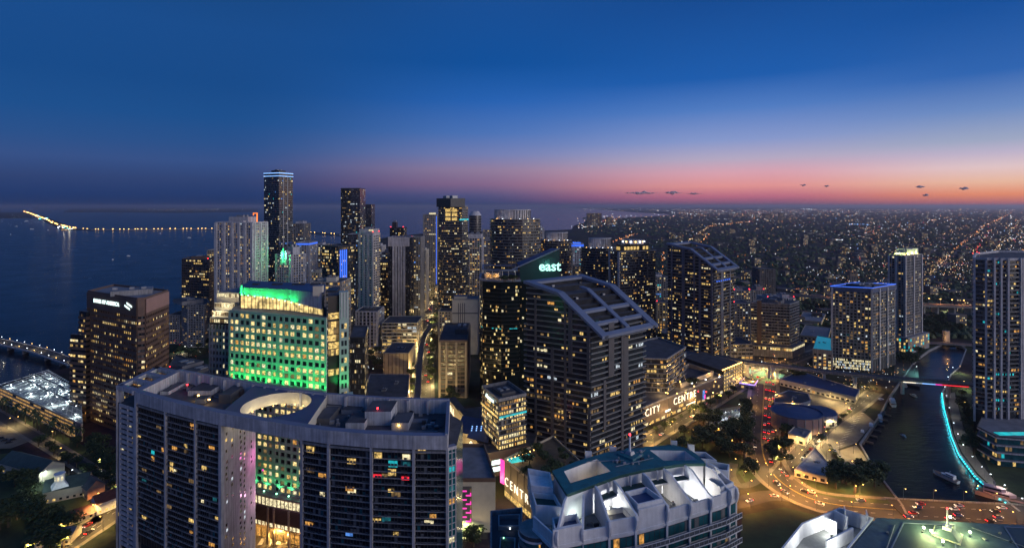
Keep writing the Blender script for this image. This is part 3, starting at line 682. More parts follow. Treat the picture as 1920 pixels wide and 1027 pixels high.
# dark tower P with curved balconies
Pp = [AT(822, 880), AT(832, 868), AT(866, 866), AT(877, 876), AT(876, 915), AT(824, 915)]
zp = ZAT(388, 870)
P = tower('balcony_tower', 'tall dark tower with stacked balconies and cyan sign near its top', Pp, zp, fh=4.1, core='black_glass', slab='grey_concrete', rail='rail_glass', sout=1.2, sth=.25, lit=.2, pal='warm', colw=3.4, run=.5, boxes=((2.2, .5, 2.6, .8, 14, 'dark_metal'),), red=1)
b = MB(); b.bar(lerp(Pp[2], Pp[3], -.5), Pp[3], 1.5, 1.8, ZAT(413, 868), ZAT(410, 868), 'lit_cyan'); b.build('cyan_sign', P)
for q in range(3):
    b = MB(); p = AT(833 + q * 8, 868); b.box(p[0], p[1] + 8, zp + 2, 5, 5, 8 + q * 1.5, 'black_glass'); b.build('crown_block', P)
wb = MB()
for k in range(3):
    for j in range(2): wb.pane(Pp[1], Pp[2], .1 + j * .36, .38 + j * .36, zp - 8 - k * 7, zp - 3 - k * 7, 1.3, 'lit_warm')
wb.build('penthouse_windows', P)
tower('grey_tower', 'pale slim balcony tower beside the tall dark tower', rect(876, 904, 1000, 40), ZAT(447, 1000), fh=4, core='glass', slab='white_concrete', sout=1.2, sth=.7, grid='white_concrete', gb=.1, gw=.25, lit=.4, pal='warm', colw=4.5, parts=False, boxes=((.5, .5, .9, .8, 8, 'white_concrete'),))
q = AT(891, 1330); b = MB(); rt = thing('round_tower', 'far round topped tower with pale dome over the bay', 'tower', (*q, 0))
b.cyl(q[0], q[1], 0, ZAT(404, 1330), 15, 'glass', n=20); b.build('body', rt)
for k in range(30):
    if k == 0:
        sb = MB(); sb.cyl(q[0], q[1], 0, .9, 16.2, 'grey_concrete', n=20); sme = sb.mesh('floor_slab', (*q, 0))
    part('floor_slab', sme, rt, (0, 0, k * 6.4 + 4))
b = MB(); b.cyl(q[0], q[1], ZAT(404, 1330), ZAT(396, 1330), 16, 'white_concrete', r1=9, n=20); b.build('dome', rt)
tower('pale_tower', 'far pale tower low on the skyline left of the white drum tower', rect(905, 922, 1500, 40), ZAT(432, 1500), fh=5, grid='grey_concrete', lit=.3, colw=6, parts=False)

# towers with white drums on their roofs
def drum_tower(label, pxl, pxr, Y, ytop, ydrum, dl, dr, lit=.14, slope=0):
    w = (pxr - pxl) * Y / FPX; c = AT((pxl + pxr) / 2, Y + w * .32); n = 20
    poly = [(c[0] + math.cos(6.28319 * i / n) * w / 2 * (1 + .06 * math.cos(12.566 * i / n)), c[1] + math.sin(6.28319 * i / n) * w * .36) for i in range(n)]
    zt = ZAT(ytop, Y); r = tower('drum_tower', label, poly, zt, fh=4.2, core='black_glass', slab='grey_concrete', rail='rail_glass', sout=1.4, sth=.28, lit=lit, pal='warm', colw=4, run=.4, parapet=1.2)
    a, cc = AT(dl, Y), AT(dr, Y); cd = ((a[0] + cc[0]) / 2, c[1]); rr = (cc[0] - a[0]) / 2
    b = MB(); b.cyl(cd[0], cd[1], zt, ZAT(ydrum, Y), rr, 'white_concrete', n=28, top='roof_grey', sy=.6); b.build('drum', r)
    for k in range(9):
        t = R(-85 + k * 9); p = (cd[0] + math.cos(t) * rr * 1.005, cd[1] + math.sin(t) * rr * .603); b = MB(); b.box(p[0], p[1], zt + 1, .9, .7, ZAT(ydrum, Y) - zt - 2, 'dark_metal', t + R(90)); b.build('drum_fin', r)
    for k in range(6):
        t = R(-150 + k * 24); p = (c[0] + math.cos(t) * w * .45, c[1] + math.sin(t) * w * .33); b = MB(); b.box(p[0], p[1], zt + .4, 1.1, 1.1, 1.0, 'lamp_white' if k % 2 else 'lamp_warm'); b.build('terrace_light', r)
    return r
drum_tower('dark curved balcony tower with white drum on its roof', 921, 1011, 760, 412, 393, 926, 996)
drum_tower('dark balcony tower with white drum, behind the slanted green sign tower', 1014, 1070, 900, 452, 436, 1024, 1067)
drum_tower('dark balcony tower with white drum and roof shrubs, right of blue topped tower', 1091, 1152, 860, 466, 447, 1106, 1150)
tower('white_tower', 'slim white tower with blue lit crown between two drum towers', rect(1073, 1094, 1150, 40), ZAT(458, 1150), fh=4.5, grid='white_concrete', gb=.35, gw=.4, lit=.25, pal='cool', colw=5, parts=False, toplit=('neon_blue', 5), boxes=((.5, .5, .6, .6, 4, 'neon_blue'),))
tower('low_office', 'small office with bright white floors under the blue crowned tower', rect(1078, 1092, 1000, 30), ZAT(500, 1000), fh=4.5, core='black_glass', grid='grey_concrete', gb=.3, gw=.1, lit=.6, pal='office', colw=4, parts=False)
# W: big dark tower with lit penthouse
Wp = wedge(1143, 1162, 1229, 800, 822, 826)
zw = ZAT(472, 805)
W = tower('balcony_tower', 'broad dark apartment tower with brightly lit penthouse ring', Wp, zw, fh=4.1, core='black_glass', slab='grey_concrete', rail='rail_glass', sout=1.3, sth=.25, lit=.24, pal='warm', colw=3.8, run=.25, parapet=1)
wi = offs(Wp, -7)
b = MB(); b.prism(wi, zw, zw + 11, 'black_glass', 'roof_grey'); b.build('penthouse', W)
wb = MB()
for i in (0, 3):
    a, c = wi[i], wi[(i + 1) % 4]
    for j in range(9):
        if random.random() < .75: wb.pane(a, c, j / 9 + .01, j / 9 + .09, zw + 2, zw + 7, .1, 'lit_warm')
wb.build('penthouse_windows', W, kind='stuff')
b = MB(); c0 = lerp(wi[0], wi[2], .5)
b.cyl(c0[0], c0[1], zw + 11, zw + 17, 17, 'white_concrete', n=18, top='roof_grey'); b.build('roof_drum', W)
for k in range(7):
    t = R(-160 + 24 * k); b = MB(); b.box(c0[0] + math.cos(t) * 17.5, c0[1] + math.sin(t) * 17.5, zw + 14, 1.4, 1.4, 1.4, 'lamp_warm' if k % 2 else 'lamp_white'); b.build('roof_light', W)
for t in (.0, .9): wallpiece('fin', W, Wp[3], Wp[0], t + .05, 3.4, 0, 2, 0, zw, 'white_concrete')
tower('white_tower', 'pale sliver tower with bright rows right of penthouse ring tower', rect(1228, 1252, 1050, 40), ZAT(520, 1050), fh=4.4, grid='grey_concrete', gb=.3, gw=.35, lit=.3, pal='cool', colw=4.5, parts=False, boxes=((.4, .5, .5, .6, 5, 'white_concrete'),))
tower('lit_block', 'small warm lit block with red roof light beside sloped blue tower', rect(1231, 1253, 900, 30), ZAT(568, 900), fh=4.4, core='black_glass', grid='beige_wall', gb=.25, gw=.4, lit=.5, pal='warm', colw=5, parts=False, red=1)
# slimmer towers filling the gaps of the skyline
for (x0, x1, Y, yt, g, lb, pl, l) in ((572, 586, 1120, 468, 'grey_concrete', 'slim pale tower left of the narrow pale tower', 'warm', .4), (606, 622, 1150, 480, 'cream_wall', 'slim cream tower behind the blue lit strip', 'warm', .45), (648, 668, 900, 505, 'grey_concrete', 'pale mid tower in front of the tall slab tower', 'cool', .4), (700, 716, 1100, 462, 'white_concrete', 'slim white tower right of the pale crown tower', 'warm', .4), (716, 730, 1050, 474, 'grey_concrete', 'slim grey tower left of the T fronted tower', 'warm', .5), (757, 772, 1150, 452, 'dark_concrete', 'slim dark tower just right of the T fronted tower', 'cool', .35), (789, 799, 1120, 470, 'cream_wall', 'thin cream tower at the head of the street canyon', 'warm', .5), (904, 922, 1080, 452, 'grey_concrete', 'slim grey balcony tower left of the first drum tower', 'warm', .4), (1052, 1074, 1050, 470, 'grey_concrete', 'grey tower between slanted sign tower and blue crown', 'warm', .35), (1008, 1020, 1200, 428, 'white_concrete', 'thin white tower right of the first drum tower', 'cool', .35), (584, 600, 900, 512, 'cream_wall', 'cream mid block behind the glowing crown right end', 'warm', .45)):
    tower('slim_tower', lb, rect(x0, x1, Y, 34), ZAT(yt, Y), fh=3.8, core='glass', slab='white_concrete', sout=.9, sth=.5, grid=g, gb=.22, gw=.32, colw=3.6, lit=l, pal=pl, parts=False, boxes=((.5, .5, .5, .5, 5, g),))
# right hand mid-rises
tower('grey_tower', 'plain grey tower rising behind the striped office', rect(1424, 1454, 1150, 36), ZAT(505, 1150), fh=4.4, grid='dark_concrete', gb=.4, gw=.4, lit=.04, colw=5, parts=False)
tower('apartment_block', 'pale apartment block with red beacons left of grey tower', rect(1376, 1408, 1050, 40), ZAT(546, 1050), fh=4, grid='grey_concrete', gb=.4, gw=.35, lit=.12, colw=4.5, parts=False, red=2, boxes=((.4, .5, .5, .5, 4, 'grey_concrete'),))
tower('apartment_block', 'taller pale block behind, with stepped red lit top', rect(1404, 1434, 1120, 40), ZAT(545, 1120), fh=4, grid='grey_concrete', gb=.4, gw=.35, lit=.1, colw=4.5, parts=False, red=2, boxes=((.8, .5, .4, .5, 8, 'grey_concrete'),))
tower('apartment_block', 'white stepped block directly behind the striped office roof', rect(1438, 1492, 960, 40), ZAT(560, 960), fh=4, grid='white_concrete', gb=.4, gw=.35, lit=.08, colw=4.5, parts=False, red=2, boxes=((.25, .5, .3, .5, 4, 'white_concrete'), (.75, .5, .25, .5, 6, 'white_concrete')))
tower('apartment_block', 'pale lower block with bright entrance left of striped office', rect(1376, 1408, 860, 36), ZAT(570, 860), fh=4, grid='grey_concrete', gb=.4, gw=.35, lit=.2, colw=4.5, parts=False, red=1)
Sp = wedge(1408, 1480, 1498, 775, 790, 800)
zs = ZAT(570, 780)
S = tower('striped_office', 'office with pale horizontal stripes and brown stair tower', Sp, zs, fh=4.3, core='black_glass', grid='grey_concrete', gb=.42, gw=.02, gd=.7, lit=.06, pal='office', colw=4, parapet=1.5, parts=True, boxes=((.3, .5, .3, .5, 5, 'grey_concrete'), (.6, .5, .2, .4, 7, 'roof_grey')))
wallpiece('stair_tower', S, Sp[3], Sp[0], .22, 6, 0, 1.4, 0, zs + 4, 'brown_stone')
sp2 = offs(Sp, 5)
b = MB(); b.prism(sp2, 0, 16, 'grey_concrete', 'roof_grey'); b.build('podium', S)
wb = MB()
for j in range(24): wb.pane(sp2[3], sp2[0], j / 24 + .003, j / 24 + .036, 10.5, 14, .1, pick('office') if random.random() < .75 else 'black_glass')
for j in range(8): wb.pane(sp2[0], sp2[1], j / 8 + .01, j / 8 + .11, 10.5, 14, .1, 'lit_pale')
wb.build('podium_windows', S, kind='stuff')
tower('low_office', 'flat roofed garage left of the striped office podium', rect(1368, 1412, 760, 40), 22, fh=5, core='black_glass', grid='grey_concrete', gb=.5, gw=.05, lit=.3, colw=6, parts=False)

# towers by the river
Ap = wedge(1559, 1635, 1678, 706, 722, 740); za = ZAT(541, 712)
A_ = tower('river_tower', 'boxy apartment tower with blue lit roof edge above the river', Ap, za, fh=4.0, core='black_glass', grid='grey_concrete', gb=.3, gw=.28, colw=4.4, lit=.34, pal='warm', ph=.6, pw=.7, parts=True, skip0=4, boxes=((.3, .5, .3, .5, 4, 'dark_metal'), (.7, .5, .3, .5, 3, 'dark_metal')))
b = MB(); b.ring(offs(Ap, 1.2), offs(Ap, .6), za - 5, za - .3, 'roof_blue'); b.build('roof_band', A_)
b = MB(); b.ring(offs(Ap, .9), offs(Ap, .4), za + 1.6, za + 2.4, 'neon_blue'); b.build('light_band', A_)
for t in (.0, .98): wallpiece('fin', A_, Ap[3], Ap[0], t + .01, 2.4, 0, 2, 0, za, 'white_concrete')
wallpiece('fin', A_, Ap[0], Ap[1], .28, 2.2, 0, 2, 0, za, 'white_concrete'); wallpiece('fin', A_, Ap[0], Ap[1], .62, 2.2, 0, 2, 0, za, 'white_concrete')
wb = MB()
for j in range(30):
    for k in range(4): wb.pane(Ap[3], Ap[0], j / 30 + .004, j / 30 + .028, 2 + k * 3.5, 4.6 + k * 3.5, .8, random.choice(('lit_pale', 'lit_white', 'lit_pale', 'black_glass')))
wb.build('garage_openings', A_, kind='stuff')
Bp = wedge(1666, 1696, 1728, 800, 815, 830); zb = ZAT(480, 805)
B_ = tower('river_tower', 'tall apartment tower with yellow green glowing crown by the river', Bp, zb, fh=4.0, core='glass', grid='grey_concrete', gb=.22, gw=.3, colw=4.4, lit=.16, pal='warm', parts=True, skip0=6, piers=((0, (.02, .5, .98), 2.4, 1.6, 'white_concrete'), (3, (.03, .5), 2.4, 1.6, 'white_concrete')))
b = MB(); b.prism(offs(Bp, -5), zb, zb + 5, 'white_concrete', 'roof_grey'); q = [lerp(Bp[0], Bp[1], .25), Bp[1], Bp[2], lerp(Bp[3], Bp[2], .25)]; b.prism(offs(q, -3), zb, zb + 10, 'white_concrete', 'roof_grey'); b.build('crown', B_)
for t in (.05, .3, .55, .8):
    p = add(lerp(Bp[0], Bp[1], t), tuple(-3 * z for z in nrm(Bp[0], Bp[1]))); p = add(lerp(Bp[0], Bp[1], t), tuple(-1.2 * z for z in nrm(Bp[0], Bp[1])))
    b = MB(); b.box(p[0], p[1], zb + 1.6, 1, 1, .8, 'lamp_warm'); b.build('crown_light', B_)
    lamp(p[0], p[1], zb + 3.2, 3500, (.8, 1, .25), parent=B_)
for t in (.2, .6):
    p = add(lerp(Bp[3], Bp[0], t), tuple(-1.2 * z for z in nrm(Bp[3], Bp[0]))); lamp(p[0], p[1], zb + 3.0, 3500, (.8, 1, .25), parent=B_)
bp2 = offs(Bp, 7); b = MB(); b.prism(bp2, 0, 24, 'grey_concrete', 'roof_grey'); b.build('podium', B_)
wb = MB()
for i in (3, 0):
    for j in range(12):
        for k in range(4):
            if random.random() < .5: wb.pane(bp2[i], bp2[(i + 1) % 4], j / 12 + .01, j / 12 + .07, 3 + k * 5, 6.5 + k * 5, .1, random.choice(('lit_cyan', 'lit_warm', 'lit_dim')))
wb.build('podium_windows', B_, kind='stuff')
# CC: curved balcony tower at the right edge
Cp = [AT(1826, 498), AT(1850, 492), AT(1890, 490), AT(1960, 494), AT(2040, 510), AT(2040, 560), AT(1872, 575), AT(1830, 545)]
zc = ZAT(487, 495)
CC = tower('river_tower', 'large apartment tower with white ribs at the right edge by the river', Cp, zc, fh=4.0, z0=0, core='glass', slab='metal_grey', rail='rail_glass', sout=1.5, sth=.3, lit=.26, pal='teal', colw=4.2, run=.4, parapet=2, pmat='white_concrete', skip0=7, red=0)
for i, ts in ((0, (.05, .95)), (1, (.3, .62, .95)), (2, (.3, .36, .9)), (3, (.05, .5))):
    for t in ts: wallpiece('rib', CC, Cp[i], Cp[i + 1], t, 1.6, 0, 2.2, 20, zc + 2, 'white_concrete')
for q in ((1824, 505), (1836, 510), (1832, 520)):
    p = AT(*q); b = MB(); b.tube((*p, zc), (*p, zc + 5), .2, 'metal_grey'); b.box(p[0], p[1], zc + 5, .4, .4, .4, 'lamp_red'); b.build('beacon', CC)
# its terraced base
pd = [AT(1838, 470), AT(1870, 452), AT(1920, 448), AT(2040, 460), AT(2040, 500), AT(1850, 500)]
for k in range(4):
    b = MB(); b.prism(offs(pd, 0), k * 6.2, k * 6.2 + 5.0, 'teal_glass'); b.build('podium_floor', CC)
    b = MB(); b.prism(offs(pd, 2.2), k * 6.2 + 5.0, k * 6.2 + 6.2, 'white_concrete', 'roof_grey'); b.build('podium_slab', CC)
    wb = MB()
    for i in (0, 1, 2):
        for j in range(7):
            wb2 = random.random()
            if wb2 < (.5 if k == 1 else .25): wb.pane(pd[i], pd[i + 1], j / 7 + .01, j / 7 + .12, k * 6.2 + .8, k * 6.2 + 4.4, .1, pick('teal'))
    wb.build('lit_windows', CC, kind='stuff')
pin = offs(pd, -4); b = MB(); b.bar(lerp(pin[1], pin[2], .0), lerp(pin[2], pin[3], .3), -5, 1, 24.8, 25.1, 'pool_lit'); b.build('pool', CC)
b = MB(); b.ring(offs(pd, 2), offs(pd, 1.7), 24.8, 26, 'rail_glass'); b.build('terrace_rail', CC)
# ================================================================== LANDMARK BUILDINGS
PM = {}
def panemesh(m):
    if m not in PM:
        b = MB(); b.face([(-.5, 0, 0), (.5, 0, 0), (.5, 0, 1), (-.5, 0, 1)], m); PM[m] = b.mesh('window')
    return PM[m]
def window(root, a, c, t, w, z0, z1, d, m, name='window'):
    n = nrm(a, c); p = lerp(a, c, t); o = tuple(root['_o'])
    return part(name, panemesh(m), root, (p[0] + n[0] * d - o[0], p[1] + n[1] * d - o[1], z0 - o[2]), math.atan2(c[1] - a[1], c[0] - a[0]), (w, 1, z1 - z0))
def bars(root, name, a, c, zs, h, d0, d1, m):
    """one horizontal band object per level, sharing a mesh"""
    b = MB(); b.bar(a, c, d0, d1, 0, h, m); o = tuple(root['_o']); me = b.mesh(name, (o[0], o[1], 0))
    return [part(name, me, root, (0, 0, z - o[2])) for z in zs]

# ---- A: white twin tower with the pierced roof ---------------------------------------------------
ZA = 115.
def ga(px, py, z=ZA): return G(px, py, z)
FR = [ga(257, 733), ga(312, 748.5), ga(368, 762), ga(415, 772), ga(488, 785), ga(567, 797.5), ga(617, 804.5), ga(697, 811), ga(776, 814.2), ga(839, 815)]
BK = [ga(336, 694), ga(400, 706), ga(478, 720), ga(545, 731), ga(613, 739), ga(730, 747), ga(842, 750)]
TA = thing('twin_tower', 'white twin apartment tower joined by a roof with a round hole', 'tower', ((FR[4][0] + BK[3][0]) / 2, (FR[4][1] + BK[3][1]) / 2, 0))
FH = 2.95; NFL = 36
lt = [FR[0], FR[1], FR[2], FR[3], BK[2], BK[1], BK[0]]; rt = [FR[5], FR[6], FR[7], FR[8], FR[9], BK[6], BK[5], BK[4]]
for q in (lt, rt):
    b = MB(); b.prism(offs(q, -.3), 0, ZA - 7, 'glass', 'roof_dark'); b.build('body', TA)
def glassfront(root, a, c, bay, lit):
    L = dist(a, c)
    bars(root, 'floor_slab', a, c, [k * FH for k in range(12, NFL)], .24, -.2, .55, 'slab_edge')
    mb = MB()
    nm = max(3, round(L / 1.55))
    for k in range(nm + 1):
        t = k / nm; mb.bar(lerp(a, c, max(0, t - .035 / L * 1.)), lerp(a, c, min(1, t + .07 / L)), -.2, .12, 30, ZA - 8, 'dark_metal')
    # glass balustrades and curtains give each floor its own tone
    mb.build('mullions', root, kind='stuff')
    cb = MB()
    for k in range(12, NFL):
        for j in range(nm):
            r = random.random()
            if r < .16: cb.pane(a, c, (j + .08) / nm, (j + .92) / nm, k * FH + .4, k * FH + FH * (.95 if r < .1 else .6), .02, random.choice(('curtain', 'curtain_dark', 'teal_glass')))
            elif r < .62: cb.pane(a, c, (j + .05) / nm, (j + .95) / nm, k * FH + .3, k * FH + 1.25, .5, 'rail_glass')
    cb.build('curtains_and_rails', root, kind='stuff')
    for k in range(13, NFL):
        for j in range(nm // 3):
            if random.random() < lit * (1 if k > 20 else 2.2):
                m = random.choice(('lit_warm', 'lit_warm', 'lit_amber', 'lit_dim', 'lit_dim', 'lit_dim', 'lit_dim', 'lit_cyan_dim', 'lit_pale')); w = random.choice((2.6, 4.2, 4.2)); h = random.choice((1.9, 2.2, 1.5))
                window(root, a, c, (j * 3 + 1.5) / nm, w, k * FH + .5, k * FH + .5 + h, .05, m)
for i in (0, 1, 2): glassfront(TA, FR[i], FR[i + 1], i, .035)
for i in (5, 6, 7, 8): glassfront(TA, FR[i], FR[i + 1], i, .045)
# columns between the bays
for i in range(10):
    if i == 4: continue
    a, c = (FR[i], FR[i + 1]) if i < 9 else (FR[8], FR[9])
    wallpiece('column', TA, a, c, 0 if i < 9 else 1, 1.9 if i in (0, 3) else 1.2, -.6, 1.0, 0, ZA - 6.4, 'white_concrete')
for i in (0, 1, 2, 5, 6, 7, 8):
    for k in (24, 29, 34): pass
# the few rooms that stand out in the photograph
for (px, py, w, h, m) in ((560, 790, 0, 0, 0),):
    pass
def room(i, px, py, w, h, m):
    a, c = FR[i], FR[i + 1]
    lo, hi = 0., 1.
    for _ in range(30):
        md = (lo + hi) / 2; p = lerp(a, c, md); x = HX + p[0] / p[1] * FPX
        if x < px: lo = md
        else: hi = md
    p = lerp(a, c, lo); z = ZAT(py, p[1]); window(TA, a, c, lo, w, z - h / 2, z + h / 2, .10, m)
for r_ in ((5, 582, 842, 4.2, 3, 'lit_warm'), (5, 582, 881, 4.2, 2.2, 'lit_dim'), (6, 659, 864, 4.4, 2.6, 'lit_warm'), (7, 709, 853, 3.6, 2.8, 'lit_warm'), (7, 762, 856, 3.8, 2.4, 'lit_pale'), (7, 737, 869, 4.4, 3, 'lit_cyan'), (7, 763, 869, 3.6, 2, 'lit_cyan_dim'), (7, 735, 885, 3.8, 3, 'lit_warm'),
           (8, 791, 845, 3.6, 2.2, 'lit_warm'), (7, 708, 891, 4, 1.3, 'lit_red'), (7, 760, 896, 3.6, 1.6, 'lit_red'), (6, 656, 916, 4.2, 2, 'lit_amber'), (7, 733, 919, 3, 1.6, 'lit_warm'), (7, 706, 975, 4.2, 2, 'lit_warm'), (8, 812, 967, 3, 2, 'lit_amber'), (5, 580, 981, 4.4, 1.8, 'lit_amber'), (6, 655, 1000, 3.6, 2, 'lit_blue'),
           (0, 287, 848, 3.2, 2.4, 'lit_cyan'), (0, 287, 859, 3.2, 2.4, 'lit_amber'), (1, 361, 799, 3.6, 3, 'lit_amber'), (1, 322, 869, 3, 2, 'lit_warm'), (1, 322, 879, 3.2, 2.4, 'lit_warm'), (2, 383, 877, 3.6, 3, 'lit_warm'), (2, 380, 938, 2, 2, 'lit_pale'), (2, 403, 937, 3, 2.6, 'lit_cyan_dim')): room(*r_)
# inner end wall: white, punched with small staggered windows
a, c = FR[3], BK[2]
b = MB(); b.bar(a, c, -.25, .35, 0, ZA - 7.2, 'white_concrete'); b.build('end_wall', TA)
wb = MB()
for k in range(10, NFL - 1):
    for t, pr in ((.12, .55), (.28, .4), (.52, 1), (.64, 1), (.86, .5)):
        if random.random() < pr:
            tt = t + (random.random() - .5) * .03; m = 'black_glass' if random.random() < .88 else random.choice(('lit_warm', 'lit_white', 'lit_dim'))
            wb.pane(a, c, tt - .022, tt + .022, k * FH + .6, k * FH + 2.2, .36, m)
wb.build('windows', TA, kind='stuff')
p = lerp(a, c, 1.1); b = MB(); b.box(p[0] + 3, p[1], 62, .8, .8, .8, 'neon_pink'); b.build('added_pink_light', TA); lamp(p[0] + 7, p[1] - 6, 74, 2600, (1, .2, .6), 1.5, TA)  # added pink lamps and box, in place of an unseen sign's glow
lamp(p[0] + 8, p[1] - 3, 50, 2600, (1, .45, .7), 1.5, TA)
# right end strip
b = MB(); e = ga(855, 811); b.prism([FR[9], e, (e[0] + .3, e[1] + 30), BK[6]], 0, ZA - 7, 'teal_glass', 'roof_dark'); b.build('end_strip', TA)
bars(TA, 'strip_rail', FR[9], e, [k * FH for k in range(12, 37)], .3, 0, .3, 'white_concrete')
for t in (.06, .5, .94): wallpiece('strip_post', TA, FR[9], e, t, .35, 0, .4, 0, ZA - 7, 'white_concrete')
for k, m in ((28, 'lit_amber'), (33, 'lit_cyan'), (22, 'lit_pale'), (30, 'lit_cyan_dim')): window(TA, FR[9], e, .5, 2.6, k * FH + .4, k * FH + 2.6, .1, m)
b = MB(); b.bar(FR[9], e, -2, .6, ZA - 7, ZA - 5.6, 'white_concrete', 'roof_lav'); b.build('strip_cap', TA)
# narrow left wing, open frame on top
W0, W1, W2, W3 = ga(219, 722), ga(257, 733), ga(336, 694), ga(294, 687)
wing = [W0, W1, W2, W3]
b = MB(); b.prism(offs(wing, -.3), 0, ZA - 10, 'glass', 'roof_dark'); b.build('wing_body', TA)
bars(TA, 'spandrel', lerp(W0, W1, .16), lerp(W0, W1, 1), [k * FH for k in range(8, NFL)], FH * .56, -.3, .35, 'white_concrete')
for t, w in ((.17, 1.4), (.9, 3.0), (.55, .5)): wallpiece('pier', TA, W0, W1, t, w, -.3, .4, 0, ZA - 10, 'white_concrete')
wallpiece('pier', TA, W0, W1, .015, .7, -.3, .4, 0, ZA, 'white_concrete')
wb = MB()
for k in range(9, NFL - 2):
    for t in (.28, .45, .66, .8):
        if random.random() < .13: wb.pane(W0, W1, t - .05, t + .05, k * FH + 1.75, k * FH + 2.85, -.2, random.choice(('lit_warm', 'lit_pale', 'lit_amber')))
    if random.random() < .1: wb.pane(W0, W1, .05, .13, k * FH + .6, k * FH + 2.6, -.2, 'lit_warm')
wb.build('lit_windows', TA, kind='stuff')
for (a, c) in ((W0, W1), (W3, W0), (W2, W3), (W1, W2)):
    b = MB(); b.bar(a, c, -3, .3, ZA - 2.2, ZA + (.0 if a != W1 else .01), 'white_concrete', 'roof_lav'); b.build('frame_beam', TA)
for q in wing:
    b = MB(); cx, cy_ = lerp(q, (sum(p[0] for p in wing) / 4, sum(p[1] for p in wing) / 4), .1); b.box(cx, cy_, ZA - 10, 2.6, 2.6, 7.8, 'white_concrete'); b.build('frame_post', TA)
for t in (.36, .68):
    a, c = lerp(W0, W3, t), lerp(W1, W2, t); b = MB(); b.bar(a, c, -1.6, 1.6, ZA - 2.2, ZA - .05, 'white_concrete', 'roof_lav'); b.build('frame_beam', TA)
# roof ring: front and back fascias
F2 = [FR[0]] + FR[1:]
for i in range(9):
    b = MB(); b.bar(FR[i], FR[i + 1], -2.6, 1.1, ZA - 6.4, ZA, 'white_concrete', 'roof_lav'); b.build('fascia', TA)
    if i not in (3, 4):
        b = MB(); b.bar(FR[i], FR[i + 1], -.2, .9, ZA - 8.2, ZA - 7.2, 'grey_concrete'); b.build('reveal', TA)
for i in range(6):
    b = MB(); b.bar(BK[i + 1], BK[i], -1.5, .6, ZA - 8, ZA + .8, 'white_concrete', 'roof_lav'); b.build('fascia', TA)
    for t in (.0, .33, .66):
        p = lerp(BK[i], BK[i + 1], t); b = MB(); b.box(p[0], p[1] - 2.2, ZA - 7, 1.2, 1.6, 7.4, 'white_concrete', 0, 'roof_lav'); b.build('parapet_rib', TA)
b = MB(); b.bar(FR[9], BK[6], -1.2, .4, ZA - 7, ZA + .4, 'white_concrete', 'roof_lav'); b.build('fascia', TA)
b = MB(); b.bar(BK[0], FR[0], -1.6, 1.6, ZA - 7, ZA + .02, 'white_concrete', 'roof_lav'); b.build('fascia', TA)
# pierced slab between the towers
hc = ga(519, 757); hr = 17.2
quadp = [ga(418, 770), ga(575, 797), ga(613, 741), ga(476, 722)]
def ray_to_poly(c0, ang, poly):
    best = 1e9; dx, dy = math.cos(ang), math.sin(ang)
    for i in range(len(poly)):
        x1, y1 = poly[i]; x2, y2 = poly[(i + 1) % len(poly)]; den = dx * (y2 - y1) - dy * (x2 - x1)
        if abs(den) < 1e-9: continue
        t = ((x1 - c0[0]) * (y2 - y1) - (y1 - c0[1]) * (x2 - x1)) / den; u = ((x1 - c0[0]) * dy - (y1 - c0[1]) * dx) / den
        if t > 0 and -1e-6 <= u <= 1 + 1e-6: best = min(best, t)
    return (c0[0] + dx * best, c0[1] + dy * best)
angs = sorted([6.28319 * i / 64 for i in range(64)] + [math.atan2(q[1] - hc[1], q[0] - hc[0]) % 6.28319 for q in quadp])
outer = [ray_to_poly(hc, t, quadp) for t in angs]; inner = [(hc[0] + math.cos(t) * hr, hc[1] + math.sin(t) * hr * 1.04) for t in angs]
b = MB(); b.ring(outer, inner, ZA - 6.2, ZA - .12, 'cream_wall', 'roof_blue'); b.build('pierced_roof', TA)
for k in range(8):
    t = R(20 + k * 20); p = (hc[0] + math.cos(t) * (hr - .5), hc[1] + math.sin(t) * (hr - .4)); b = MB(); b.box(p[0], p[1], ZA - 6.6, .5, .4, .3, 'lamp_warm', t); b.build('added_ring_light', TA)  # added uplights, standing in for city glow on the hole's wall
    if k % 2: lamp(p[0] - math.cos(t) * 3, p[1] - math.sin(t) * 3, ZA - 7, 900, (1, .85, .5), .6, TA)
# recessed roof decks with plant
def roofbox(px0, px1, py0, py1, z0, h, m='white_concrete', top='roof_dark', name='plant_room', root=TA):
    a, c, d = G(px0, py1, z0), G(px1, py1, z0), G(px1, py0, z0); dep = d[1] - c[1]
    b = MB(); b.prism([a, c, (c[0], c[1] + dep), (a[0], a[1] + dep)], z0, z0 + h, m, top); return b.build(name, root)
ZD = ZA - 7
roofbox(684, 733, 775, 797, ZD, 7, 'white_concrete'); roofbox(648, 683, 785, 806, ZD, 3.6); roofbox(734, 766, 785, 806, ZD, 3.6)
roofbox(592, 618, 772, 795, ZD, 3, 'dark_concrete'); roofbox(600, 640, 760, 768, ZD, 2.4, 'metal_grey'); roofbox(640, 676, 762, 776, ZD, 2.2, 'metal_grey'); roofbox(772, 800, 786, 793, ZD, .5, 'grey_concrete', 'roof_grey', 'hatch'); roofbox(805, 830, 770, 800, ZD, .3, 'roof_blue', 'roof_dark', 'membrane')
roofbox(320, 352, 716, 730, ZD, .5, 'grey_concrete', 'brown_stone', 'deck_pad'); roofbox(352, 395, 724, 742, ZD, 3, 'white_concrete'); roofbox(410, 432, 735, 756, ZD, 5, 'dark_concrete'); roofbox(436, 452, 730, 745, ZD, 3.6, 'brown_stone'); roofbox(366, 384, 748, 756, ZD, 2.4, 'metal_grey'); roofbox(300, 316, 722, 740, ZD, 2, 'white_concrete')
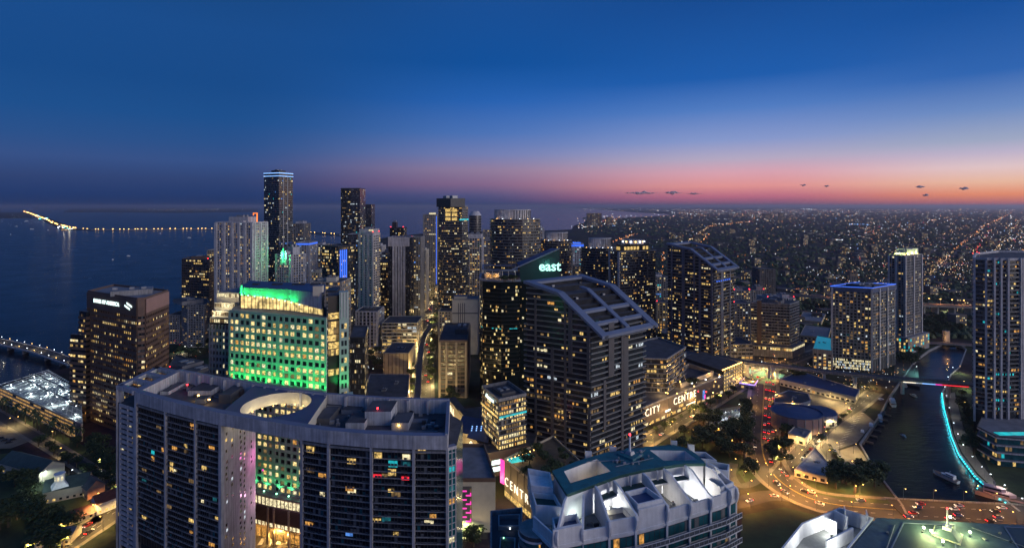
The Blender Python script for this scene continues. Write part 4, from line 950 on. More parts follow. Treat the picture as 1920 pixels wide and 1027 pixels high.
for (px, py) in ((655, 795), (748, 799), (372, 744), (392, 752)):
    p = G(px, py, ZD + 1.5); b = MB(); b.box(p[0], p[1], ZD + 2.2, 1.0, .5, .6, 'lamp_warm'); b.build('door_light', TA); lamp(p[0], p[1] - 1.2, ZD + 2.4, 260, (1, .6, .15), .3, TA)
for (px, py, z) in ((708, 766, ZA + 1), (351, 722, ZA - 3)):
    p = G(px, py, z); b = MB(); b.tube((*p, z - 4), (*p, z), .15, 'metal_grey'); b.box(p[0], p[1], z, .7, .7, .7, 'lamp_red'); b.build('beacon', TA); lamp(p[0], p[1] - .8, z + .6, 90, (1, .02, .03), .2, TA)
for k in range(46):
    p = G(random.uniform(300, 430), random.uniform(712, 755), ZD) if k < 18 else G(random.uniform(600, 820), random.uniform(768, 806), ZD)
    b = MB(); b.box(p[0], p[1], ZD, random.uniform(1, 2.5), random.uniform(1, 2), random.uniform(.8, 1.8), random.choice(('metal_grey', 'grey_concrete', 'dark_metal')), random.random() * .4); b.build('roof_vent', TA)

for (x0, y0, x1, y1) in ((305, 716, 420, 748), (330, 705, 440, 728), (598, 764, 690, 770), (740, 768, 830, 772), (640, 806, 820, 808), (600, 778, 600, 800)):
    b = MB(); b.tube((*G(x0, y0, ZD + .6), ZD + .6), (*G(x1, y1, ZD + .6), ZD + .6), .22, 'metal_grey', 6); b.build('duct', TA)
# ---- B: green floodlit office --------------------------------------------------------------------
B0, B1, B2 = AT(431, 372), AT(522, 358), AT(613, 346)
gb_ = thing('green_office', 'office building floodlit green with a glowing glass crown', 'office', (B1[0], B1[1] + 20, 0))
back = (-15, 42); gpoly = [B0, B1, B2, add(B2, back), add(B0, back)]
b = MB(); b.prism(gpoly, 0, 146.6, 'black_glass', 'roof_grey'); b.build('body', gb_)
RH = 4.67
lit_rows = {0: .25, 1: .75, 2: .95, 3: .35, 4: .95, 5: .85, 6: .0, 7: .6, 8: .97, 9: .55}
def greengrid(a, c, cols, z_top, rows, litf, d=.9, objs=True):
    zs = [z_top - r * RH for r in range(rows + 1)]
    bars(gb_, 'spandrel', a, c, [z - RH * .19 for z in zs], RH * .38, 0, d, 'green_clad')
    L = dist(a, c)
    for k in range(cols + 1):
        wallpiece('pier', gb_, a, c, min(max(k / cols, .6 / L), 1 - .6 / L), L / cols * .31, 0, d + .06, zs[-1], zs[0], 'green_clad')
    wb = MB()
    for r in range(rows):
        for k in range(cols):
            on = random.random() < litf(r, k); m = pick('office') if on else 'black_glass'
            if on and m == 'lit_dim' and random.random() < .75: m = random.choice(('lit_warm', 'lit_office', 'lit_office'))
            if objs: window(gb_, a, c, (k + .5) / cols, L / cols * .72, zs[r + 1] + RH * .17, zs[r] - RH * .17, .3, m)
            elif on: wb.pane(a, c, (k + .17) / cols, (k + .83) / cols, zs[r + 1] + RH * .17, zs[r] - RH * .17, .3, m)
    wb.build('lit_windows', gb_, kind='stuff')
greengrid(B0, B1, 9, 146.8, 10, lambda r, k: lit_rows[r]); greengrid(B1, B2, 8, 146.8, 10, lambda r, k: lit_rows[r])
# terrace with lamps, then the lower block
o2 = lambda p, d: (p[0] - .1 * d, p[1] - d)
C0, C1, C2 = o2(B0, 5), o2(B1, 5), o2(B2, 5)
b = MB(); b.prism([C0, C1, C2, B2, B1, B0], 92, 98, 'green_clad', 'roof_grey'); b.build('terrace', gb_)
b = MB(); b.prism([C0, C1, C2, B2, B1, B0], 0, 92, 'black_glass'); b.build('lower_body', gb_)
greengrid(C0, C1, 9, 92, 13, lambda r, k: (.3, .4, .9, .3, .9, .85, .95, .2, .9, .6, .8, .9, .9)[r], objs=False); greengrid(C1, C2, 8, 92, 13, lambda r, k: .6, objs=False)
for a, c in ((C0, C1), (C1, C2)):
    for k in range(6):
        p = lerp(a, c, (k + .5) / 6); n = nrm(a, c); q = (p[0] - n[0] * .5, p[1] - n[1] * .5)
        b = MB(); b.box(q[0], q[1], 98, .7, .7, .6, 'lamp_green'); b.build('floodlight', gb_)
        q2 = (p[0] + n[0] * 3, p[1] + n[1] * 3)
        lamp(q[0], q[1], 99.2, 4000, (.02, 1, .18), .4, gb_, spot=R(120), target=(q[0] - n[0] * 4.2, q[1] - n[1] * 4.2, 118))
        lamp(q[0] + n[0] * .3, q[1] + n[1] * .3, 99.4, 32000 * (.4 + (k + (6 if a == C1 else 0)) / 12), (.03, 1, .22), .4, gb_, spot=R(36), target=(q[0] - n[0] * 4.6, q[1] - n[1] * 4.6, 140), blend=.9)
    for k in range(4):
        p = lerp(a, c, (k + .5) / 4); n = nrm(a, c); q = (p[0] + n[0] * 3.4, p[1] + n[1] * 3.4)
        b = MB(); b.box(q[0], q[1], 32, .7, .7, .6, 'lamp_green'); b.build('floodlight', gb_); lamp(q[0], q[1], 33, 3500, (.12, 1, .35), .4, gb_, spot=R(110), target=(p[0], p[1], 62))
# base: ledge, lit band, louvres, arcade
D0, D1, D2 = o2(C0, 5), o2(C1, 6), o2(C2, 5)
b = MB(); b.prism([D0, D1, D2, C2, C1, C0], 24, 31, 'beige_wall', 'roof_grey'); b.prism([D0, D1, D2, C2, C1, C0], 11, 24, 'brown_stone'); b.prism([o2(C0, 1), o2(C1, 1), o2(C2, 1), C2, C1, C0], 0, 11, 'beige_wall'); b.build('base', gb_)
for a, c in ((D0, D1), (D1, D2)):
    for k in range(13):
        window(gb_, a, c, (k + .5) / 13, 2.3, 25.2, 30, .1, 'lit_pale'); window(gb_, a, c, (k + .5) / 13, 2.3, 11.6, 14.2, .1, 'lit_pale')
    bars(gb_, 'louvre', a, c, [15 + .9 * k for k in range(10)], .3, 0, .5, 'brown_stone')
    for t in (.1, .4, .7, 1.): wallpiece('column', gb_, a, c, min(t, .98), 1.4, -.6, .7, 0, 24, 'beige_wall')
    for k in range(9): window(gb_, o2(a, -4), o2(c, -4), (k + .5) / 9, 3.2, 1, 6.5, .15, 'lit_amber', 'shopfront')
    for k in range(4):
        p = lerp(a, c, (k + .5) / 4); lamp(p[0], p[1] - 1, 9.5, 1500, (1, .52, .14), .4, gb_)
# dark right section with lit floors, white fin walls
R0, R1 = B2, AT(637, 352); b = MB(); b.prism([add(R0, (0, 2)), R1, add(R1, (-13.5, 40)), add(R0, (-13, 40))], 0, 161, 'brown_dark', 'roof_dark'); 
b.build('dark_wing', gb_)
rr0, rr1 = add(R0, (0, 2)), R1
for y_ in (592, 608, 620, 633, 647, 660, 697): 
    z = ZAT(y_, 350)
    for k in range(4): window(gb_, rr0, rr1, .14 + k * .22, 1.7, z - 2, z + 2, .1, 'lit_warm' if random.random() < .8 else 'lit_dim')
for k in range(3): window(gb_, rr0, rr1, .2 + k * .28, 2.2, ZAT(596, 350), ZAT(588, 350), .14, 'lit_warm')
S0, S1 = AT(636.5, 349), AT(654, 352)
b = MB(); b.prism([S0, S1, add(S1, (-2.5, 6)), add(S0, (-2.5, 6))], 60, 163.5, 'green_clad'); b.build('fin_wall', gb_)
bars(gb_, 'spandrel', S0, S1, [], .5, 0, .4, 'green_clad')
for r in range(15):
    for k in (.32, .66):
        window(gb_, S0, S1, k, 1.5, 60 + r * 5.6 + 1, 60 + r * 5.6 + 4.4, .06, 'black_glass' if (r + int(k * 10)) % 4 else 'lit_warm')
for t in (.2, .5, .8): wallpiece('fin', gb_, S0, S1, t, .5, 0, .4, 146, 163.4, 'white_concrete')
T0, T1 = AT(645, 343), AT(663, 346); b = MB(); b.prism([T0, T1, add(T1, (-3, 8)), add(T0, (-3, 8))], 0, 97, 'green_clad'); b.build('fin_wall', gb_)
for r in range(15):
    for k in (.35, .7): window(gb_, T0, T1, k, 1.5, r * 6 + 2, r * 6 + 5.2, .06, 'black_glass' if (r * 3 + int(k * 10)) % 5 else 'lit_warm')
for k in range(4):
    n = nrm(T0, T1); p = lerp(T0, T1, .15 + k * .24); q = (p[0] + n[0] * 2.2 - 3, p[1] + n[1] * 2.2); b = MB(); b.box(q[0], q[1], 97.2 if k > 1 else 84, .7, .7, .6, 'lamp_green'); b.build('floodlight', gb_)
    if k in (0, 2): lamp(q[0], q[1] - 2, 100 if k else 60, 7500, (.02, 1, .2), .4, gb_, spot=R(140), target=(p[0], p[1] + 2, 112 if k else 80))
# crown
ci = 9.; cr = [add(AT(452, 381), (0, 0)), AT(500, 377), AT(545, 371), AT(606, 356)]
cb_ = [add(cr[3], (-12, 36)), AT(470, 412)]
b = MB(); b.prism(cr + cb_, 146.7, 158, 'cream_wall'); b.build('crown_core', gb_)
zbot = (157.5, 156, 154.2, 151)
for i in range(3):
    a, c = cr[i], cr[i + 1]; n = nrm(a, c); k0, k1 = zbot[i], zbot[i + 1]
    L = dist(a, c); nc = 7
    for k in range(nc):
        t0, t1 = k / nc, (k + 1) / nc
        for lv in range(2):
            zb_ = 147.4 + lv * 4.4; zt_ = min(zb_ + 4.1, k0 + (k1 - k0) * (t0 + t1) / 2)
            if zt_ > zb_ + .5: window(gb_, a, c, (t0 + t1) / 2, L / nc * .92, zb_, zt_, .25, 'crown_glow', 'crown_pane')
    mb = MB()
    for k in range(nc + 1): mb.bar(lerp(a, c, max(0, k / nc - .1 / L)), lerp(a, c, min(1, k / nc + .1 / L)), .26, .6, 147, k0 + (k1 - k0) * k / nc, 'dark_metal')
    mb.build('crown_mullions', gb_, kind='stuff')
    d = 1.2; b = MB(); A_0, C_0 = (a[0] + n[0] * d, a[1] + n[1] * d), (c[0] + n[0] * d, c[1] + n[1] * d)
    b.face([(*A_0, k0), (*C_0, k1), (*C_0, 162), (*A_0, 162)], 'green_clad' if i < 2 else 'white_concrete')
    b.face([(*a, k0), (*c, k1), (*C_0, k1), (*A_0, k0)], 'green_clad'); b.face([(*c, k1), (*a, k0), (*a, 162), (*c, 162)], 'green_clad'); b.build('crown_band', gb_)
    for k in range(4 if i < 2 else 2):
        p = lerp(a, c, (k + .5) / 4); zz = k0 + (k1 - k0) * (k + .5) / 4; q = (p[0] + n[0] * 2.6, p[1] + n[1] * 2.6)
        b = MB(); b.box(q[0], q[1], zz - .4, .6, .6, .5, 'lamp_green'); b.build('floodlight', gb_)
        if k % 2 == 0: lamp(p[0] + n[0] * 4.5, p[1] + n[1] * 4.5, zz, 3200, (.01, 1, .16), .3, gb_, spot=R(150), target=(p[0], p[1], zz + 5))
b = MB(); b.prism(offs(cr + cb_, .9), 161.4, 162.2, 'roof_blue', 'roof_blue'); b.build('roof', gb_)
q = AT(453, 378); b = MB(); b.box(q[0], q[1], ZAT(552, 378), .7, .7, 6.5, 'neon_green'); b.build('neon_strip', gb_)
q = AT(597, 358); b = MB(); b.box(q[0], q[1], 160, 6, 5, 6.5, 'cream_wall', .1, 'roof_grey'); b.build('lift_house', gb_)
for px in (480, 520, 560, 590):
    q = AT(px, 392); b = MB(); b.box(q[0], q[1], 162, random.uniform(3, 9), 3, 1.2, 'dark_metal', .1); b.build('roof_vent', gb_)
for k in range(4):
    p = AT(618 + k * 5, 372); b = MB(); b.box(p[0], p[1], 161, 1.6, 14, 1, 'dark_metal', .15); b.build('roof_louvre', gb_)

# stepped beige office left of it
st = thing('stepped_office', 'beige office with stepped lit top left of the green building', 'office', (*AT(412, 410), 0))
for k, (x0, x1, zt, y0) in enumerate(((393, 436, 139, 388), (397, 436, 143.5, 391), (402, 440, 149, 394), (407, 448, 156, 397))):
    p = rect(x0, x1, y0, 34, yr=y0 - 4); b = MB(); b.prism(p, 0 if k == 0 else 136, zt, 'black_glass' if k == 0 else 'cream_wall', 'roof_grey'); b.build('body', st)
    zl = zt - 4.4
    for j in range(11): window(st, p[0], p[1], (j + .5) / 11, 1.2, zl + 1, zl + 3.4, .1, 'lit_pale' if random.random() < .55 else 'lit_dim')
    if k == 0:
        for r in range(29): part('spandrel', (r == 0 and (lambda bb: (bb.bar(p[0], p[1], 0, .7, 0, 2.0, 'grey_concrete'), UNIT.__setitem__('stp', bb.mesh('spandrel', tuple(st['_o'])[:2] + (0,)))))(MB()), UNIT['stp'])[1], st, (0, 0, r * 4.6))
        for t in [j / 7 for j in range(8)]: wallpiece('pier', st, p[0], p[1], min(max(t, .03), .97), 1.1, 0, .8, 0, zt - 5, 'grey_concrete')
        for r in range(6, 28):
            for j in range(7):
                if random.random() < (.95 if r in (11, 12, 20) else .3): window(st, p[0], p[1], (j + .5) / 7, 1.6, r * 4.6 + 2.1, r * 4.6 + 4.4, .1, random.choice(('lit_pale', 'lit_warm', 'lit_dim')))
for k in range(3):
    q = AT(400 + k * 14, 392); lamp(q[0], q[1] - 6, 140 + 5 * k, 1500, (1, .85, .5), .5, st)
# ---- sloped-roof apartment towers ----------------------------------------------------------------
def sloped_tower(label, Lf, Nn, Rt, zL, zM, tM, zE, tE, fh, lit, pal, fins, fmat, pool=None, sE=1.0):
    """left wall Lf->Nn carries the sloping profile, Nn->Rt is the low end"""
    u = sub(Nn, Lf); v = sub(Rt, Nn)
    def pt(t, s): return (Lf[0] + u[0] * t + v[0] * s, Lf[1] + u[1] * t + v[1] * s)
    def zr(t): return zL + (zM - zL) * t / tM if t < tM else zM + (zE - zM) * (t - tM) / (tE - tM)
    root = thing('sloped_tower', label, 'tower', (*pt(.5, .5), 0))
    zlow = zr(1.0) - 5
    base = [pt(1, 0), pt(1, 1), pt(0, 1), pt(0, 0)]
    b = MB(); b.prism(offs(base, -.2), 0, zlow, 'black_glass', 'roof_dark'); b.build('body', root)
    nf = int(zlow / fh); o = tuple(root['_o'])
    sb = MB(); sb.ring(offs(base, 1.6), base, 0, .3, 'slab_edge'); sb.ring(offs(base, 1.55), offs(base, 1.45), .3, 1.4, 'rail_glass'); me = sb.mesh('floor_slab', (o[0], o[1], 0))
    for k in range(1, nf + 1): part('floor_slab', me, root, (0, 0, k * fh))
    # stepped floors under the slope
    k = nf; tops = []
    while k * fh < zL - 6:
        z = k * fh; tt = 1.0
        while tt > .02 and zr(tt) < z + fh + 2.5: tt -= .02
        q = [pt(tt, 0), pt(tt, 1), pt(0, 1), pt(0, 0)]
        b = MB(); b.prism(q, z, z + fh, 'black_glass', 'roof_dark'); b.build('upper_floor', root)
        b = MB(); b.bar(pt(0, 0), pt(tt, 0), 0, 1.6, z + fh, z + fh + .3, 'slab_edge'); b.bar(pt(0, 0), pt(tt, 0), 1.45, 1.55, z + fh + .3, z + fh + 1.4, 'rail_glass'); b.build('floor_slab', root)
        tops.append((z, tt)); k += 1
    wb = MB()
    for (a, c) in ((pt(0, 0), pt(1, 0)), (pt(1, 0), pt(1, 1))):
        L = dist(a, c); nc = round(L / 3.4)
        for k in range(int(zL / fh)):
            run = False; m = None
            for j in range(nc):
                tt = j / nc
                if (a, c) == (pt(0, 0), pt(1, 0)):
                    if zr(tt + .05) < (k + 1) * fh + 3: continue
                elif (k + 1) * fh > zlow: continue
                if random.random() < (.5 if run else lit * max(.35, 2.1 - 1.9 * k * fh / zL)):
                    if not run: m = pick(pal)
                    run = True; w = random.choice((.9, .6, .4)); wb.pane(a, c, (j + .05) / nc, (j + .05 + w) / nc, k * fh + .4, k * fh + fh * random.choice((.75, .6)), .12, m)
                else: run = False
    wb.build('lit_windows', root, kind='stuff')
    for (e, t, w, z0, z1) in fins:
        a, c = (pt(0, 0), pt(1, 0)) if e == 0 else (pt(1, 0), pt(1, 1))
        top = min(z1, zr(t) - 2.5) if e == 0 else min(z1, zlow + 2)
        wallpiece('fin', root, a, c, t, w, -.2, 2.0, z0, top, fmat)
    # the sloping frame
    def beam(name, pts, s0, s1, th=2.4, m='roof_frame'):
        b = MB()
        for t0, t1 in zip(pts, pts[1:]):
            z0, z1 = zr(t0), zr(t1); P = [pt(t0, s0), pt(t0, s1), pt(t1, s1), pt(t1, s0)]; Z = (z0, z0, z1, z1)
            tp = [(*p, z) for p, z in zip(P, Z)]; bt_ = [(*p, z - th) for p, z in zip(P, Z)]
            b.face(tp[::-1], m); b.face(bt_, m)
            for i in range(4): j = (i + 1) % 4; b.face([bt_[j], bt_[i], tp[i], tp[j]], 'roof_frame_side')
        b.build(name, root)
    beam('edge_beam', (-.02, tM, tE), -.04, .07); beam('edge_beam', (-.02, tM, tE), .93, 1.04); beam('ridge_beam', (tM * .8, tM, tE - .06), .47, .54, 1.6)
    def cross(t0, t1, s0, s1, th=2.2):
        b = MB(); P = [pt(t0, s0), pt(t0, s1), pt(t1, s1), pt(t1, s0)]; Z = (zr(t0) - .3,) * 2 + (zr(t1) - .3,) * 2
        tp = [(*p, z) for p, z in zip(P, Z)]; bt_ = [(*p, z - th) for p, z in zip(P, Z)]; b.face(tp[::-1], 'roof_frame'); b.face(bt_, 'roof_frame')
        for i in range(4): j = (i + 1) % 4; b.face([bt_[j], bt_[i], tp[i], tp[j]], 'roof_frame_side')
        b.build('cross_beam', root)
    cross(-.02, .07, .0, 1.0); cross(tE - .05, tE, .0, 1.0)
    for t in (tM + (tE - tM) * .42, tM + (tE - tM) * .70): cross(t, t + .03, .07, .93)
    for (z, tt) in tops[::2]:
        for s in (.25, .75):
            p = pt(max(.05, tt - .07), s); b = MB(); b.box(p[0], p[1], z + fh + .3, 2.5, 2, 1.6, random.choice(('metal_grey', 'dark_metal')), .5); b.build('terrace_unit', root)
    if pool:
        p = pt(.93, .2); b = MB(); b.box(p[0], p[1], zlow + .2, 7, 5, .4, pool, .6); b.build('pool', root)
        lamp(p[0], p[1], zlow + 2.5, 250, (.2, .8, 1) if pool == 'pool_lit' else (1, .8, .4), .4, root)
    return root, pt, zr
U, upt, uzr = sloped_tower('large dark balcony tower with sloping blue roof frame in the centre', AT(988, 474), AT(1108, 445), AT(1206, 487), 153.6, 146, .53, 113, 1.2, 4.6, .10, 'warm',
    ((0, .15, 1.4, 0, 140), (0, .42, 2.2, 0, 98), (0, .62, 1.6, 0, 200), (0, .70, 3.2, 78, 200), (0, .97, 2.4, 74, 200), (0, .98, 2.2, 0, 52), (1, .34, 7, 74, 200), (1, .22, 3, 30, 72), (1, .55, 3.0, 0, 200), (1, .62, 6, 40, 105)), 'fin_dark', 'pool_lit')
Xt, xpt, xzr = sloped_tower('dark blue balcony tower with sloping roof frame behind the mall', AT(1252, 775), AT(1338, 728), AT(1376, 768), 166, 160, .52, 133, 1.1, 4.4, .20, 'warm',
    ((0, .1, 2, 0, 200), (0, .36, 4, 0, 200), (0, .6, 1.8, 0, 200), (0, .72, 2.6, 0, 200), (0, .97, 2.4, 0, 200), (1, .35, 7, 0, 200), (1, .75, 3, 0, 200)), 'fin_blue', 'lit_pale')
for j in range(7):
    b = MB(); p = xpt(1.0, .1 + j * .1); q = xpt(1.02, .1 + j * .1)
    n = nrm(xpt(1, 0), xpt(1, 1)); b.box(p[0] + n[0] * 2, p[1] + n[1] * 2, 116, 1.6, 1.2, 1.2, 'neon_blue'); b.build('blue_light', Xt)

# ---- the tower with the slanted top and the green lit name ---------------------------------------
et = thing('sign_tower', 'dark teal glass tower with slanted top and mint glowing name', 'tower', (*AT(990, 620), 0))
el = [AT(900, 612), AT(905, 602), AT(940, 594), AT(974, 597), AT(975, 650), AT(902, 655)]; ze = ZAT(526, 600)
b = MB(); b.prism(el, 0, ze, 'teal_black', 'roof_dark'); b.build('body', et)
b = MB(); b.ring(offs(el, 1.5), offs(el, -1), ze - .5, ze + 1.6, 'roof_frame_side'); b.build('deck_edge', et)
b = MB(); b.ring(offs(el, -2), offs(el, -4), ze + 11, ze + 12.4, 'roof_frame_side'); b.build('pergola', et)
for t in (.05, .45, .9):
    for e in (1, 2):
        p = lerp(offs(el, -3)[e], offs(el, -3)[e + 1], t); b = MB(); b.box(p[0], p[1], ze, .8, .8, 11, 'cream_wall'); b.build('pergola_post', et)
b = MB(); p = AT(922, 618); b.box(p[0], p[1], ze, 16, 10, 7, 'beige_wall', 0, 'roof_dark'); b.build('roof_bar', et)
for k in range(6):
    window(et, (p[0] - 8, p[1] - 5), (p[0] + 8, p[1] - 5), (k + .5) / 6, 2, ze + 2, ze + 5.5, .1, 'lit_amber')
for px in (912, 935, 962): q = AT(px, 610); lamp(q[0], q[1], ze + 5, 1200, (1, .6, .3), .4, et)
fr0, fr1 = AT(975, 600), AT(1049, 603); bk0, bk1 = AT(962, 645), AT(1012, 650)
bk1 = add(fr1, (-6, 45)); bk0 = add(fr0, (-4, 45))
zf0, zf1 = ZAT(499, 600), ZAT(466, 603)
b = MB(); b.prism([fr0, fr1, bk1, bk0], 0, zf0 - 1, 'teal_black'); b.build('body', et)
b = MB(); P = [fr0, fr1, bk1, bk0]; Z1 = (zf0, zf1, zf1 - 3, zf0 - 1)
b.face([(*p, z) for p, z in zip(P, Z1)], 'roof_blue')
for i in range(4): j = (i + 1) % 4; b.face([(*P[i], zf0 - 2), (*P[j], zf0 - 2), (*P[j], Z1[j]), (*P[i], Z1[i])], 'sign_panel')
b.build('slanted_top', et)
b = MB(); n = nrm(fr0, fr1); d = .8; A_0, C_0 = (fr0[0] + n[0] * d, fr0[1] + n[1] * d), (fr1[0] + n[0] * d, fr1[1] + n[1] * d)
A_0 = add(A_0, (-9, 0)); zz0 = zf0 - (zf1 - zf0) * 9 / dist(fr0, fr1)
b.face([(*A_0, zz0 - .6), (*C_0, zf1 - .6), (*C_0, zf1 + 1), (*A_0, zz0 + 1)], 'roof_frame_side'); b.face([(*A_0, zz0 + 1), (*C_0, zf1 + 1), (*add(C_0, (0, 2.5)), zf1 + 1), (*add(A_0, (0, 2.5)), zz0 + 1)], 'roof_frame'); b.build('slant_trim', et)
b = MB(); b.bar(fr0, fr1, .1, .5, ZAT(528, 600), zf0 - .5, 'sign_panel'); b.build('sign_panel', et)
text('lettering', 'east', et, 15.5, 'sign_mint', fr0, fr1, .47, ZAT(507.5, 600), 1.2, bold=.28, sx=1.0)
p = AT(1030, 590); lamp(p[0], p[1], ZAT(500, 590), 2600, (.2, 1, .8), 1, et)
wb = MB()
for (a, c, zt) in [(el[i], el[i + 1], ze) for i in (0, 1, 2)] + [(fr0, fr1, ZAT(530, 600))]:
    nc = max(2, round(dist(a, c) / 2.2))
    for k in range(4, int(zt / 4.4)):
        for j in range(nc):
            if random.random() < .17 * (1.3 if 30 < k * 4.4 < 110 else .6): w = random.choice((.4, .7, .85)); wb.pane(a, c, (j + .1) / nc, (j + .1 + w) / nc, k * 4.4 + .6, k * 4.4 + random.choice((2.2, 3, 3.6)), .1, pick('office') if random.random() < .98 else 'lit_cyan')
    if zt == ze:
        for j in range(int(nc * .5), nc):
            if random.random() < .8: wb.pane(a, c, j / nc, (j + .9) / nc, 82.6, 83.6, .15, 'lit_cyan')
wb.build('lit_windows', et, kind='stuff')
ob = MB(); ob.prism(offs(el, .35), 0, .35, 'dark_metal'); me = ob.mesh('floor_line', (*tuple(et['_o'])[:2], 0))
for k in range(8, int(ze / 4.4)): part('floor_line', me, et, (0, 0, k * 4.4))

# ---- mall, lawyers' block, white hall ------------------------------------------------------------
mall = thing('shopping_mall', 'brown mall podium with pool deck, pink screen and spaced wall letters', 'mall', (10, 450, 0))
ak = para(AT(904, 468), AT(935, 436), AT(986, 449.5))
cp = [AT(864, 486), AT(916, 432), AT(1000, 448), AT(1010, 480), AT(930, 512)]
b = MB(); b.prism(cp, 0, 20, 'mall_wall', 'roof_dark'); b.build('podium', mall)
W1_, W2_ = AT(946, 405), AT(996, 374); cpoly = [W1_, W2_, add(W2_, (40, 22)), add(W1_, (40, 40))]
b = MB(); b.prism(cpoly, 0, 27, 'mall_wall', 'deck_floor'); b.build('podium', mall)
b = MB(); b.ring(offs(cpoly, .3), offs(cpoly, -.4), 27, 28.6, 'beige_wall'); b.build('parapet', mall)
for t in (.25, .5, .75): wallpiece('pier', mall, W1_, W2_, t, .35, 0, .3, 3, 27, 'dark_metal')
b = MB(); q0, q1 = AT(860, 520), AT(876, 492); b.prism([q0, q1, add(q1, (26, 6)), add(q0, (30, 10))], 0, 22, 'mall_wall', 'roof_dark'); b.build('podium', mall)
text('lettering', 'CENTRE', mall, 9.2, 'sign_warm', W1_, W2_, .03, 9.5, .5, bold=-.12, sx=.82, sp=1.55)
text('lettering', 'CITY', mall, 10, 'sign_warm', cp[0], cp[1], .36, 9, .5, bold=-.12, sx=.9, sp=1.6)
text('lettering', 'ELL', mall, 9, 'sign_warm', AT(843, 552), AT(866, 508), .1, 10, .6, bold=-.1, sx=.9, sp=1.4)
b = MB(); b.bar(AT(840, 556), AT(868, 505), -8, 0, 0, 20, 'mall_wall', 'roof_dark'); b.build('podium', mall)
p = AT(942, 408); b = MB(); b.box(p[0], p[1], 8, 4.5, .6, 18, 'neon_pink', -.8); b.build('pink_screen', mall)
for z0 in (4, 9.5): window(mall, cp[1], cp[2], .16, 7.5, z0, z0 + 3.8, .3, 'sign_white', 'video_screen')
for k in range(7): window(mall, cp[1], cp[2], .3 + k * .1, 2.4, 1, 4.5, .2, 'lit_warm', 'shopfront')
for k in range(9): window(mall, W1_, W2_, (k + .5) / 9, 3.6, .8, 4.6, .12, 'lit_warm', 'shopfront')
for k in range(9): window(mall, cp[0], cp[1], (k + .5) / 9, 4, .8, 5, .12, 'lit_warm', 'shopfront')
# pool deck
for (px, py, sx, sy) in ((968, 862, 14, 8), (990, 855, 8, 6)):
    p = G(px, py, 27); b = MB(); b.box(p[0], p[1], 27.05, sx, sy, .25, 'pool_lit', .35); b.build('pool', mall); b = MB(); b.box(p[0], p[1], 27.02, sx + 1.6, sy + 1.6, .15, 'sand_lot', .35); b.build('pool_rim', mall); lamp(p[0], p[1] - 5, 30, 700, (1, .75, .35), .4, mall)
for k in range(8):
    p = G(952 + k * 7, 868 - k * 2.6, 27); b = MB(); b.tube((*p, 27), (*p, 29.5), .1, 'dark_metal'); b.box(p[0], p[1], 29.5, .5, .5, .5, 'lamp_warm'); b.build('deck_lamp', mall)
# glazed canopies of the passage
for k in range(3):
    q = AT(878 + k * 9, 478 - k * 10); b = MB(); z = 23
    pts = [(q[0] - 9, q[1] - 6), (q[0] + 9, q[1] - 10), (q[0] + 12, q[1] + 9), (q[0] - 6, q[1] + 11)]
    b.face([(*pts[0], z + 1), (*pts[1], z - 2), (*pts[2], z + 3), (*pts[3], z + 5)], 'roof_blue'); b.face([(*pts[3], z + 4.8), (*pts[2], z + 2.8), (*pts[1], z - 2.2), (*pts[0], z + .8)], 'dark_metal'); b.build('canopy', mall)
    lamp(q[0] - 6, q[1] - 12, 9, 2500, (1, .66, .25), .5, mall)
q = AT(893, 458)
for k in range(9): b = MB(); b.box(q[0] - 4 + (k % 3) * 4, q[1] + (k // 3) * 4, 27.2, 1, 1, .6, 'neon_ice'); b.build('canopy_light', mall)
for px, py, e in ((905, 905, 5000), (930, 925, 6000), (965, 955, 6000), (885, 870, 5000), (870, 835, 4000), (940, 890, 4000)):
    p = G(px, py); lamp(p[0] - 3, p[1] - 1, 9, e, (1, .66, .24), .5, mall)
ab = tower('office_block', 'glass office with blue name sign above the mall podium', ak, 60, z0=20.05, fh=4.2, core='black_glass', slab='grey_concrete', sout=.7, sth=.5, lit=.7, pal='office', colw=3.2, run=.9, ph=.6, parapet=2.5, pmat='grey_concrete', boxes=((.5, .5, .5, .5, 2.5, 'dark_concrete'),))
text('lettering', 'Akerman', ab, 4.6, 'sign_white', ak[3], ak[0], .30, 56.6, 1.2, bold=.05)
b = MB(); b.bar(ak[0], ak[1], .9, 1.2, 46.5, 48, 'lit_cyan'); b.build('sign_band', ab)
b = MB(); b.bar(ak[3], ak[0], .9, 1.2, 46.5, 48.2, 'lit_warm'); b.build('sign_band', ab)
# white blank hall with pink slots
hp_ = [AT(856, 352), AT(928, 362), AT(929, 398), AT(858, 408)]
hl_ = tower('white_hall', 'windowless white hall with glowing pink slot windows beside twin tower', [AT(852, 360), AT(929, 360), AT(908, 412), AT(845, 412)], 34, fh=40, core='cream_wall', lit=0, colw=999, parapet=2.5, pmat='brown_stone', roof='roof_grey', parts=False, cat='hall')
fa, fc = AT(852, 360), AT(929, 360)
b = MB(); b.bar(lerp(fa, fc, .06), lerp(fa, fc, .42), -.2, .15, 6, 31, 'dark_concrete'); b.build('slot_recess', hl_)
for k in range(8):
    z = 7 + k * 2.9; t = .24 if k % 2 else .34
    window(hl_, fa, fc, t, 3.4, z, z + 1.0, .2, 'neon_pink', 'pink_slot'); window(hl_, fa, fc, .12, 3, z + .4, z + 1.6, .18, 'lit_dim', 'slot')
    window(hl_, fa, fc, .395, .8, z, z + 2.4, .2, 'neon_pink' if k % 2 == 0 else 'lit_dim', 'pink_slot')
for dx in (0, 12): lamp(fa[0] + 6 + dx, fa[1] - 9, 8, 900, (1, .8, .45), .5, hl_)

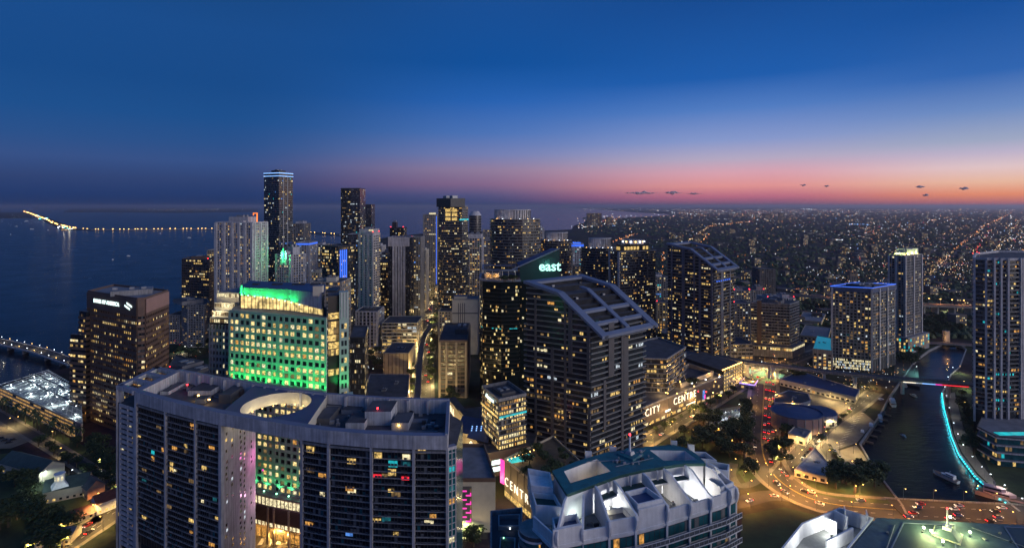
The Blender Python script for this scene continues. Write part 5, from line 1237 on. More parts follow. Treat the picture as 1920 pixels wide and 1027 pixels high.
# street wing with CITY CENTRE, on the far side
cw = thing('shopping_mall', 'long dark mall wing with two lit words facing the avenue', 'mall', (*G(1290, 750), 0))
c0, c1, c2 = G(1206, 802), G(1356, 737), G(1392, 720)
cpl = [c0, c1, add(c1, (-30, 62)), add(c0, (-10, 95))]
b = MB(); b.prism(cpl, 0, 20, 'mall_wall_dark', 'roof_dark'); b.build('podium', cw)
b = MB(); b.ring(offs(cpl, .4), offs(cpl, -.8), 19.8, 21.2, 'grey_concrete'); b.build('parapet', cw)
b = MB(); gp = [add(c1, (.5, .5)), c2, add(c2, (-32, 50)), add(c1, (-29, 60))]; b.prism(gp, 0, 26, 'black_glass', 'roof_dark'); b.build('garage', cw)
for k in range(6): bars(cw, 'garage_deck', gp[0], gp[1], [k * 4.3], 1.7, 0, .6, 'beige_wall')
for k in range(6):
    for j in range(8): window(cw, gp[0], gp[1], (j + .5) / 8, 3.6, k * 4.3 + 1.8, k * 4.3 + 4.1, .1, 'lit_warm' if random.random() < .8 else 'lit_dim')
for k in range(16):
    p = lerp(gp[0], gp[1], k / 15); b = MB(); b.box(p[0] - .5, p[1] + 1, 26.3, .8, .8, .9, 'lamp_warm'); b.build('roof_lamp', cw)
text('lettering', 'CITY', cw, 10.5, 'sign_warm', c0, c1, .015, 10.3, .5, bold=-.1, sx=.95, sp=1.25)
text('lettering', 'CENTRE', cw, 10.5, 'sign_warm', c0, c1, .335, 10.3, .5, bold=-.1, sx=.95, sp=1.25)
for t in (.28, .62, .84): wallpiece('pier', cw, c0, c1, t, .8, 0, .3, 0, 20, 'dark_metal')
for k in range(4): bars(cw, 'cladding_line', c0, c1, [3 + k * 4.2], .12, 0, .2, 'dark_metal')
window(cw, c0, c1, .27, 9, 6.5, 8.3, .4, 'sign_white', 'shop_sign'); window(cw, c0, c1, .55, 18, 4.2, 5.2, .4, 'sign_warm', 'shop_sign'); window(cw, c0, c1, .43, 8, 5.4, 8.2, .35, 'lit_warm', 'shop_window')
window(cw, c0, c1, .72, 4.6, 2.5, 13.5, .5, 'lit_blue', 'billboard'); window(cw, c0, c1, .735, 2.6, 3.2, 8, .55, 'neon_pink', 'billboard'); window(cw, c0, c1, .86, 3, 12, 15, .4, 'lit_warm'); window(cw, c0, c1, .93, 3, 9, 12, .4, 'lit_warm')
for k in range(16): window(cw, c0, c1, (k + .5) / 16, 6, .8, 3.6, .15, 'lit_warm' if k % 3 else 'lit_pale', 'shopfront')
mo = tower('low_office', 'dark roofed mall office between the two sloped towers', [AT(1200, 575), AT(1250, 572), AT(1285, 620), AT(1235, 665), AT(1203, 650)], ZAT(668, 585), z0=0, fh=5, core='black_glass', slab='grey_concrete', sout=1.2, sth=.6, lit=.22, pal='warm', colw=5, parapet=1.6, pmat='grey_concrete')
b = MB(); pp = [G(x, y, 20) for x, y in ((1290, 728), (1318, 717), (1345, 703), (1300, 712))]; 
b = MB(); b.ring(offs([add(lerp(c0, c1, .5), (-4, 8)), add(lerp(c0, c1, .95), (-4, 8)), add(lerp(c0, c1, .95), (-22, 40)), add(lerp(c0, c1, .5), (-22, 40))], 0), offs([add(lerp(c0, c1, .5), (-4, 8)), add(lerp(c0, c1, .95), (-4, 8)), add(lerp(c0, c1, .95), (-22, 40)), add(lerp(c0, c1, .5), (-22, 40))], -1), 20, 25, 'beige_wall'); b.build('terrace_wall', cw)
for k in range(22):
    p = G(random.uniform(1225, 1350), random.uniform(706, 745), 20.5); b = MB(); b.tube((*p, 20), (*p, 23), .12, 'dark_metal'); b.box(p[0], p[1], 23, .8, .8, .8, random.choice(('lamp_warm', 'lamp_warm', 'lamp_red', 'lamp_white'))); b.build('terrace_lamp', cw)
for px, py in ((1240, 735), (1280, 722), (1318, 712), (1335, 702), (1255, 715), (1300, 735)):
    p = G(px, py, 24); lamp(p[0], p[1], 26, 4200, (1, .62, .24), .5, cw)

# ---- blocks of the street canyon -----------------------------------------------------------------
gg = tower('parking_garage', 'brown open deck parking tower beside the street canyon', rect(823, 876, 613, 90, skew=-4), 64, fh=5, core='black_glass', grid='brown_mid', gb=.32, gw=.06, gd=.8, colw=9, lit=.05, pal='warm', parapet=2, cat='garage', boxes=((.75, .6, .45, .4, 6, 'dark_concrete'),))
gr_ = rect(823, 876, 613, 90, skew=-4)
for t in (.03, .27, .62, .95): wallpiece('column', gg, gr_[0], gr_[1], t, 2.2, 0, 1.5, 0, 64, 'beige_wall')
tower('grey_block', 'flat roofed beige block left of the street canyon', rect(719, 766, 690, 52, yr=690), 29, fh=29, core='beige_wall', lit=0, colw=999, roof='roof_dark', parapet=1.2, parts=False, cat='building', piers=((0, (.05, .2, .35, .5, .65, .8, .95), .5, .5, 'brown_stone'),), boxes=((.55, .4, .35, .2, 2.5, 'grey_concrete'),))
tower('grey_block', 'big dark flat roof just behind the twin tower', [AT(679, 545), AT(764, 545), AT(768, 620), AT(694, 620)], 24, fh=24, core='brown_stone', lit=0, colw=999, roof='roof_dark', parapet=1, parts=False, cat='building', boxes=((.45, .3, .1, .1, 2, 'metal_grey'), (.7, .6, .08, .12, 2, 'metal_grey')))
tower('parking_garage', 'white parking block below the T fronted tower', rect(716, 782, 800, 50), 44, fh=5, core='black_glass', grid='cream_wall', gb=.35, gw=.03, colw=8, lit=.4, pal='warm', parapet=1, parts=False, cat='garage')
tower('office_block', 'black office with thin lit lines right of the green fin walls', [AT(656, 512), AT(684, 512), AT(690, 560), AT(664, 560)], ZAT(632, 515), fh=5, core='black_glass', slab='dark_metal', sout=.2, sth=.3, lit=.10, run=.6, pal='office', colw=3, parapet=1, parts=False, cat='office')
wbk = tower('white_block', 'cream windowless block with slot columns beside the dark teal tower', rect(848, 896, 790, 30), ZAT(562, 790), fh=60, core='cream_wall', lit=0, colw=999, parapet=1.5, parts=False, cat='building', roof='roof_grey')
wr = rect(848, 896, 790, 30); 
for t in (.24, .32, .40, .48): wallpiece('slot', wbk, wr[0], wr[1], t, 1.1, 0, .12, 8, ZAT(568, 790), 'dark_concrete')
b = MB(); b.bar(wr[0], wr[1], 0, .4, ZAT(588, 790), ZAT(586, 790), 'dark_concrete'); b.build('shadow_gap', wbk); b = MB(); b.prism([lerp(wr[0], wr[1], .08), lerp(wr[0], wr[1], .55), add(lerp(wr[0], wr[1], .55), (0, 20)), add(lerp(wr[0], wr[1], .08), (0, 20))], ZAT(562, 790), ZAT(556, 790), 'cream_wall', 'roof_grey'); b.build('upper_block', wbk)
tower('parking_garage', 'small lit garage with white openings at foot of dark balcony tower', rect(822, 846, 840, 30), ZAT(585, 840), fh=4.5, core='black_glass', grid='cream_wall', gb=.4, gw=.3, colw=5, lit=.5, parts=False, cat='garage')
tower('low_office', 'low block with blue glowing name on its roof near the bank tower', [AT(314, 640), AT(400, 600), AT(410, 640), AT(330, 700)], 24, fh=6, core='black_glass', grid='dark_concrete', gb=.5, gw=.1, lit=.1, parts=False, colw=6, boxes=((.35, .5, .3, .4, 4, 'roof_grey'), (.7, .4, .2, .4, 3, 'dark_concrete')), red=1)
so = bpy.data.objects['low_office']
mb_root = [o for o in bpy.data.objects if o.get('label', '').startswith('low block with blue glowing')][0]
text('lettering', 'citrix', mb_root, 7, 'sign_blue', AT(372, 610), AT(400, 597), .25, 24.5, 1.5, bold=.05); text('lettering', 'citrix', mb_root, 4, 'sign_blue', AT(350, 622), AT(400, 597), .1, 17, 1.5, bold=.05)

# ---- bank garage with floodlit roof --------------------------------------------------------------
bg_ = thing('parking_garage', 'low parking garage with floodlit steel trellis roof by the bay', 'garage', (*G(90, 760), 0))
g0, g1, g2, g3 = G(154, 797, 15), (-478, 590), G(91, 699, 15), G(0, 727, 15)
gpo = [g0, g1, g2, g3]
b = MB(); b.prism(gpo, 0, 15, 'black_glass', 'trellis_floor'); b.build('body', bg_)
for a, c in ((g3, g0), (g0, g1)):
    bars(bg_, 'garage_deck', a, c, [k * 3.7 for k in range(5)], 1.5, 0, .6, 'beige_wall')
    L = dist(a, c); n_ = int(L / 9)
    for k in range(4):
        for j in range(n_):
            if random.random() < .85: window(bg_, a, c, (j + .5) / n_, 8.4, k * 3.7 + 1.5, k * 3.7 + 3.7, .1, 'lit_amber_dim')
wallpiece('end_wall', bg_, g3, g0, .97, 12, 0, .9, 0, 16.5, 'pink_stone')
def tg(u, v): return lerp(lerp(g3, g0, u), lerp(g2, g1, u), v)
for k in range(19):
    b = MB(); a, c = tg(k / 18, .0), tg(k / 18, 1.); b.tube((*a, 19), (*c, 19), .28, 'paint_white', 4); b.build('trellis_beam', bg_)
for k in range(8):
    b = MB(); a, c = tg(.0, k / 7), tg(1., k / 7); b.tube((*a, 18.6), (*c, 18.6), .22 if k not in (3, 5) else .9, 'paint_white' if k not in (3, 5) else 'dark_metal', 4); b.build('trellis_beam', bg_)
for i in range(7):
    for j in range(4):
        p = tg((i + .5) / 7, (j + .5) / 4); b = MB(); b.tube((*p, 15), (*p, 18.4), .15, 'metal_grey'); b.box(p[0], p[1], 17.9, .8, .5, .3, 'lamp_white'); b.build('garage_lamp', bg_)
        if (i + j) % 2 == 0: lamp(p[0], p[1], 17.4, 4200, (.80, .95, .95), .6, bg_)
# ---- foreground: white terraced tower with teal roof ---------------------------------------------
def slab_holes(b, outer, holes, z0, z1, m, top, wall_in=None):
    bm = bmesh.new(); polys = [outer] + holes
    for q in polys:
        vs = [bm.verts.new((x, y, 0)) for x, y in q]
        for i in range(len(vs)): bm.edges.new((vs[i - 1], vs[i]))
    bmesh.ops.triangle_fill(bm, use_beauty=True, use_dissolve=False, edges=bm.edges[:])
    for f in bm.faces:
        p = [(v.co.x, v.co.y) for v in f.verts]
        if sum(p[i - 1][0] * p[i][1] - p[i][0] * p[i - 1][1] for i in range(len(p))) < 0: p = p[::-1]
        b.face([(*q, z1) for q in p], top); b.face([(*q, z0) for q in p[::-1]], m)
    bm.free()
    for k, q in enumerate(polys):
        for i in range(len(q)):
            a, c = q[i], q[(i + 1) % len(q)]; mm = m if k == 0 or not wall_in else wall_in
            b.face([(*a, z0), (*c, z0), (*c, z1), (*a, z1)], mm)
dd = thing('terraced_tower', 'white terraced tower with teal roof and floodlit party walls', 'tower', (34, 148, 0))
FC = [(5.5, 137.5), (10, 130.1), (17.3, 132.4), (23.8, 134.3), (32.5, 136.8), (40, 139.8), (49.2, 144.0), (57.9, 147.9), (63.7, 151.6)]
bodyP = FC + [(66, 160), (58, 173), (30, 171), (6, 158)]
ZT = 137.
b = MB(); b.prism(bodyP, 0, ZT, 'white_paint', 'terrace_floor'); b.build('body', dd)
RO = [G(*p, 145) for p in ((1063, 926), (1090, 916.5), (1116, 907), (1160, 891), (1200, 881.5), (1244, 874), (1283, 868.5), (1323, 868), (1308, 852), (1290, 840), (1262, 833), (1212, 837), (1134, 848), (1084, 863), (1035, 882))]
w1 = [G(*p, 145) for p in ((1054, 883), (1067, 907), (1149, 883), (1121, 858))]; w2 = [G(*p, 145) for p in ((1214, 840), (1241, 865), (1300, 863.5), (1316, 863), (1286, 838.5))]
def ccw(p): return p if sum(p[i - 1][0] * p[i][1] - p[i][0] * p[i - 1][1] for i in range(len(p))) > 0 else p[::-1]
def shrink(q, k):
    cx = (sum(p[0] for p in q) / len(q), sum(p[1] for p in q) / len(q)); return [lerp(cx, p, k) for p in q]
w2 = [G(*p, 145) for p in ((1216, 843), (1243, 863.5), (1310, 862.5), (1285, 844))]
RO, w1, w2 = ccw(RO), ccw(shrink(w1, .92)), ccw(shrink(w2, .95))
b = MB(); slab_holes(b, RO, [w1, w2], 144.2, 145, 'roof_teal_dark', 'roof_teal', 'white_paint'); b.build('roof', dd)
RI = offs(RO, -.5); b = MB(); b.ring(RI, offs(RO, -.9), ZT, 144.2, 'white_paint'); b.build('clerestory', dd)
for w in (w1, w2):
    b = MB(); b.ring(offs(w, .25), w, 140, 144.2, 'white_paint'); b.prism(offs(w, .2), 139.6, 140, 'white_paint', 'roof_grey'); b.build('light_well', dd)
p = lerp(w1[0], w1[2], .55); b = MB(); b.box(p[0], p[1], 140, .5, .5, .5, 'lamp_warm'); b.build('well_lamp', dd); lamp(p[0] + 2, p[1] + 1.5, 140.8, 120, (1, .82, .45), .3, dd)
b = MB(); b.box(p[0] + 5, p[1], 140, .1, 3, 2, 'grey_concrete', .5); b.build('well_screen', dd)
# lower teal strip roof along the curve
cv = RO
frontR = [G(*p, 145) for p in ((1116, 907), (1160, 891), (1200, 881.5), (1244, 874), (1283, 868.5))]
for a, c in zip(frontR, frontR[1:]):
    b = MB(); b.bar(a, c, .2, 2.6, 141.3, 141.7, 'white_paint', 'roof_teal_dark'); b.build('strip_roof', dd)
for t in (.5, 1.5, 2.7): a, c = frontR[int(t)], frontR[int(t) + 1]; wallpiece('strip_post', dd, a, c, t % 1, .3, 0, .8, 141.7, 144.3, 'white_paint')
# mast
mp = G(1181, 853, 145); b = MB(); b.cyl(mp[0], mp[1], 145, 145.5, 4.2, 'roof_teal', r1=3.8, n=4); b.cyl(mp[0], mp[1], 145.5, 146.3, 1.6, 'metal_grey', r1=1.1, n=4); b.build('mast_base', dd)
b = MB(); b.tube((*mp, 146.2), (*mp, 151), .35, 'white_paint', 8, .22); b.build('mast', dd); b = MB(); b.cyl(mp[0], mp[1], 151, 151.5, .28, 'lamp_red', n=8); b.build('beacon', dd); lamp(mp[0], mp[1], 151.8, 40, (1, .05, .05), .2, dd)
for (px, py) in ((1150, 866), (1198, 870), (1216, 856), (1160, 860)):
    q = G(px, py, 145); b = MB(); b.box(q[0], q[1], 145, .4, .4, .6, 'metal_grey'); b.build('roof_vent', dd)
for (x0, y0, x1, y1) in ((1100, 885 - 20, 1170, 862), (1155, 874, 1225, 858), (1190, 862, 1210, 842)):
    b = MB(); b.tube((*G(x0, y0, 145.2), 145.2), (*G(x1, y1, 145.2), 145.2), .09, 'metal_grey', 6); b.build('conduit', dd)
for k in range(9):
    q = G(random.uniform(1152, 1205), random.uniform(846, 872), 145); b = MB(); b.box(q[0], q[1], 145, random.uniform(.5, 1.1), random.uniform(.5, .9), random.uniform(.4, .8), random.choice(('metal_grey', 'grey_concrete', 'dark_metal')), random.random()); b.build('roof_unit', dd)
# party walls
def fin_wall(back, front, zb=144.6, zf=141.2, lo=96):
    d = dist(back, front); u = ((front[0] - back[0]) / d, (front[1] - back[1]) / d); n = (-u[1] * .28, u[0] * .28)
    prof = [(0, ZT), (0, zb), (.3 * d, zb), (d * .95, zf), (d + .9, zf - .3), (d + 1.3, zf - 1.6), (d + 1.15, zf - 3.0), (d + .55, zf - 4.6), (d + .5, lo), (d - .4, lo), (d - .4, ZT)]
    b = MB(); k = [[(back[0] + u[0] * s + n[0] * sg, back[1] + u[1] * s + n[1] * sg, z) for s, z in prof] for sg in (-1, 1)]
    tr = geometry.tessellate_polygon([[Vector((s, z, 0)) for s, z in prof]])
    for t in tr: b.face([k[0][i] for i in t], 'white_paint'); b.face([k[1][i] for i in t[::-1]], 'white_paint')
    for i in range(len(prof)): j = (i + 1) % len(prof); b.face([k[0][i], k[0][j], k[1][j], k[1][i]], 'white_paint')
    b.build('party_wall', dd)
for (bk_, ft_, zb, zf) in (((14.3, 139.2), (11.2, 130.8), 144.4, 141), ((19, 141.6), (17.6, 132.9), 143.6, 140.6), ((22.5, 144), (24.4, 134.6), 144.6, 141.2), ((28, 147.2), (31.5, 136.6), 144.4, 141.8), ((37, 151), (40.5, 140.1), 144.6, 142), ((43.6, 153.4), (47.5, 143.2), 144.6, 141.6), ((50.3, 155.4), (54.2, 146.2), 144.6, 141.2), ((56.5, 155.4), (60.6, 149.4), 144.4, 141), ((59, 160), (63.4, 151.8), 143, 140.4)): fin_wall(bk_, ft_, zb, zf)
# parapets and boxes
bays = list(zip(FC, FC[1:]))
for i, (a, c) in enumerate(bays):
    b = MB(); b.bar(a, c, -.3, .15, ZT - .1, (140.2, 141, 139.4, 140.6, 142.2, 140.2, 140, 140.4)[i], 'white_paint'); b.build('parapet', dd)
    b = MB(); b.bar(a, c, -.1, .32, 136.4, 137.1, 'white_paint'); b.build('string_course', dd)
def tray(poly, z0, z1, m='white_paint', fl='roof_blue', name='roof_tray'):
    poly = ccw(poly); b = MB(); b.ring(poly, offs(poly, -.35), z0, z1, m); b.prism(offs(poly, -.3), z0, z1 - 1.4, m, fl); return b.build(name, dd)
tray([(10.4, 130.6), (17.2, 132.8), (16.6, 137.2), (10.2, 135.2)], ZT, 141.0); tray([(24.8, 135.2), (31.2, 137), (29.6, 142.2), (23.6, 140.4)], ZT, 140.0, fl='roof_grey'); tray([(32.4, 137.4), (39.6, 140.2), (36.8, 146.2), (30.4, 143.6)], ZT, 143.2)
tray([(58.3, 149), (63.2, 152), (61, 156.6), (56.6, 153.6)], ZT, 141.4, fl='roof_grey'); tray([(4.6, 156), (5.2, 146.4), (11.2, 145.2), (11, 153.6)], ZT, 143.4, fl='white_paint'); tray([(5.4, 146), (6.2, 139.5), (13, 138.8), (11.6, 144.9)], ZT, 141.8, fl='roof_teal_dark')
tray([(57.6, 158), (63.5, 156.5), (65.4, 160.4), (59.2, 163)], ZT, 142.4, fl='roof_grey'); tray([(56, 164), (62.4, 162.4), (61, 168), (55.4, 168.6)], ZT, 142.6, fl='roof_blue')
for q in ((54.5, 165.5), (50, 168.2), (30, 164), (22, 161)):
    b = MB(); b.face([(*q, 144), (q[0] + .2, q[1] - 2.2, 144), (*q, 147)], 'white_paint'); b.prism([q, (q[0] + 2, q[1] - .4), (q[0] + 2.1, q[1]), (q[0] + .1, q[1] + .4)], 143, 146, 'white_paint'); b.build('sail_wall', dd)
for (x, y, e, c_) in ((13.4, 137.2, 260, (.93, .97, 1)), (17.2, 138.6, 110, (.85, 1, .95)), (26, 143.6, 330, (.95, .97, 1)), (24.5, 139, 60, (1, .9, .6)), (40.5, 147.6, 110, (1, .94, .85)), (46.6, 150.6, 330, (.95, .97, 1)), (52.6, 152.6, 330, (1, .95, .88)), (49, 147.4, 170, (.95, .97, 1)), (57.6, 156.6, 130, (1, .95, .85)), (9, 148, 60, (.9, .95, 1))):
    b = MB(); b.box(x, y, ZT, .35, .35, 1.3, 'dark_metal'); b.box(x, y, ZT + 1.3, .45, .45, .3, 'lamp_white'); b.build('terrace_lamp', dd); lamp(x, y, ZT + 1.9, e * 3.6, c_, .25, dd)
for k in range(26):
    x, y = random.choice(((14, 137), (20, 138), (27, 142), (45, 149), (51.5, 151), (57, 155), (42, 146))); b = MB(); b.box(x + random.uniform(-2, 2), y + random.uniform(-1.5, 1.5), ZT, random.uniform(.5, 1.6), random.uniform(.5, 1), random.uniform(.4, .9), random.choice(('metal_grey', 'wood_dock', 'cream_wall', 'dark_metal', 'curtain')), random.random() * 3); b.build('terrace_furniture', dd)
# windows, balconies
for i, (a, c) in enumerate(bays):
    L = dist(a, c); nw = max(2, round(L / 1.7))
    for k in range(6):
        zt = 135.8 - k * 3.5; zb = zt - 2.5
        if i == 0: zb = zt - 2.2
        b = MB(); b.bar(a, c, .02, .06, zb - .1, zt + .1, 'dark_metal'); b.build('window_band', dd)
        for j in range(nw):
            r = random.random(); m = 'teal_glass' if r < .8 else random.choice(('lit_warm', 'lit_amber', 'lit_dim', 'curtain'))
            window(dd, a, c, (j + .5) / nw, L / nw * .88, zb, zt, .1, m)
        if i >= 3:
            b = MB(); n = nrm(a, c); b.bar(a, c, 0, 2.0, zb - .75, zb - .45, 'white_paint', 'terrace_floor'); b.build('balcony_slab', dd)
            b = MB(); b.bar(a, c, 1.85, 1.97, zb + .55, zb + .7, 'white_paint'); b.bar(a, c, 1.88, 1.93, zb - .4, zb + .5, 'rail_glass')
            for t in range(7): p0 = lerp(a, c, t / 6); b.tube((p0[0] + n[0] * 1.9, p0[1] + n[1] * 1.9, zb - .4), (p0[0] + n[0] * 1.9, p0[1] + n[1] * 1.9, zb + .6), .06, 'white_paint', 4)
            b.build('railing', dd)
for k in range(8):
    z = 135 - k * 3.3; b = MB(); b.cyl(6.2, 138.5, z, z + .5, 4.6, 'white_paint', n=28); b.build('corner_balcony', dd)
    b = MB(); b.cyl(6.2, 138.5, z + .5, z + 1.5, 4.45, 'rail_glass', n=28, top='terrace_floor'); b.build('corner_rail', dd)
b = MB(); b.cyl(6.2, 138.5, 90, 136, 3.4, 'teal_glass', n=24); b.build('corner_glass', dd)
# ---- grey annex at its left ----------------------------------------------------------------------
an = thing('grey_annex', 'grey block with dark sunken roof left of the terraced tower', 'building', (-1.5, 154, 0))
ap = [(-5.7, 141), (2.0, 141), (3.2, 168), (-6.6, 166)]
b = MB(); b.prism(ap, 0, 124, 'grey_concrete', 'roof_dark'); b.build('body', an); b = MB(); b.ring(offs(ap, .15), offs(ap, -.4), 124, 125.2, 'grey_concrete'); b.build('parapet', an)
for q, h in (([(-4, 158), (2.2, 158), (2.4, 164), (-4.2, 163.6)], 1.4), ([(-3.6, 147), (.8, 147), (1, 153), (-3.4, 153.4)], 1.0)):
    b = MB(); b.ring(q, offs(q, -.3), 124, 124 + h, 'metal_grey'); b.build('roof_curb', an)
for (x, y, m) in ((-.6, 157, 'lamp_white'), (-2.4, 152.6, 'lamp_green')): b = MB(); b.box(x, y, 125, .25, .25, .3, m); b.tube((x, y, 124), (x, y, 125), .06, 'metal_grey'); b.build('roof_light', an)
for k in range(5):
    for j in range(4): window(an, ap[0], ap[1], (j + .5) / 4, 1.3, 120.5 - k * 3.4, 122.6 - k * 3.4, .05, 'curtain_dark')
# ---- bottom right roof with floodlit mast --------------------------------------------------------
ee = thing('mast_tower', 'tower top with blue grey roof and floodlit mast at bottom right', 'tower', (95, 108, 0))
er = ccw([(57, 98.4), (122, 88), (135, 115.5), (104.5, 117.8), (82, 120)])
b = MB(); b.prism(offs(er, -1), 0, 149, 'white_paint'); b.build('body', ee); b = MB(); b.prism(er, 149, 150, 'roof_slate', 'roof_slate'); b.build('roof', ee)
for q in (((86.5, 118), (72.6, 104.4), (86, 103), (97.5, 117.2)), ((107.5, 116.6), (99.5, 101.8), (118, 100), (129, 114.6))):
    q = ccw(list(q)); b = MB(); b.ring(q, offs(q, -.25), 150, 150.12, 'roof_frame_side'); b.prism(offs(q, -.3), 150, 150.03, 'roof_slate_dark', 'roof_slate_dark'); b.build('roof_panel', ee)
mp = G(1776, 1003, 150); b = MB(); b.cyl(mp[0], mp[1], 150, 150.25, 3.4, 'cream_wall', n=4); b.cyl(mp[0], mp[1], 150.25, 151.3, 3.1, 'roof_slate', r1=1.2, n=4); b.cyl(mp[0], mp[1], 151.3, 152, 1.0, 'white_paint', n=4); b.cyl(mp[0], mp[1], 152, 152.5, .5, 'white_paint', n=6); b.build('mast_base', ee)
b = MB(); b.tube((*mp, 152.4), (*mp, 155.6), .2, 'white_paint', 8, .13); b.build('mast', ee); b = MB(); b.cyl(mp[0], mp[1], 155.6, 155.9, .16, 'lamp_red', n=8); b.build('beacon', ee)
for (px, py) in ((1732, 996), (1746, 1002), (1782, 976), (1819, 1005), (1768, 1022)):
    q = G(px, py, 150); b = MB(); b.tube((*q, 150), (*q, 150.8), .06, 'dark_metal'); b.cyl(q[0], q[1], 150.75, 151.05, .22, 'lamp_flood', n=8); b.build('floodlight', ee); lamp(q[0], q[1], 151.3, 900, (.85, 1, .38), .25, ee)
for k in range(14):
    q = (random.uniform(74, 118), random.uniform(101, 115)); b = MB(); b.box(q[0], q[1], 150.02, random.uniform(.3, .8), random.uniform(.3, .7), random.uniform(.2, .5), random.choice(('metal_grey', 'grey_concrete', 'dark_metal')), random.random()); b.build('roof_unit', ee)
for a, c in (((84, 117), (72, 104)), ((100, 116), (112, 101)), ((90, 103.5), (118, 101.5))): b = MB(); b.tube((*a, 150.15), (*c, 150.15), .07, 'metal_grey', 6); b.build('conduit', ee)
ter = ccw([(63.9, 117.6), (76, 123.6), (81, 119.6), (57, 98.8), (52, 106)])
b = MB(); b.prism(ter, 0, 147, 'white_paint', 'terrace_floor'); b.build('terrace', ee); b = MB(); b.ring(offs(ter, .05), offs(ter, -.3), 146.9, 150.2, 'white_paint'); b.build('terrace_wall', ee)
for a, c, z in (((66, 112), (74.5, 116.6), 149.8), ((60, 106.6), (68.4, 109.6), 149.8), ((70.6, 120.6), (72, 118.2), 150), ((73.6, 122), (75, 119.2), 150.6)):
    b = MB(); b.bar(a, c, -.18, .18, 147, z, 'white_paint'); b.build('terrace_divider', ee)
b = MB(); b.bar((71, 114.9), (72.2, 115.6), .2, .25, 147, 149.3, 'curtain'); b.build('terrace_door', ee)
for q in ((76.5, 123), (80.5, 121.4)): b = MB(); b.prism(ccw([q, (q[0] + .25, q[1]), (q[0] - 1, q[1] - 2.4), (q[0] - 1.25, q[1] - 2.4)]), 147, 151, 'white_paint'); b.build('sail_wall', ee)
for (x, y, e) in ((68, 110, 240), (70.5, 117.6, 200), (62, 103, 200), (62.5, 111, 90)): b = MB(); b.box(x, y, 147, .3, .3, .8, 'dark_metal'); b.box(x, y, 147.8, .35, .35, .2, 'lamp_white'); b.build('terrace_lamp', ee); lamp(x, y, 148.3, e * 4, (.95, 1, .98), .25, ee)
# ================================================================== BRIDGES, RAIL, BANKS
def ribbon(b, pts, w, z0, z1, m, top=None):
    for p, q in zip(pts, pts[1:]):
        b.bar(p, q, -w / 2, w / 2, z0, z1, m, top)
# river bridge carrying the avenue on
rbp = [G(1684, 955.5), G(1800, 962), G(1920, 967.5), G(2060, 975)]
rb = thing('road_bridge', 'wide road bridge crossing the river at lower right', 'bridge', (*rbp[1], 0))
b = MB(); ribbon(b, rbp, 30, -1.2, .06, 'grey_concrete', 'asphalt'); b.build('deck', rb)
for sg in (-1, 1):
    b = MB(); q = [(x, y + sg * 15.2) for x, y in rbp]; ribbon(b, q, .6, -.8, 1.1, 'grey_concrete'); b.build('barrier', rb)
for p in rbp[1:3]:
    b = MB(); b.box(p[0], p[1], -4, 4, 26, 3, 'grey_concrete', .1); b.build('bridge_pier', rb)
b = MB()
for d in (-6.5, 6.5):
    for k in range(10): p = lerp(rbp[0], rbp[2], k / 12); b.box(p[0], p[1] + d, .065, 3, .25, .012, 'paint_white', -.03)
b.build('lane_markings', rb, kind='stuff')
# people-mover track in the street canyon
pmv = thing('people_mover_track', 'curving elevated people mover track along the street canyon', 'viaduct', (*G(790, 690), 0)); pmp = [G(*q) for q in ((830, 618), (808, 622), (797, 640), (790, 665), (786, 700), (784, 740), (780, 800))]
for a, c in zip(pmp, pmp[1:]):
    b = MB(); b.bar(a, c, -3.4, 3.4, 10.6, 11.8, 'grey_concrete', 'dark_concrete'); b.bar(a, c, 3.1, 3.5, 11.7, 12.9, 'grey_concrete'); b.bar(a, c, -3.5, -3.1, 11.7, 12.9, 'grey_concrete'); b.build('girder', pmv)
    p = lerp(a, c, .5); b = MB(); b.box(p[0], p[1], 0, 2, 2, 10.6, 'white_concrete'); b.build('column', pmv)
# elevated rail line
mr = [G(1340, 690), G(1395, 703), G(1470, 712), G(1545, 722), G(1690, 738), G(1812, 748), G(1930, 756)]
rail = thing('rail_viaduct', 'elevated rail viaduct on concrete columns crossing toward the river', 'viaduct', (*mr[3], 0))
for i in range(len(mr) - 1):
    b = MB(); b.bar(mr[i], mr[i + 1], -4.4, 4.4, 15.6, 17.4, 'grey_concrete', 'dark_concrete'); b.bar(mr[i], mr[i + 1], 4.2, 4.7, 17.1, 18.6, 'grey_concrete'); b.bar(mr[i], mr[i + 1], -4.7, -4.2, 17.1, 18.6, 'grey_concrete'); b.build('girder', rail)
for (px, py) in ((1396, 703), (1402, 706), (1441, 709), (1449, 711), (1545, 722), (1603, 729), (1692, 738), (1778, 745)):
    p = G(px, py); b = MB(); b.box(p[0], p[1], 0, 3.2, 2.4, 14, 'white_concrete', .1); b.box(p[0], p[1], 14, 7, 3, 1.7, 'white_concrete', .1); b.build('column', rail)
for k in range(10):
    a, c = lerp(mr[4], mr[5], k / 10), lerp(mr[4], mr[5], (k + 1) / 10); b = MB(); b.bar(a, c, 4.75, 5.0, 15.0, 15.9, ('sign_warm', 'sign_warm', 'lit_white', 'neon_ice', 'neon_ice', 'neon_pink', 'lit_red', 'lit_red', 'lit_red', 'lit_red')[k]); b.build('edge_light', rail)
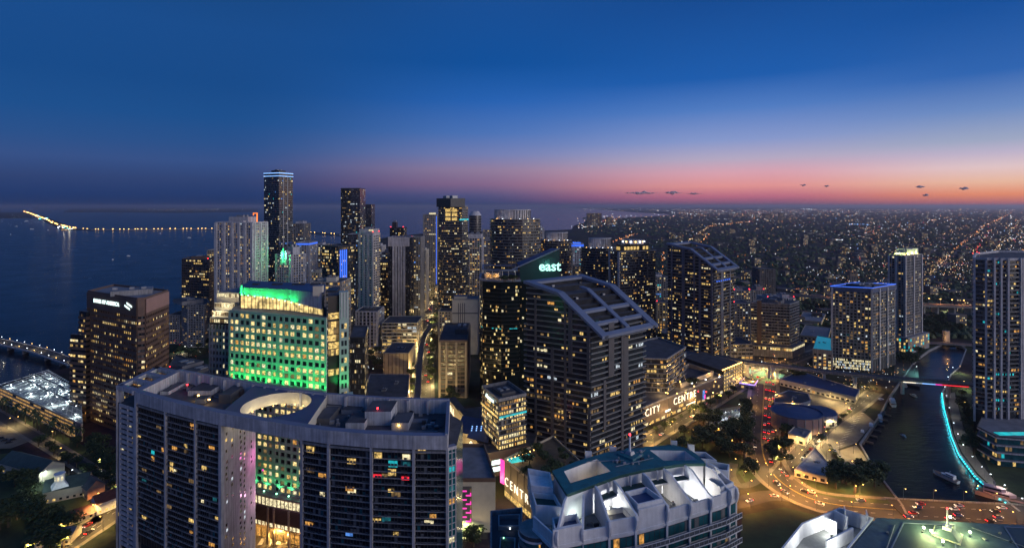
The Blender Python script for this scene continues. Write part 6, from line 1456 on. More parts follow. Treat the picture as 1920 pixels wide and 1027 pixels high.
# small bascule bridge upstream and the elevated highway
ub = thing('low_bridge', 'low bridge with bridge house at the upper end of the river', 'bridge', (*G(1757, 646), 0))
u0, u1 = G(1690, 643), G(1830, 650); b = MB(); b.bar(u0, u1, -6, 6, 2, 4, 'grey_concrete', 'asphalt'); b.bar(u0, u1, 5.8, 6.2, 4, 5.2, 'pink_stone'); b.build('deck', ub)
for t in (.25, .8): p = lerp(u0, u1, t); b = MB(); b.box(p[0], p[1], -3, 6, 10, 5, 'grey_concrete'); b.build('bridge_pier', ub)
p = G(1774, 640); b = MB(); b.box(p[0], p[1], 0, 8, 6, 18, 'grey_concrete', 0, 'roof_dark'); b.build('bridge_house', ub); lamp(p[0] - 8, p[1] - 10, 8, 6000, (1, .5, .15), .5, ub)
hw = thing('elevated_highway', 'elevated highway glowing orange behind the river towers', 'highway', (*G(1740, 590), 0))
hpts = [G(1440, 566), G(1560, 578), G(1660, 590), G(1740, 592), G(1830, 596), G(1930, 604)]
b = MB(); ribbon(b, hpts, 26, 20, 22, 'beige_wall', 'asphalt'); b.build('deck', hw)
for sg in (-13, 13): b = MB(); ribbon(b, [(x, y + sg) for x, y in hpts], .8, 22, 23.4, 'beige_wall'); b.build('barrier', hw)
for t in (.15, .5, .85):
    for a, c in zip(hpts[1:], hpts[2:]):
        p = lerp(a, c, t); b = MB(); b.box(p[0], p[1], 0, 3, 16, 20, 'cream_wall'); b.build('column', hw)
for k in range(14):
    a = lerp(hpts[1], hpts[4], k / 13); a = (hpts[1][0] + (hpts[4][0] - hpts[1][0]) * k / 13, a[1])
    b = MB(); b.tube((a[0], a[1], 22), (a[0], a[1], 33), .25, 'metal_grey'); b.box(a[0], a[1], 33, 1.8, 1.2, .7, 'lamp_warm'); b.build('lamp_post', hw)
    if k % 2 == 0: lamp(a[0], a[1], 31.5, 14000, (1, .36, .10), .6, hw)

# near bay bridge at the left edge and far causeway
nb = thing('bay_bridge', 'low lamp lined bridge over the bay at the left edge', 'bridge', (*G(60, 690), 0))
n_ = [G(-90, 662, 6), G(0, 671 - 26, 6), G(70, 667, 6), G(137, 690, 6)]
n_ = [G(-80, 622, 6), G(0, 640, 6), G(70, 656, 6), G(140, 680, 6)]
b = MB(); ribbon(b, n_, 17, 4.4, 6, 'grey_concrete', 'asphalt'); b.build('deck', nb)
for sg in (-8.6, 8.6):
    b = MB(); ribbon(b, [(x + sg * .3, y + sg) for x, y in n_], .5, 5, 7.1, 'white_concrete'); b.build('barrier', nb)
for i in range(3):
    for k in range(5):
        p = lerp(n_[i], n_[i + 1], (k + .5) / 5)
        if k % 2: b = MB(); b.box(p[0], p[1], -4, 2, 14, 8.4, 'grey_concrete', .3); b.build('bridge_pier', nb)
        for sg in (-8, 8):
            q = (p[0] + sg * .3, p[1] + sg); b = MB(); b.tube((*q, 6), (*q, 9.5), .12, 'metal_grey'); b.box(q[0], q[1], 9.5, .55, .55, .5, 'lamp_white' if k % 3 else 'lamp_warm'); b.build('lamp_post', nb)
        if k % 2 == 0: lamp(p[0], p[1], 10.5, 1500, (1, .8, .5), .5, nb)
cz = thing('causeway', 'far lamp lined causeway curving across the bay', 'causeway', (*G(200, 431), 0))
cpt = [G(*p) for p in ((46, 397.5), (58, 401), (75, 408), (95, 417), (115, 424.5), (140, 429.5), (175, 431.5), (240, 431.5), (330, 430.5), (404, 430), (520, 433), (640, 441))]
b = MB(); ribbon(b, cpt, 30, .8, 8, 'grey_concrete', 'asphalt'); b.build('deck', cz)
for i in range(len(cpt) - 1):
    L = math.hypot((cpt[i][0] / cpt[i][1] - cpt[i + 1][0] / cpt[i + 1][1]) * 1000, CAMH * 1000 / cpt[i][1] - CAMH * 1000 / cpt[i + 1][1])
    n = max(2, int(L / (3.0 if i < 5 else 9)))
    for k in range(n):
        p = lerp(cpt[i], cpt[i + 1], (k + random.random() * .5) / n); s_ = p[1] * (.0013 if i < 5 else .0009); b = MB(); b.box(p[0] + random.uniform(-20, 20), p[1], 8, s_, s_, s_, 'lamp_warm'); b.tube((*p, 2), (*p, 8), 1, 'metal_grey', 4); b.build('lamp_post', cz)
for (px, py, w) in ((82, 411, 10), (120, 427, 12), (70, 405, 5), (130, 430, 7)):
    for k in range(w):
        p = G(px + random.uniform(-w, w), py + random.uniform(-1.5, 1.5)); s_ = p[1] * .0008; b = MB(); b.box(p[0], p[1], 4, s_, s_, s_, random.choice(('lamp_white', 'lamp_warm', 'lamp_cyan', 'lamp_white'))); b.build('marina_light', cz)
    lamp(*G(px, py), 60, 40000, (1, .85, .6), 3, cz)
p = G(122, 431.5); b = MB(); b.box(p[0], p[1], 0, 60, 12, 9, 'lit_amber_dim'); b.build('moored_ship', cz)

# ================================================================== SKYWARD: small dark clouds
def cloud(label, px, py, w, h, Y=26000.):
    random.seed(px); root = MB(); cx, cz_ = (px - HX) * Y / FPX, ZAT(py, Y); k = Y / FPX
    bb = MB(); bb.smooth = True
    for i in range(int(16 + w)):
        t = max(-1, min(1, random.gauss(0, .45))); x = cx + t * w / 2 * k; z = cz_ + random.gauss(0, .2) * h * k * (1.1 - abs(t)) + .06 * h * k * math.sin(t * 7); r = random.uniform(.07, .2) * h * k * (1.15 - .7 * abs(t)); sx = random.uniform(1.5, 4.5)
        n, m_ = 8, 5; base = len(bb.v); mi = bb.mi('cloud')
        for a in range(m_ + 1):
            ph = math.pi * a / m_
            for c in range(n):
                th = 6.28319 * c / n; jr = r * (1 + random.uniform(-.25, .25)); bb.v.append((x + math.cos(th) * math.sin(ph) * jr * sx, Y + math.sin(th) * math.sin(ph) * jr * 2, z + math.cos(ph) * jr * .8))
        for a in range(m_):
            for c in range(n): bb.f.append((base + a * n + c, base + (a + 1) * n + c, base + (a + 1) * n + (c + 1) % n, base + a * n + (c + 1) % n)); bb.m.append(mi)
    o = bb.build('cloud', None, (cx, Y, cz_)); return tag(o, label, 'cloud', 'small dusk clouds')
for a in (('long low dark cloud over the far peninsula', 1202, 362, 62, 6), ('thin cloud tail right of the long low cloud', 1262, 361.5, 38, 6), ('flat dark cloud just left of the sunset band', 1302, 363, 34, 4), ('single small cloud high in the pink band', 1507, 347, 14, 4), ('faint cloud right of the single small cloud', 1550, 349, 12, 3), ('upper small cloud of the sunset pair', 1726, 350, 18, 5), ('lower small cloud of the sunset pair', 1736, 366, 12, 5), ('rightmost ragged cloud over the orange horizon', 1808, 353.5, 18, 7)): cloud(*a)
random.seed(5)
# ================================================================== TREES
def crown_mesh(seed, n, m, sz=.55, squash=.8):
    rnd = random.Random(seed); b = MB(); lobes = [(rnd.uniform(-.5, .5), rnd.uniform(-.5, .5), rnd.uniform(-.25, .45), rnd.uniform(.35, .6)) for _ in range(7)]
    for i in range(n):
        lx, ly, lz, lr = rnd.choice(lobes); th, cp_ = rnd.uniform(0, 6.283), rnd.uniform(-1, 1); sp_ = math.sqrt(1 - cp_ * cp_); r = lr * rnd.uniform(.6, 1.08)
        c = Vector((lx + r * sp_ * math.cos(th), ly + r * sp_ * math.sin(th), (lz + r * cp_) * squash))
        nrm_ = Vector((rnd.gauss(0, 1), rnd.gauss(0, 1), rnd.gauss(.6, 1))).normalized(); u = nrm_.orthogonal().normalized(); w = nrm_.cross(u); s = sz * rnd.uniform(.12, .26)
        q = [c + u * s, c + w * s * .7, c - u * s, c - w * s * .7]; b.face([tuple(x) for x in q], m[i % len(m)])
    return b.mesh('crown')
CROWNS = [crown_mesh(i, 700, ('leaf_dark', 'leaf_mid', 'leaf_dark', 'leaf_olive')[i % 4:] + ('leaf_dark',)) for i in range(4)]
def trunk_mesh(seed):
    rnd = random.Random(seed); b = MB(); b.tube((0, 0, 0), (rnd.uniform(-.05, .05), 0, .55), .06, 'bark', 6, .04)
    for k in range(4): t = 1.57 * k + rnd.random(); b.tube((0, 0, .45), (math.cos(t) * .35, math.sin(t) * .35, .85), .03, 'bark', 4, .012)
    return b.mesh('trunk')
TRUNKS = [trunk_mesh(i) for i in range(3)]
def palm_meshes():
    b = MB(); b.tube((0, 0, 0), (.02, 0, .5), .022, 'bark', 6, .017); b.tube((.02, 0, .5), (.03, .01, 1), .017, 'bark', 6, .014); t = b.mesh('trunk')
    b = MB()
    for k in range(15):
        a = 6.283 * k / 15 + random.random() * .3; up = random.uniform(-.05, .28); L = random.uniform(.34, .44); pr = None
        for s in range(5):
            f = s / 4; c = Vector((.03 + math.cos(a) * L * f, .01 + math.sin(a) * L * f, 1 + up * math.sin(f * 2.2) - .30 * f * f)); w = .055 * (1 - .75 * abs(f - .4)); d = Vector((-math.sin(a), math.cos(a), 0)) * w
            cur = (c + d, c - d)
            if pr: b.face([tuple(pr[0]), tuple(pr[1]), tuple(cur[1]), tuple(cur[0])], 'leaf_mid' if k % 2 else 'leaf_olive')
            pr = cur
    return t, b.mesh('fronds')
PT, PF = palm_meshes()
def place_tree(x, y, h, label, group, z=0., palm=False):
    root = thing('palm_tree' if palm else 'tree', label, 'palm' if palm else 'tree', (x, y, z), group)
    root.rotation_euler.z = random.random() * 6.28; s = random.uniform(.85, 1.2)
    if palm: part('trunk', PT, root, scale=(h, h, h)); part('crown', PF, root, scale=(h, h, h))
    else:
        w = h * random.uniform(.55, .75) * s; part('trunk', random.choice(TRUNKS), root, scale=(h * .9, h * .9, h * .9)); part('crown', random.choice(CROWNS), root, (0, 0, h * .68), 0, (w, w, h * .52))
    return root
def grove(n, px0, px1, py0, py1, h0, h1, label, group, palm=0., z=0.):
    for i in range(n):
        p = G(random.uniform(px0, px1), random.uniform(py0, py1), z); pl = random.random() < palm
        place_tree(p[0], p[1], random.uniform(h0, h1), label if not pl else label.replace('tree', 'palm'), group if not pl else group + ' (palms)', z, pl)
def row(n, a, c, h0, h1, label, group, palm=0., z=0., jit=2.):
    for i in range(n):
        t = (i + .5) / n; p = G(a[0] + (c[0] - a[0]) * t, a[1] + (c[1] - a[1]) * t, z); pl = random.random() < palm
        place_tree(p[0] + random.uniform(-jit, jit), p[1] + random.uniform(-jit, jit), random.uniform(h0, h1), label if not pl else label.replace('tree', 'palm'), group if not pl else group + ' (palms)', z, pl)
grove(19, 1275, 1398, 800, 862, 10, 15, 'dark leafy tree in the small park below the mall wing', 'trees of the dark park')
grove(8, 1300, 1345, 772, 800, 9, 13, 'leafy tree between car park and mall wing road', 'trees by the car park')
row(9, (1398, 762), (1402, 840), 8, 12, 'leafy tree along the left side of the avenue', 'avenue trees')
grove(5, 1438, 1474, 846, 878, 11, 15, 'round leafy tree where river road meets the avenue', 'trees at the road fork')
grove(4, 1560, 1588, 898, 918, 14, 18, 'big lamp lit tree above the curved road', 'trees above the curved road')
grove(7, 1600, 1655, 892, 928, 12, 16, 'dark tree on the river point', 'trees on the river point')
row(5, (1470, 820), (1480, 795), 7, 10, 'street tree beside the round blue roof', 'trees by the round roof')
row(7, (1545, 812), (1598, 772), 3, 5, 'small shrub like tree lining the river road', 'small trees of the river road')
row(4, (1556, 842), (1592, 880), 3, 5, 'small tree lining the short spur road', 'small trees of the spur road')
grove(2, 1535, 1545, 838, 845, 10, 12, 'tall tree beside the white lot', 'palms by the white lot', palm=1.)
grove(6, 1392, 1418, 876, 898, 7, 11, 'tree in the planted roundabout', 'roundabout trees', palm=.4)
row(14, (1797, 722), (1832, 846), 6, 10, 'lit green tree along the river path', 'river path trees', palm=.3)
grove(8, 1826, 1915, 832, 848, 8, 12, 'tree before the terraced base at right edge', 'trees before the terraced base', palm=.5)
grove(3, 1826, 1842, 838, 856, 15, 19, 'tall dark tree at the foot of the right edge tower', 'dark trees at the right tower')
grove(14, 1684, 1722, 655, 690, 9, 13, 'tree on the far river bank below the glowing crown tower', 'far bank trees')
grove(22, 1735, 1812, 598, 640, 10, 16, 'tree in the dark park before the highway', 'dark park trees')
grove(6, 1480, 1520, 700, 722, 9, 13, 'dark tree beside the rail viaduct', 'viaduct trees')
row(10, (1500, 718), (1650, 735), 5, 8, 'low palm under the rail viaduct', 'viaduct palms', palm=1.)
row(11, (1225, 818), (1385, 735), 7, 10, 'lamp lit street tree along the mall wing', 'mall wing street trees', palm=.35)
row(14, (812, 600), (808, 720), 9, 12, 'street tree on the right of the canyon street', 'canyon trees right')
row(9, (776, 610), (768, 745), 8, 11, 'street tree on the left of the canyon street', 'canyon trees left')
grove(8, 684, 712, 640, 690, 9, 12, 'tree in the small square beside the black office', 'square trees')
grove(5, 826, 870, 745, 765, 10, 13, 'tree behind the mall canopies', 'mall back trees')
grove(6, 860, 925, 1005, 1025, 6, 9, 'garden tree below the white hall', 'white hall garden')
grove(18, 975, 1075, 846, 900, 5, 8, 'planter tree on the mall pool deck', 'pool deck trees', z=27.)
grove(4, 1290, 1312, 718, 726, 5, 8, 'roof garden tree on the mall wing', 'roof garden trees', z=20.)
grove(5, 905, 968, 528, 530, 6, 8, 'terrace tree on the deck of the slanted sign tower', 'terrace trees', z=136.)
row(13, (-6, 770), (150, 838), 12, 15, 'tall palm in front of the bay garage', 'garage palms', palm=1., jit=4)
row(9, (150, 835), (215, 880), 10, 13, 'dark tree at the foot of the bank tower', 'bank tower trees', jit=6)
row(14, (70, 832), (260, 945), 7, 10, 'street tree along the lane behind the church', 'lane trees')
grove(16, -20, 70, 905, 1000, 11, 15, 'dark garden tree left of the church', 'church garden trees')
grove(9, 60, 150, 985, 1040, 10, 14, 'dark tree by the corner street', 'corner street trees')
grove(4, 385, 400, 640, 660, 9, 12, 'tree by the low block behind the twin tower', 'trees behind twin tower')
grove(10, 330, 395, 655, 675, 8, 11, 'tree in front of the pale hotel', 'hotel trees', palm=.4)
grove(6, 575, 612, 1000, 1024, 6, 8, 'plaza tree between the two slabs', 'plaza trees', palm=.3)

# ================================================================== CARS
CARM = {}
for i, c in enumerate(((.02, .02, .025), (.6, .6, .6), (.25, .26, .28), (.3, .02, .02), (.03, .06, .2), (.75, .75, .73))): mat('car_paint_%d' % i, c, .3, var=0)
def car_parts(i):
    if i not in CARM:
        m = 'car_paint_%d' % i; b = MB()
        def loft(secs, mm):
            for (x0, w0, za, zb), (x1, w1, zc, zd) in zip(secs, secs[1:]):
                A = [(x0, -w0, za), (x0, w0, za), (x0, w0, zb), (x0, -w0, zb)]; B_ = [(x1, -w1, zc), (x1, w1, zc), (x1, w1, zd), (x1, -w1, zd)]
                for k in range(4): j = (k + 1) % 4; b.face([A[k], A[j], B_[j], B_[k]], mm)
            for s, rv in ((secs[0], 1), (secs[-1], 0)):
                f = [(s[0], -s[1], s[2]), (s[0], s[1], s[2]), (s[0], s[1], s[3]), (s[0], -s[1], s[3])]; b.face(f[::-1] if rv else f, mm)
        loft([(-2.25, .78, .35, .85), (-2.0, .9, .28, .95), (-1.2, .92, .28, .98), (1.1, .92, .28, .95), (1.9, .88, .28, .82), (2.25, .74, .35, .65)], m)
        body = b.mesh('body'); b = MB(); loft([(-1.75, .72, .95, 1.0), (-1.1, .66, .95, 1.42), (.3, .66, .95, 1.44), (1.15, .74, .94, .97)], 'black_glass'); loft([(-1.05, .6, 1.41, 1.47), (.28, .6, 1.43, 1.48)], m); cab = b.mesh('cabin')
        b = MB(); b.tube((0, -.12, 0), (0, .12, 0), .33, 'rubber', 8); b.tube((0, -.13, 0), (0, .13, 0), .18, 'metal_grey', 6); wh = b.mesh('wheel')
        b = MB(); b.box(0, 0, 0, .12, .5, .22, 'tail_red'); tl = b.mesh('tail_light'); b = MB(); b.box(0, 0, 0, .12, .42, .2, 'head_white'); hd = b.mesh('headlight'); b = MB(); b.box(0, 0, 0, .1, .42, .2, 'metal_grey'); off = b.mesh('light_off')
        CARM[i] = (body, cab, wh, tl, hd, off)
    return CARM[i]
def car(x, y, ang, label, group, on=True, z=.1, i=None, big=1.25):
    i = random.randrange(6) if i is None else i; body, cab, wh, tl, hd, off = car_parts(i)
    r = thing('car', label, 'car', (x, y, z), group); r.rotation_euler.z = ang; r.scale = (big,) * 3
    part('body', body, r); part('cabin', cab, r)
    for sx in (-1.35, 1.35):
        for sy in (-.82, .82): part('wheel', wh, r, (sx, sy, .33))
    for sy in (-.58, .58): part('tail_light', tl if on else off, r, (-2.27, sy, .6)); part('headlight', hd if on else off, r, (2.2, sy, .55))
    return r
cs, cside = ROADS['avenue']
def along(key, f, d, rev=False):
    s, sd = ROADS[key]; pts = sd(d); k = min(int(f * (len(pts) - 1)), len(pts) - 2); t = f * (len(pts) - 1) - k
    p = lerp(pts[k], pts[k + 1], t); a = math.atan2(pts[k + 1][1] - pts[k][1], pts[k + 1][0] - pts[k][0]); return p[0], p[1], a + (math.pi if rev else 0)
for lane, d in enumerate((-2.5, -6.2, -10)):
    for k in range(9):
        x, y, a = along('avenue', .17 + k * .030 + random.uniform(-.006, .006), d, True)
        car(x, y, a, ('car queueing in the lane nearest the avenue centre line', 'car queueing in the middle lane of the avenue', 'car queueing in the kerb lane of the avenue')[lane], ('avenue queue, centre lane', 'avenue queue, middle lane', 'avenue queue, kerb lane')[lane])
for f, d, rv, lb in ((.52, -4, True, 'car with red tail lights below the avenue queue'), (.58, -8, True, 'second red lit car below the avenue queue'), (.66, 6, False, 'car rounding the curve toward the bridge'), (.74, -6, True, 'car in the middle of the orange curve'), (.45, 6, False, 'car driving down past the round blue roof')): car(*along('avenue', f, d, rv), lb, 'cars on the avenue curve')
for k in range(9): car(*along('mall', .1 + k * .085, 3 if k % 2 else -3, k % 2 == 0), 'car driving along the mall wing road', 'cars on the mall wing road')
for k in range(9): car(*along('river', .16 + k * .03, 5.2, False), 'car parked at the kerb of the river road', 'cars parked on the river road', on=False)
for k in range(3): car(*along('river', .5 + k * .13, -2, k == 1), 'car driving on the river road', 'cars driving on the river road')
for k in range(4): car(*along('spur', .3 + k * .15, -5, False), 'car parked along the spur road by the white lot', 'cars parked on the spur', on=False)
for k in range(10): car(*along('canyon', .35 + k * .055, 4 if k % 2 else -4, k % 2 == 0), 'car in the street canyon between the towers', 'cars in the street canyon', big=1.5)
for f, d, rv, lb in ((.42, -4, True, 'red car by the corner street at lower left'), (.36, 4, False, 'dark car waiting on the corner street'), (.30, -4, True, 'car just left of the red car on the corner street')): car(*along('corner', f, d, rv), lb, None, i=3 if lb.startswith('red') else 0)
for r_ in range(3):
    for k in range(9):
        if random.random() < .85:
            p = G(1338 + k * 6.6 + r_ * 4, 803 - k * 2.2 - r_ * 11); car(p[0], p[1], 1.1, ('car parked in the front row of the car park', 'car parked in the middle row of the car park', 'car parked in the back row of the car park')[r_], ('car park front row', 'car park middle row', 'car park back row')[r_], on=False, big=1.1)
for k in range(4): p = G(3 + k * 7, 822 + k * 4 % 9); car(p[0], p[1], .4 + k * .1, 'dark car parked on the sandy lot at left edge', 'cars on the sandy lot', on=False, i=0)
for k in range(3): car(*along('slip', .35 + k * .2, 2, k == 1), 'car on the slip road left of the bridge', 'cars on the slip road')

for k in range(13):
    p = lerp(rbp[0], rbp[2], (k + random.random() * .6) / 12.5); d, rv = ((-9, 0), (-4, 0), (4, 1), (9, 1))[k % 4]; car(p[0], p[1] + d, -.04 + (math.pi if rv else 0), 'car crossing the river bridge', 'cars on the river bridge', z=.12)
for k in range(7): f = .60 + k * .055; car(*along('avenue', f, (-9, 5, 9)[k % 3], k % 3 == 0), 'car moving round the orange lit curve', 'cars on the curve')
for k in range(14): car(*along('canyon', .25 + k * .05, (7, -7)[k % 2], k % 2 == 1), 'car in an outer lane of the street canyon', 'outer lane canyon cars', big=1.5)
# ================================================================== STREET LAMPS
LM = {}
def lamp_meshes(kind):
    if kind not in LM:
        b = MB(); b.tube((0, 0, 0), (0, 0, 9), .14, 'dark_metal', 6, .09); b.tube((0, 0, 9), (2.2, 0, 9.5), .07, 'dark_metal', 5); pole = b.mesh('pole'); b = MB(); b.box(2.2, 0, 9.25, .75, .4, .22, kind); LM[kind] = (pole, b.mesh('lamp_head'))
    return LM[kind]
def street_lamp(x, y, ang, label, group, e=5000, c=(1, .5, .12), kind='lamp_warm', z=.05, light=True, point=False):
    r = thing('street_lamp', label, 'street lamp', (x, y, z), group); r.rotation_euler.z = ang; pole, head = lamp_meshes(kind); part('pole', pole, r); part('lamp_head', head, r)
    if light:
        l = bpy.data.lights.new('bulb', 'POINT' if point else 'SPOT'); l.energy = e * 2.1; l.color = c; l.shadow_soft_size = .5
        if not point: l.spot_size = R(165); l.spot_blend = .5
        o = bpy.data.objects.new('bulb', l); col.objects.link(o); o.parent = r; o.location = (2.2, 0, 9.0)
def lamps_along(key, n, d, label, group, e, c, kind='lamp_warm', f0=.02, f1=.98, point=False):
    for k in range(n):
        f = f0 + (f1 - f0) * (k + .5) / n; sg = 1 if k % 2 else -1; x, y, a = along(key, f, sg * d); street_lamp(x, y, a + (math.pi / 2 if sg > 0 else -math.pi / 2), label, group, e, c, kind, point=point)
SOD = (1, .42, .08); WRM = (1, .60, .18); YEL = (1, .72, .30)
lamps_along('avenue', 26, 14.5, 'sodium street lamp along the curving avenue', 'avenue lamps', 7000, (1, .46, .11))
lamps_along('mall', 16, 8.5, 'warm street lamp along the mall wing road', 'mall wing road lamps', 8000, WRM, point=True)
lamps_along('river', 11, 8, 'yellow street lamp along the river road', 'river road lamps', 7500, YEL)
lamps_along('spur', 5, 8, 'yellow street lamp on the spur road', 'spur lamps', 5500, YEL)
lamps_along('slip', 7, 9, 'sodium lamp along the slip road', 'slip road lamps', 8000, SOD)
lamps_along('loop', 4, 5, 'lamp around the planted roundabout', 'roundabout lamps', 6000, WRM)
lamps_along('canyon', 22, 13, 'bright lamp in the street canyon', 'canyon lamps', 20000, YEL, f0=.2, f1=.98, point=True)
lamps_along('west', 9, 10, 'lamp in the side street right of the green building', 'side street lamps', 12000, WRM, point=True)
lamps_along('corner', 9, 11, 'street lamp on the corner street at lower left', 'corner street lamps', 9000, WRM)
lamps_along('left', 6, 7, 'street lamp along the lane behind the church', 'lane lamps', 2500, YEL)
lamps_along('plaza_road', 8, 12, 'lamp in the plaza between the two slabs', 'plaza lamps', 6000, WRM)
for k in range(9):
    p = lerp(rbp[0], rbp[2], (k + .3) / 8); sg = 1 if k % 2 else -1; street_lamp(p[0], p[1] + sg * 14.6, -sg * math.pi / 2, 'sodium lamp on the river bridge', 'bridge lamps', 3600, SOD)
for (px, py, e, c) in ((1352, 822, 5000, SOD), (1322, 838, 3500, WRM), (1296, 822, 3500, WRM), (1374, 846, 3500, SOD), (1400, 696, 7000, (.8, 1, .7)), (1446, 702, 7000, (.8, 1, .75)), (1425, 690, 6000, (.9, 1, .7)), (1500, 742, 9000, YEL), (1560, 752, 9000, YEL), (1590, 772, 9000, WRM), (1490, 770, 6000, WRM), (1600, 850, 7000, YEL), (1545, 835, 5000, WRM), (1492, 845, 6000, SOD), (1365, 790, 7000, (.8, .95, 1)), (1385, 775, 5000, (.8, .95, 1)), (1830, 835, 5000, YEL), (1870, 845, 6000, YEL), (1905, 838, 6000, YEL), (1806, 770, 4000, (.8, 1, .4)), (1812, 730, 4000, (.9, 1, .4)), (1797, 700, 4000, (.9, 1, .5)), (1585, 912, 6000, (.8, 1, .5)), (1612, 930, 7000, SOD), (30, 800, 6000, YEL), (190, 945, 12000, SOD), (130, 905, 4000, (.8, 1, .9)), (80, 905, 3000, (.8, 1, .9)), (20, 985, 3500, YEL), (1770, 585, 26000, (.9, 1, .6)), (1715, 700, 6000, (.3, 1, .9)), (1600, 735, 9000, YEL), (1640, 728, 9000, WRM), (690, 665, 9000, YEL), (350, 660, 9000, (1, .9, .7)), (870, 1008, 6000, (.9, 1, .5))):
    p = G(px, py); street_lamp(p[0], p[1], random.random() * 6.28, 'single lamp post on open ground', 'scattered lamp posts', e, c, 'lamp_white' if c[2] > .5 else 'lamp_warm')
# ================================================================== LOW BUILDINGS BY THE RIVER AND AVENUE
def lowrise(name, label, pts, h, wall='cream_wall', roof='roof_dark', lit=.0, cat='building', px=True, z=0., par=.8, colw=5.):
    w = ccw([G(*p) for p in pts] if px else pts); c = (sum(p[0] for p in w) / len(w), sum(p[1] for p in w) / len(w)); r = thing(name, label, cat, (*c, z))
    b = MB(); b.prism(w, z, z + h, wall, roof); b.build('wall', r)
    if par: b = MB(); b.ring(offs(w, .25), offs(w, -.4), z + h, z + h + par, wall); b.build('parapet', r)
    for i in range(len(w)):
        a, c_ = w[i], w[(i + 1) % len(w)]
        if not seen(a, c_, 0): continue
        n = max(1, int(dist(a, c_) / colw))
        for j in range(n):
            for fl in range(max(1, int(h / 4.5))):
                window(r, a, c_, (j + .5) / n, colw * .6, z + fl * 4.3 + .8, z + fl * 4.3 + 3.2, .08, random.choice(('lit_warm', 'lit_pale', 'lit_amber')) if random.random() < lit else 'black_glass')
    for k in range(3):
        p = (sum(q[0] for q in w) / len(w) + random.uniform(-.25, .25) * dist(w[0], w[1]), sum(q[1] for q in w) / len(w) + random.uniform(-4, 4)); b = MB(); b.box(p[0], p[1], z + h, 2.2, 1.6, 1.3, 'metal_grey', random.random()); b.build('roof_vent', r)
    return r
def gable(name, label, c, L, Wd, h, rh, ang, wall='cream_wall', roof='roof_dark', cat='house', lit=.2, group=None):
    r = thing(name, label, cat, (*c, 0), group); ca, sa = math.cos(ang), math.sin(ang)
    def T(x, y, z): return (c[0] + x * ca - y * sa, c[1] + x * sa + y * ca, z)
    b = MB(); b.box(c[0], c[1], 0, L, Wd, h, wall, ang)
    for sx in (-1, 1): b.face([T(sx * L / 2, -Wd / 2, h), T(sx * L / 2, Wd / 2, h), T(sx * L / 2, 0, h + rh)][::sx], wall)
    b.build('wall', r); b = MB(); o = .8
    for sy in (-1, 1):
        q = [T(-L / 2 - o, sy * (Wd / 2 + o), h - .4), T(L / 2 + o, sy * (Wd / 2 + o), h - .4), T(L / 2 + o, 0, h + rh), T(-L / 2 - o, 0, h + rh)]; b.face(q if sy < 0 else q[::-1], roof); b.face([(x, y, z - .25) for x, y, z in (q[::-1] if sy < 0 else q)], wall)
    b.build('roof', r)
    for sx in range(int(L / 4)):
        x = -L / 2 + 2 + sx * 4
        for sy in (-1, 1):
            a, e = T(x - .8, sy * (Wd / 2 + .05), 1), T(x + .8, sy * (Wd / 2 + .05), 1); b = MB(); q = [a, e, (e[0], e[1], 2.6), (a[0], a[1], 2.6)]; b.face(q if sy < 0 else q[::-1], 'lit_warm' if random.random() < lit else 'black_glass'); b.build('window', r)
    return r
lowrise('warehouse', 'long low warehouse with dark blue roof behind the avenue', [(1462, 722), (1604, 757), (1612, 742), (1500, 706)], 7, 'cream_wall', 'roof_blue', .1)
lowrise('shop_row', 'curved low shop with white fascia right of the avenue', [(1452, 765), (1452, 752), (1478, 742), (1515, 748), (1520, 762), (1500, 768)], 6, 'white_concrete', 'roof_dark', .25)
rd = thing('round_hall', 'round hall with glossy blue roof and brick wall', 'hall', (*G(1492, 800), 0)); q = G(1494, 800); n = 22
pl = [(q[0] + math.cos(6.28319 * i / n) * 24, q[1] + math.sin(6.28319 * i / n) * 20) for i in range(n)]
b = MB(); b.prism(pl, 0, 15, 'pink_stone', 'roof_blue'); b.build('wall', rd); b = MB(); b.ring(offs(pl, .6), offs(pl, -.5), 15, 16, 'roof_blue'); b.build('roof_edge', rd); b = MB(); b.cyl(q[0], q[1], 15.05, 17, 21, 'roof_blue', r1=10, n=22, sy=.83); b.build('roof', rd)
for k in range(8): t = R(-150 + k * 18); b = MB(); b.box(q[0] + math.cos(t) * 24.2, q[1] + math.sin(t) * 20.2, 0, .5, .5, 15, 'grey_concrete', t); b.build('pilaster', rd)
rd2 = thing('round_hall', 'smaller round blue roofed pavilion joined beside the round hall', 'hall', (*G(1538, 792), 0)); q = G(1538, 790)
b = MB(); b.cyl(q[0], q[1], 0, 11, 15, 'white_concrete', n=18, top='roof_blue'); b.build('wall', rd2); b = MB(); b.cyl(q[0], q[1], 11, 12.2, 15.6, 'roof_blue', r1=9, n=18); b.build('roof', rd2)
for k in range(7): t = R(-140 + k * 17); b = MB(); b.box(q[0] + math.cos(t) * 15, q[1] + math.sin(t) * 15, 1, 2.4, .3, 4, 'lit_pale' if k % 2 else 'black_glass', t + R(90)); b.build('window', rd2)
lowrise('corner_shop', 'small lit corner shop with flat grey roof below the round hall', [(1478, 826), (1510, 836), (1522, 822), (1490, 813)], 7, 'cream_wall', 'roof_grey', .6)
lowrise('white_lot', 'pale flat roofed hall on the triangular plot between the roads', [(1490, 893), (1550, 906), (1554, 880), (1528, 850)], 5, 'cream_wall', 'roof_pale', .1)
kk = lowrise('kiosk', 'small kiosk outlined in violet neon at the junction', [(1388, 727), (1414, 731), (1420, 722), (1398, 717)], 6, 'dark_concrete', 'roof_dark', .2)
